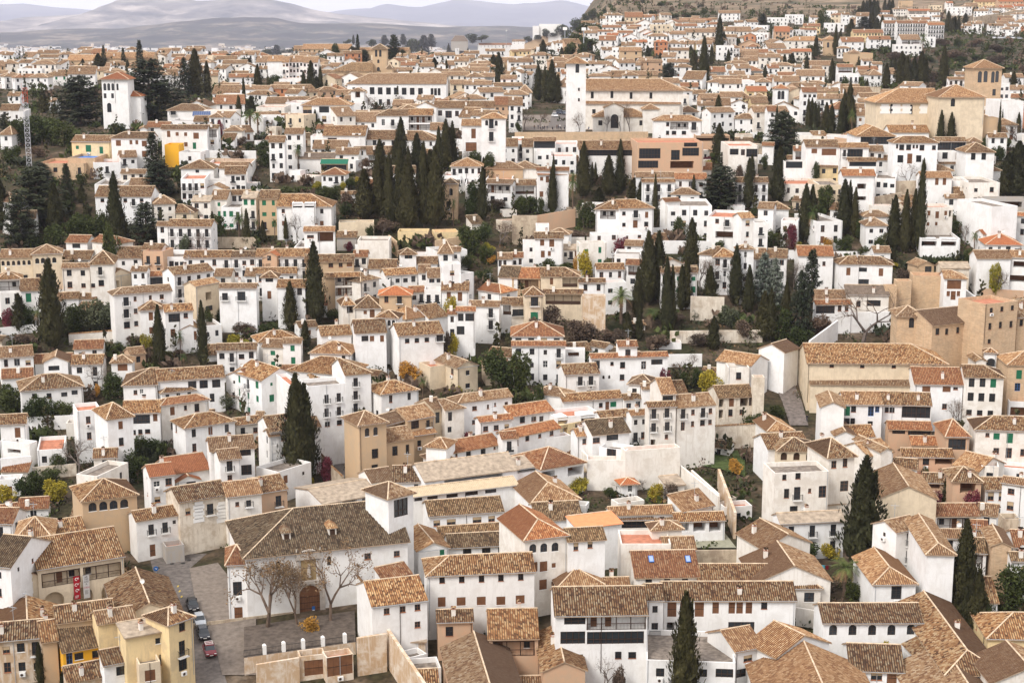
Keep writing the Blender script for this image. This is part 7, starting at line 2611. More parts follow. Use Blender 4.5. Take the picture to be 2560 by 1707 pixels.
H 1780 1115 2010 1110 1065 2 gwa w5
H 1920 1075 2040 1075 1040 3 hwl w2
H 1560 1110 1800 1110 1085 2 fw w4
H 1985 975 2180 945 898 2.4 gvb w3
H 1705 970 1910 975 895 3 xwl d12,N
H 1345 1165 1550 1165 1120 2 gwb w2
H 1285 1185 1345 1180 1140 2.2 xwl N,d9
H 1950 860 2320 860 785 2 gwa w6
H 2125 960 2200 950 930 3 fv w1
H 2060 1200 2220 1200 1160 1.4 hvl N,w1
H 1510 1330 1640 1330 1312 2.3 fm N | tall building end wholly wrapped in orange netting @ the orange-netted building
H 1110 1450 1250 1430 1385 2.4 gwl w2
H 860 1500 1100 1480 1460 2 fw w1
H 620 1450 870 1450 1410 2 fbn N | half-built brick house under a blue tarpaulin with scaffolding @ the blue tarpaulin site
+H 340 1500 780 1500 1410 1.6 fb w4
H 1660 1545 1960 1545 1470 2 hwa w1
H 2010 1540 2270 1545 1490 2.2 gwl w2
H 1900 1510 2300 1500 1450 1.6 fw w6
H 1640 1395 1840 1400 1370 2.4 fw w1
W 1840 1380 2350 1385 3 .4 w
W 1840 1450 2350 1460 3 .4 s
W 0 710 300 720 3 .3 v
H 2105 785 2270 785 770 2 fw w3,L
H 1925 700 2000 690 670 3 gcl N
H 2110 720 2350 700 680 3 gwb w3
H 2000 775 2080 775 745 2 hwl N
C 765 540 690 60
C 910 490 720 120
C 1180 550 690 55
C 128 620 760 35
C 405 830 1040 95
C 500 950 1050 60
C 1800 450 890 150
C 1905 560 880 75
C 2245 710 1050 40
C 2305 880 1060 80
C 2195 870 1150 60
C 2340 740 900 50
C 2020 530 620 30
C 2290 530 640 60
C 1980 560 620 20
T 960 410 580 80
T 1290 360 700 110
T 1140 430 600 70
T 1470 470 600 60
T 740 680 1140 380 | vast brown-green drooping cedar left of the belvedere tower @ the drooping cedar
T 1380 520 1130 480 | largest dark cedar right of the belvedere tower @ the largest cedar
T 1700 520 900 170
T 1410 1200 1640 210
T 40 1040 1200 90
T 380 1480 1640 180
E 390 1030 1330 260
E 200 1080 1330 230
E 560 1110 1340 200
E 110 1330 1520 180
E 500 1080 1330 200
B 800 1160 1260 220
K 360 1340 1440 150
E 1080 1120 1240 160
E 870 1110 1200 100
P 2300 1000 1260 170
K 2010 1270 1370 120
E 2280 1300 1380 100
B 2010 1400 1500 80
K 2200 1250 1330 140
E 640 1260 1340 90
T 1930 470 600 60
T 2100 490 600 80
E 2260 530 640 120
U 2030 1090 1180 60
T 640 0 3.672
H 838 768 1745 770 678 4.2 lwl N,c0 | very long white institute with dark red eave and big square windows @ the long white institute
I 1066 835 1.9 2.9 i
I 1140 837 1.9 2.9 i
I 1216 838 1.9 2.9 i
I 1287 839 1.9 2.9 i
I 1360 840 1.9 2.9 i
I 1434 841 1.9 2.9 i
I 1510 843 1.9 2.9 i
I 1616 845 1.1 2.9 i
I 1648 845 1.1 2.9 i
I 1681 845 1.1 2.9 i
I 1142 940 1.3 2.4 i
I 1216 940 1.3 2.4 i
I 1433 946 1.3 2.4 i
I 1510 948 1.3 2.4 i
I 898 815 1.1 .9 i
I 962 815 1.1 .9 i
I 1285 970 2.4 3 D
H 420 965 868 968 905 4 hwl N | square white villa with tall blind-shaded bays and small lower windows @ the blind-shaded villa
I 472 1010 3.2 3 b
I 625 1008 3.6 2.2 c
I 782 1015 3.2 3 b
I 472 1090 1.6 2.2 b
I 626 1095 1.6 2.2 b
I 722 1093 1.4 1.6 b
I 785 1098 1.6 2.2 b
H 1068 445 1198 445 398 6 pod N,c0,o.8 | ochre brick church tower with paired arched bell openings and round window @ the ochre church tower
I 1103 492 1.2 3.4 a
I 1141 492 1.2 3.4 a
I 1123 565 1.1 1.8 a
I 1123 637 1.5 2 a
H 690 655 1065 658 568 3 lod N,c0 | long tan church nave with dark grey-brown roof behind the white institute @ the grey-roofed nave
I 920 688 1 1.4 a
+H 1198 628 1250 628 590 3 hod N
H 0 570 100 570 520 4 gwl w4
H 105 565 240 565 512 4 gwl N,w4 | far white school block with stepped tile roofs and pale bays @ the stepped-roof school
+H 240 572 300 572 522 4 gwl w2
+H 300 568 430 568 514 4 gwl w4
+H 430 573 565 573 525 4 gwl w4
+H 565 575 625 575 560 3 fo N
H 425 450 870 452 408 3.4 gol w10 | far brick college with rows of pale windows among trees @ the far brick college
+H 870 450 1400 480 440 3 gol N
H 1790 470 2050 470 385 1.8 fy w8
H 615 835 835 830 775 2.6 hwb w1
H 85 945 270 950 895 2.6 gvl N
H 0 985 260 985 950 3 fv w3
H 270 940 420 945 900 2.8 fw w2
H 870 835 990 838 810 3.4 pwl N,c0
I 932 870 2 2.4 O
H 800 910 990 925 880 3.2 gwl w4
H 1105 1060 1400 1060 1008 3 lwa N | white house with pale shutters and dark double balcony @ the dark double balcony house
I 1168 1125 1.2 2.2 p
I 1255 1128 1.2 2.2 B
+H 1400 1058 1620 1058 1002 3 gwa N
I 1500 1100 8 2.2 L
I 1500 1170 8 2 L
H 1635 988 2185 992 932 3 gwa N | long white two-storey house with brown bay and tall dark doors @ the long two-storey white house
I 1690 1040 1.5 2 w
I 1768 1052 2.4 2.6 w
I 1845 1045 1.4 2 w
I 1965 1032 1.2 2.2 B
I 2042 1045 1.4 2.8 B
I 2122 1035 1.2 2.2 B
H 2190 965 2400 965 890 3 gpb w4
H 1780 930 2060 905 840 3 xvl d12,N
H 2080 880 2130 870 820 3 gwl N
H 2180 862 2350 862 835 2.5 gwl N
H 1890 1150 2075 1152 1098 5 gwl N | white corner mansion with square lookout turret and brown garage door @ the turreted corner mansion
I 1997 1228 1.4 3 s
I 1975 1350 3.4 2.8 D
+H 2070 1085 2290 1087 1040 6.4 pwl N,c0
I 2118 1130 .9 1.6 a
I 2160 1135 1.4 3 B
I 2205 1133 .9 1.6 a
I 2160 1255 1.4 2.8 B
H 615 1240 1000 1245 1158 2.2 gwa N,d12 | white house with dormer set in a wide brown roof @ the dormer house
I 700 1275 3 .6 w
+H 880 1225 960 1228 1190 2.4 fw N
I 925 1217 1.1 1.2 w
H 960 1275 1300 1278 1200 2 gwa w4
H 1300 1280 1665 1285 1205 2 rwa w3
H 520 1360 830 1365 1290 2 gwl w5
H 730 1412 940 1415 1360 1.8 gwl w2
H 1020 1420 1260 1410 1345 1.8 gwa L
H 265 1225 430 1225 1178 4 gwl w2
I 380 1278 1.6 2 w
+H 120 1303 260 1300 1250 4 gwl w2
H 500 1250 640 1250 1230 1.6 fwr w2
H 1600 1190 1730 1190 1130 2 gwl N
H 400 1450 720 1455 1405 1.2 swk N
H 595 1502 835 1505 1468 1.4 sbu N | dark green-roofed garden pavilion with glazed brown front @ the green-roofed pavilion
I 715 1540 8 1.8 V
H 1790 1528 2075 1530 1450 2.4 hwl w5 | white house with broad hipped roof and five tiny arches @ the five tiny arches house
H 2110 1545 2450 1545 1485 2 hol N
H 2165 1340 2400 1340 1275 3 gwa w3
H 1400 515 1550 520 495 2 gwt N
H 1200 590 1320 590 560 3 gwl w2
H 1330 600 1460 600 570 4 gwb w5
H 1530 570 1640 575 545 3 gwl w3
H 1660 600 1740 600 560 3 xwl d12,w1
H 1740 595 1820 600 560 3 gwl w1
H 1820 560 1950 565 525 4 gvl w3
H 1980 560 2120 560 505 3 xvl d12,w2
H 2000 600 2150 600 565 3 gwl w3
H 1890 640 2060 645 620 3 gol w3
H 1930 700 2080 705 680 3 gwl w2
H 2090 705 2190 705 675 3 gwl L
H 1720 680 1830 680 640 2 gwl w1
H 160 790 300 790 760 2 gwl N
H 210 725 440 730 700 2.6 fwr w5
H 60 830 300 830 810 2 hwl N
H 2050 430 2350 400 370 3.4 gwb w9
H 1830 450 1900 440 405 3.4 fw w2
H 1250 680 1350 690 650 2 gol N
H 640 740 700 740 715 2 gwl w1
H 2170 800 2350 800 785 2 fw w2
H 2150 560 2350 575 530 3 gol w3
W 1500 700 2190 720 3 .4 v
W 1820 1275 2080 1290 4 .3 w
C 510 560 930 110
C 440 650 940 60
C 560 700 910 100
C 595 600 900 50
C 20 595 890 85
C 548 1005 1170 55
C 1333 1075 1480 110 | tall cypress rising in front of the dark double balcony house @ the double-balcony cypress
C 1300 1260 1640 150
C 1140 1275 1640 130
C 1480 1220 1600 130
C 1400 1340 1640 60
C 1600 1370 1640 120
C 1680 1160 1640 80
C 1745 1090 1560 120
C 1805 1110 1540 90
C 1545 1390 1640 80
C 895 320 410 25
C 1490 505 655 45
C 1440 495 580 35
C 1548 580 650 25
C 1640 530 690 80
C 1575 620 690 30
C 1750 540 630 35
C 1945 440 550 30
C 2230 480 800 95
C 1770 400 550 45
C 1325 590 660 35
C 2180 500 680 90
T 940 310 480 70
T 1270 310 480 120
T 895 420 570 120
T 1000 450 570 90
T 1270 440 560 80
T 1350 450 560 80
T 1560 400 520 80
T 190 410 520 80
T 1540 320 440 90
T 1610 310 440 80
T 1180 320 420 70
T 1350 310 420 60
E 640 480 620 210
E 560 470 530 100
E 1430 360 500 170
E 100 440 520 130
E 280 450 520 150
E 170 680 790 120
E 1640 480 570 110
E 1960 550 620 110
E 1060 360 430 90
E 840 360 410 80
E 720 400 480 90
B 780 640 800 180
B 1090 870 1060 170
B 1350 880 1010 130
B 1000 900 1010 110
K 930 1060 1150 130
B 1190 930 1040 120
E 2050 1370 1480 190
E 2130 1400 1510 140
B 1920 1380 1500 90
P 390 1320 1590 110
P 20 1020 1280 130
E 80 1360 1530 150
E 1860 600 650 50
T 1990 330 400 50
E 2070 320 380 120
E 1980 310 380 110
C 2090 1440 1640 60
K 1000 1440 1590 100
E 60 1280 1380 120
H 1790 379 1945 379 270 1 pkk t1.25,N,c0 | dark glass pyramid roof standing above the far trees
T 1280 0 3.672
H 505 575 680 575 505 8.7 pwl N,c0,o.9 | tall plain white square church tower with single arched bell opening @ the white church tower
I 600 628 1.3 3.2 a
I 614 822 .6 1 i
I 614 917 .6 1 i
H 670 815 1570 838 716 4.7 rvl N,c0,d16,o.8,k | long white hilltop church with tile nave and buttressed side aisle @ the hilltop church nave
I 737 875 1 2.4 i
I 917 870 1 2.6 i
I 1093 880 1 2.4 i
I 1275 880 1 2.2 i
+H 670 950 1545 962 905 3.05 svl N,c0
I 752 1025 1.2 1.6 i
+H 745 1070 1260 1075 1000 1.8 hvl N,c0
I 811 1130 1.4 1.8 i
I 1188 1130 1.4 1.8 i
+H 850 990 1025 990 945 2.9 xvl d6,N,c0
I 942 1115 2.8 5 a
+H 1205 1003 1350 1003 950 2.8 pvl N,c0
H 1305 1105 1735 1108 1062 3.2 hwl N | white two-storey house with brown timber balcony below the church @ the timber-balcony church house
I 1430 1142 1 1.3 i
I 1536 1158 6 2.4 L
I 1670 1160 1.6 2.6 B
I 1428 1220 1 1.3 i
I 1487 1220 1.4 1.2 i
I 1578 1220 1.4 1.2 i
H 1710 965 1850 968 935 3 gwl w2
H 1860 970 2005 975 905 3 gwl w2
H 1925 1075 2090 1075 1030 1.6 hwb w2
H 2010 1000 2120 1000 900 3.4 fw w3
H 2050 905 2200 905 840 3 hyl w2
H 2200 945 2350 945 890 3 gyl w2
H 2220 1020 2400 1020 970 3 gwb N
H 1540 1025 1710 1025 975 1.6 hwl w2
H 1505 715 1725 715 705 4 fw w4,L
H 1745 700 1850 720 690 4 fw w2
H 1850 745 2080 745 700 4 gwl w6
H 2080 745 2230 745 700 4 fw w3
H 2070 650 2300 650 610 3 hwb L
H 2000 685 2140 685 655 3 gwl w2
H 1800 660 1960 660 615 3 gwb L
H 2160 840 2340 840 795 3 gyt w3
H 990 470 1190 470 438 3.4 gol w2 | ochre brick block with dark top gallery beyond the church @ the far ochre block
H 700 585 890 590 565 3 gwl w2
H 890 610 1100 600 535 3 xwl d16,N
H 1100 600 1180 600 575 2 gwl w1
H 1430 570 1640 575 545 2.6 gwl w6
H 1520 640 1640 640 600 3 fw w3
H 1690 400 1930 400 345 3.4 hyl w3
H 1310 385 1430 385 370 3.4 hrt w3 | squat brick-red block among the far white terraces @ the brick-red block
H 1430 400 1550 400 365 3.4 hwl w3
H 115 415 480 400 330 2 xol N,d20,c0 | far sports hall with big shallow orange-brick gable @ the far sports hall
H 190 240 250 240 230 4 fw N
H 250 215 450 230 195 4 fw N | distant white hospital block above the dark trees @ the distant white block
H 0 480 60 470 460 3.4 gyl w1
H 60 470 170 470 455 3.4 gyl w3
H 0 380 120 385 350 3 gwl w3
H 60 850 180 850 780 3 hwl w2
H -30 965 95 965 895 4 gwl w2
H 380 620 480 620 585 3 gwl w3
H 2340 560 2400 560 520 3 gwl w1
H 2130 480 2350 490 455 3 gwb w6
H 2160 430 2280 430 405 3 hwb w4
H 2000 440 2090 440 415 3 hwl w3
H 2130 555 2280 560 520 3 gwl w4
H 870 480 985 480 470 2 fw w1
H 860 540 960 540 480 1.5 pwl N
H 1060 150 1145 150 125 3 hvl w3
H 1900 120 2095 125 98 3.4 gwl w5
H 2050 220 2200 220 180 3.4 fw w3
H 2230 320 2300 330 310 3.4 fw w3
H 830 250 1000 255 235 3.4 gwb w4
H 1050 240 1180 250 232 3.4 gwb w3
H 790 290 930 290 278 3.4 gwb w3
H 870 320 970 330 305 3.4 gwt w3
H 970 300 1110 305 285 3.4 gwb w4
H 1150 215 1290 215 195 3.4 xwb w3,d20
H 1290 205 1400 210 190 3.4 gwl w3
H 1400 200 1520 215 178 3.4 xwb w3,d20
H 1030 340 1150 340 318 3.4 xwt w3,d16
H 1230 320 1330 320 298 3.4 xwt w3,d16
H 1330 325 1480 335 305 3.4 xwb w3,d16
H 1180 300 1300 300 268 3.4 xwl w2,d16
H 1470 310 1590 310 288 3.4 gwb w4
H 1590 295 1870 300 265 3.4 gvl w6
H 1540 190 1830 195 172 3.4 gvb w6
H 1110 390 1240 390 368 3 gwt w3
H 1500 240 1700 240 220 3.4 gwb w6
H 1930 280 2040 290 250 3.4 gvl w3
H 2050 290 2200 290 250 3.4 gvl w4
H 2230 700 2350 700 680 2 gwl w2
H 700 700 900 700 680 1.6 hwl N
H 1110 690 1340 690 655 2 gol N
H 200 1290 400 1290 1260 3 gwl N
I 290 1325 8 2.4 V
H 0 1290 110 1290 1255 3 fwr w2
H 95 1345 190 1345 1275 2.6 gwa w1
H 400 1320 610 1320 1290 3 fwr w3
H 360 1435 590 1430 1400 3 fw w3
H 220 1385 360 1385 1370 3 fw w2
H 615 1370 1120 1370 1295 3 gwa N | restaurant with brown roof over two dark glazed strips @ the double-strip restaurant
I 900 1400 19 2 V
H 600 1490 880 1490 1430 2 gwa w3
H 1025 1490 1145 1490 1415 2 hwa w1
H 1150 1315 1760 1305 1262 4.6 fpr N | terracotta-coloured restaurant villa with wide arched terraces @ the terracotta restaurant villa
I 1265 1410 6.4 3 V
I 1400 1425 2.6 3 V
I 1500 1425 2.6 3 V
I 1640 1395 5 2.4 V
I 1250 1510 6 2.2 V
I 1400 1515 6 2.2 V
I 1560 1515 7 2.2 O
I 1700 1500 4 2.2 O
I 1640 1325 4 1.2 V
+H 1330 1378 1575 1378 1310 2.8 hpl N,c0,d3.5
H 1690 1245 2000 1245 1230 2 fp N
I 1840 1275 11 1.6 O
H 1990 1340 2260 1340 1260 4 fv N
I 2040 1395 2.6 1.8 V
I 2120 1400 1.2 1.8 w
I 2203 1405 3.4 2.4 V
H 0 1540 230 1545 1480 2 hvl N
H 2300 1330 2400 1340 1310 2.5 gwb N
H 230 1560 520 1565 1550 5 gwb N
W 25 1215 1250 1210 4 .5 b | long stone and brick parapet wall under the crowded church terrace
W 2040 1215 2265 1215 2 .3 w
W 0 600 500 590 3 .4 v
C 285 365 560 85
C 455 430 565 45
C 215 450 560 25
C 240 590 930 90
C 300 610 940 60
C 365 550 950 110
C 420 680 950 80
C 495 590 800 50
C 690 570 700 50
C 740 590 690 55
C 15 660 850 70
C 1890 870 1160 85 | slender cypress right of the timber-balcony church house @ the slender church cypress
C 1895 1130 1500 130
C 657 1295 1620 95
C 992 1275 1620 75
C 378 1420 1640 55
C 885 1465 1640 55
C 1765 330 720 110 | large dark cypress clump in the middle of the far houses @ the far cypress clump
C 1665 460 710 90
C 1830 410 600 45
C 1640 420 520 60
C 1985 450 600 45
C 1245 420 520 45
C 1357 480 600 35
C 1900 140 440 80
C 1945 300 440 60
C 1720 205 270 40
C 1800 190 275 60
C 2320 600 800 55
C 2195 1420 1640 70
C 1215 580 650 30
C 1190 590 650 20
C 1200 95 200 45
C 1015 160 260 30
C 1520 440 500 40
C 2255 740 800 60
T 2295 120 290 100
T 1440 570 780 140
T 740 470 540 60
T 1960 1380 1620 180
E 1560 600 720 60
E 850 60 200 60
E 930 110 210 60
E 740 70 200 80
E 680 120 220 80
E 600 160 300 150
E 480 220 330 170
E 700 200 340 200
E 560 300 460 180
E 700 320 470 200
E 770 220 320 140
E 520 380 540 130
E 640 400 540 110
E 320 260 340 90
E 380 300 340 80
E 150 330 390 70
E 230 320 370 80
E 1600 110 170 120
E 1690 110 170 100
E 1480 120 180 100
E 1370 20 60 70
E 1440 110 170 70
E 1290 90 170 90
E 1760 70 150 60
E 2070 350 420 70
E 2150 380 430 120
E 2310 370 420 50
E 2200 230 280 50
P 1295 470 600 60
P 2130 1100 1210 110
P 2240 1140 1210 80
B 2070 450 640 110
B 620 1000 1180 110
B 1080 960 1180 140
B 120 1000 1200 160
B 260 1000 1180 130
B 490 830 960 80
B 190 600 700 130
B 990 1030 1180 90
B 870 1060 1190 80
B 1310 590 660 110
B 300 500 570 80
K 1730 1440 1500 120
U 1780 1430 1530 100
Y 1790 1460 1560 90
E 2310 1400 1560 80
K 2070 1500 1580 100
E 60 1110 1180 60
T 1920 0 3.672
H 1000 935 1570 938 800 5 lcl N,c0,o.8 | large cream and brick church nave with studded ridge and white wall panels @ the large brick church nave
I 1135 1000 1 3.2 a
I 1314 1008 1 3.2 a
+H 1575 890 1990 890 780 6.4 hcl N,c0,o.6
I 1698 943 1.4 2.6 a
+H 1440 1045 1880 1100 1000 3 gol N
+H 1710 1080 2120 1085 1070 4 fo N
I 1800 1190 1.4 3 p
H 1898 622 2150 622 550 7 pbl N,c0,o.7 | great square brick bell tower with twin arched openings on each face @ the great brick bell tower
I 1945 708 1.5 4.2 a
I 1998 705 1.5 4.2 a
I 2065 710 1.3 4.2 a
I 2103 705 1.3 4.2 a
I 2075 850 1.2 2.4 i
I 2065 955 1.1 2.2 i
H 525 365 635 365 332 4 pol N,c0 | slim ochre minaret-like brick tower among far white houses @ the slim ochre tower
I 552 415 1.4 3.2 a
I 601 415 1.4 3.2 a
H 750 490 965 490 480 3 fo N
+H 755 485 840 485 435 3 pol N
H 175 375 520 375 338 3.4 hvl w6 | far cream mansion with tall paired windows left of the slim ochre tower @ the far cream mansion
H 1065 215 1190 215 192 4 gwb w5,B | large white apartment block with stepped balconies on the hillside @ the white apartment block
+H 1190 215 1330 215 192 4 gwb w6,B
+H 1330 215 1470 215 192 4 gwb w6,B
+H 1470 232 1620 230 210 4 gwb w6,B
H 785 302 1060 302 275 3.4 gyb w10
H 930 365 1130 362 335 3.4 gwb w4
H 680 385 880 385 345 3.4 gwb w3
H 640 440 745 445 430 3 hwl w3
H 1225 365 1400 365 320 2.6 gwl L
H 1165 410 1420 410 400 3.4 fw w6
H 1400 340 1540 340 330 3.4 fw w2
H 1290 100 1490 105 85 3.4 gvt L,w5
H 1150 85 1290 85 75 3.4 hvl w6
H 1490 50 1600 50 40 4 fcr w4
H 1650 60 1810 70 40 4 fw w4
H 1210 10 1330 10 -10 3.4 fo N
H 1820 50 1930 50 30 3.4 gol w3
H 1990 80 2130 75 60 3.4 gwb w4
H 2130 75 2260 70 50 3.4 gwt w4
H 2260 60 2350 60 40 3.4 gwt w3
H 1900 20 2100 20 5 3.4 gyb w6
H 2120 20 2350 15 -5 3.4 gpt w6
H 1640 30 1700 30 15 3.4 gwt w2
H 1000 110 1120 115 100 3.4 gwb w4
H 530 100 640 100 90 3.4 fw w3
H 180 140 330 130 120 3.4 fw w4
H 0 160 180 165 145 3.4 fw w5
H 330 240 480 245 220 3.4 gyb w4
H 450 190 525 190 170 3.4 hyl w2
H 525 210 700 215 190 3.4 fw w4
H 200 290 340 260 250 3.4 fw w3
H 65 290 200 295 245 3.4 gpt w4
H 300 280 450 270 260 3.4 gwb w4
H 40 400 170 390 345 3 xwl w2,d20
H 0 450 170 440 400 3 gwl w4
H 215 475 400 475 450 3 gvt w5
H 90 490 220 490 460 3 gvb w3
H 0 490 60 490 470 3 hvl w1
H 340 600 590 600 560 3.6 gvl w6
H 360 645 500 645 610 3 gwl w3
H 640 615 780 618 592 4.6 gwb w3,L
+H 650 680 830 690 660 3 fw B,w4
H 830 640 1010 640 610 3 gwb w3
H 850 690 930 685 650 2 gwl w1
H 930 690 1050 690 640 3 hwl w2
H 1100 680 1175 680 630 3 gwl w2
H 870 560 960 560 540 3 gwl w2
H 960 590 1050 590 570 3 gwl w1
H 0 625 100 625 595 3.5 gwb w2
H 0 710 65 710 690 3 gvb w1
H 95 690 245 690 665 3 gwb w2
H 60 745 290 750 702 3 gwl w4
H 65 815 190 817 765 4 pwb N,c0 | slim white square tower with paired tall arches and orange cap @ the slim white arch tower
I 103 875 1.3 3.4 a
I 136 875 1.3 3.4 a
H 190 850 350 840 810 4 xcl d16,N
+H 320 845 450 845 805 4 gwb w3
H 455 865 540 865 835 4 gwl w2
H 530 840 650 840 808 4.4 gyl w2
H 580 1000 780 1000 935 3 hwb N
H 0 1020 80 1020 975 4 gwb w1
H 1660 728 1890 732 712 5 gwl w5 | white villa with stepped roofs just left of the great brick bell tower @ the stepped-roof villa
+H 1730 685 1890 690 665 5.5 gwl w3
H 2130 770 2220 770 740 6 fw w2
H 2180 710 2350 710 680 4 gwl w2
H 2140 930 2350 930 870 5 fw N
H 2140 1005 2320 1005 970 3.4 gwl w3
H 2280 970 2350 975 945 3 frt w2
H 2090 1145 2290 1145 1090 3 hwl w2
H 820 1060 940 1060 1010 3 gwl w2
H 940 1100 990 1100 1040 3 fw N
H 820 1248 1168 1250 1140 4.2 Xwa N,c0,d16 | white tent-roofed house with dark restaurant gallery @ the tent-roofed gallery house
I 1030 1290 10.5 2.4 V
H 1155 1308 1560 1308 1255 4.6 hwa N | broad white villa with small square windows and long tile roof @ the broad square-window villa
I 1185 1345 .6 1.2 i
I 1227 1354 1.4 1.6 i
I 1291 1354 1.4 1.6 i
I 1337 1347 .6 1 i
I 1368 1347 .6 1 i
I 1413 1357 1.4 1.6 i
I 1523 1357 1.1 1.3 i
I 1215 1460 1.7 2.2 i
I 1301 1458 1.5 3 D
I 1383 1458 1.5 2 i
H 1545 1300 1820 1300 1262 3.2 gwa N | glazed-front white villa with five tall green-grey panes @ the five-pane glazed villa
I 1680 1350 11 3.4 V
+H 1570 1398 1760 1398 1380 3 fw N
I 1625 1425 1.6 2 i
I 1742 1435 1.1 2 s
H 1820 1395 2080 1395 1312 4 hwa N
I 1884 1438 1.3 2 i
I 1980 1438 1.3 2 i
H 1435 1415 1580 1415 1372 2.4 hwl w1
H 1570 1500 1815 1500 1452 2.4 gwa w3
H 1850 1300 1960 1300 1240 3 pol w1
H 1845 1215 2200 1215 1165 3 gva w3
H 2030 1255 2190 1260 1225 3 gwa w2
H 1120 1215 1480 1215 1150 3 gwa N,w3
H 1315 1210 1470 1212 1170 3 hol w1
H 350 1345 650 1345 1285 3.6 gwa N | white house with two brown timber bays under a low tile roof @ the two timber bays house
I 425 1388 1.7 1.4 s
I 560 1397 4.4 2 s
H 660 1355 925 1358 1315 3.6 gwa N
I 703 1408 .9 2 B
I 800 1408 4.6 2.4 V
+H 925 1390 1060 1395 1340 3 gwl w2
H 740 1475 995 1480 1450 2.6 gwa N
I 880 1500 8 1.6 V
H 990 1468 1175 1465 1430 2.8 gwa w2
H 460 1535 770 1525 1495 2 hyl w3
H 700 1568 980 1560 1550 1.5 gwb N
H 240 1380 350 1385 1345 3 gwb L
H 150 1480 340 1485 1470 2 fw N
I 240 1510 5 2 V
H 1430 1568 1700 1565 1515 2 hwl N
H 1860 1568 2140 1560 1508 2 hwl N
W 220 770 680 770 5 .5 c
W 680 790 1035 800 6 .5 s
W 250 1240 820 1265 2.5 .3 v
W 540 1250 830 1290 3 .3 p
W 1890 160 2350 90 8 1 s | long ruined rampart climbing the upper hillside
C 437 320 560 60
C 618 225 400 45
C 662 265 430 38
C 760 175 360 75
C 230 280 340 12
C 350 485 760 50
C 150 500 640 50
C 215 490 650 80
C 345 575 760 45
C 582 535 780 55
C 620 590 770 45
C 1080 580 830 80
C 1165 530 640 40
C 1130 550 640 30
C 1220 470 790 100 | tallest dark cypress of the hillside grove beside the large church @ the hillside grove cypress
C 1270 520 800 90
C 1335 520 800 80
C 1400 470 800 100
C 1440 520 800 60
C 1605 425 800 90
C 1200 570 830 90
C 1630 560 800 50
C 740 755 1240 100
C 690 820 1240 70
C 670 900 1250 80
C 770 900 1250 60
C 905 720 900 45
C 830 820 910 30
C 365 895 1180 50
C 398 895 1170 55
C 425 930 1230 55
C 460 930 1180 35
C 530 940 1230 80
C 580 960 1240 80
C 310 900 1010 60
C 215 920 990 35
C 120 940 1080 45
C 75 970 1130 40
C 572 890 1020 30
C 1550 985 1270 60
C 1575 1010 1280 75
C 1670 1030 1260 90
C 2120 920 1110 30
C 2245 655 830 70
C 2160 620 740 40
C 2305 740 830 30
C 2145 1000 1080 20
C 2295 1030 1100 45
C 870 5 190 60
C 900 0 180 50
C 930 -20 170 60
C 970 -20 170 60
C 1000 0 150 50
C 1070 -10 110 35
C 1110 -10 110 40
C 1140 -10 110 40
C 830 60 200 50
C 860 60 210 40
C 1130 90 180 40
C 950 100 270 60
C 1045 140 290 50
C 1000 160 280 50
C 1650 100 300 60
C 1710 150 310 60
C 1745 150 310 40
C 1690 160 310 50
C 1810 120 220 50
C 1890 60 130 30
C 1920 60 130 30
C 1575 140 210 30
C 105 1340 1640 120 | cypress standing over the drooping spruce at the tile-roofed corner @ the corner cypress
C 1418 1450 1640 55
C 408 150 220 15
T 880 150 270 120
T 120 1000 1460 280
T 840 550 640 70
E 485 80 210 80
E 615 120 200 60
E 1980 500 520 80
E 1490 510 580 90
E 1720 530 570 80
E 1790 510 570 90
E 1860 440 500 80
E 1960 560 590 90
E 2210 430 480 100
E 2190 500 550 80
E 2300 530 590 90
E 1770 570 620 100
E 1880 570 620 90
E 2250 560 620 60
E 2290 590 640 80
E 1910 500 560 80
E 1740 350 440 70
E 2050 490 540 80
E 1110 420 490 130
E 1060 430 500 120
E 1130 370 420 120
E 930 440 480 110
E 870 700 750 110
E 690 690 760 80
E 385 410 460 60
E 40 250 320 70
E 290 680 740 70
P 1415 310 450 100
P 765 1010 1260 110
K 1600 350 420 130
K 1750 450 560 200
K 1650 460 560 180
K 2080 500 600 180
K 1200 470 560 150
K 1480 640 760 160
K 1900 350 430 140
K 1140 480 540 120
K 2100 400 480 160
B 2290 1130 1360 230
F 2290 1290 1640 180
F 2200 1400 1640 130
E 2080 1340 1440 90
E 2130 1330 1420 80
E 1990 1230 1330 80
E 1960 1290 1360 70
B 1280 1490 1640 160
E 430 1470 1560 70
E 850 700 760 110
K 2180 190 230 100
K 1950 210 250 90
'''
# ---------------------------------------------------------------- build the survey
SCORES = []; LIMIT = [None]; NH = 300
def run(data, measure=False):
    lines = [l.strip() for l in data.strip().splitlines() if l.strip()]
    i = 0
    while i < len(lines):
        l = lines[i]; i += 1
        lab = None
        if '|' in l: l, lab = l.split('|', 1); lab = lab.strip()
        tok = l.split(); k = tok[0]
        try:
            if k == 'T' and len(tok) == 4: TX[:] = [float(t) for t in tok[1:4]]
            elif k in ('H', '+H', 'R', '+R'):
                a = tok[1:]
                rd = k[-1] == 'R'
                ii = []
                while i < len(lines) and lines[i].startswith('I '):
                    t = lines[i].split(); X, Y = px(t[1], t[2]); ii.append((X, Y, float(t[3]), float(t[4]), t[5])); i += 1
                if rd: a = a[:7]+a[7:]
                IQ[:] = ii
                if measure:
                    if k[0] != '+': SCORES.append(99 if lab else house_line(a, lab, rd, False, measure=True))
                else:
                    bulk = False
                    if k[0] != '+': bulk = SCORES[LIMIT[0]] < CUT; LIMIT[0] += 1
                    house_line(a, lab, rd, k[0] == '+', bulk)
            elif measure: pass
            elif k == 'W': wall_line(tok[1:], lab)
            elif k in PK: plant_line(k, tok[1:], lab)
        except Exception as e:
            print('LINE', l, repr(e)); raise
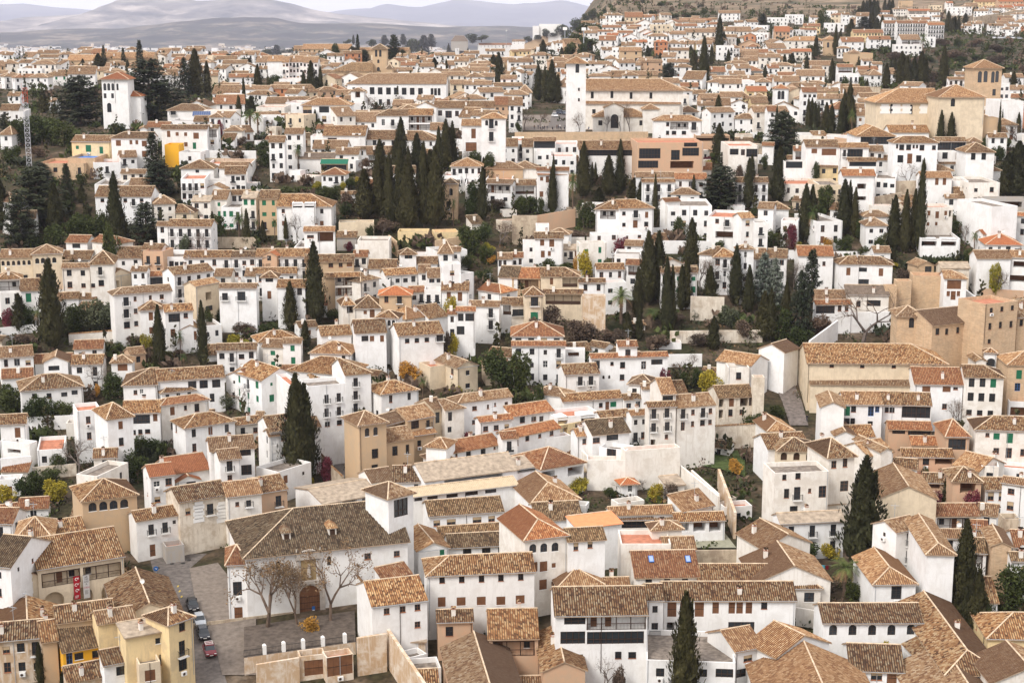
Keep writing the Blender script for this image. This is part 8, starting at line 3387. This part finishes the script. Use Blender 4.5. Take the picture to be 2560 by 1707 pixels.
for d_ in (DATA_NEAR, DATA_MID, DATA_FAR): run(d_, True)
CUT = sorted(SCORES, reverse=True)[min(NH, len(SCORES)-1)]; LIMIT[0] = 0; SEED[0] = 7
for d_ in (DATA_NEAR, DATA_MID, DATA_FAR): run(d_)
infill()
o_ = BULKMESH.build('smaller_houses'); tag(o_, kind='stuff', label='small white tile-roofed houses massed between and behind the larger ones')
custom()
label_all()
setting()
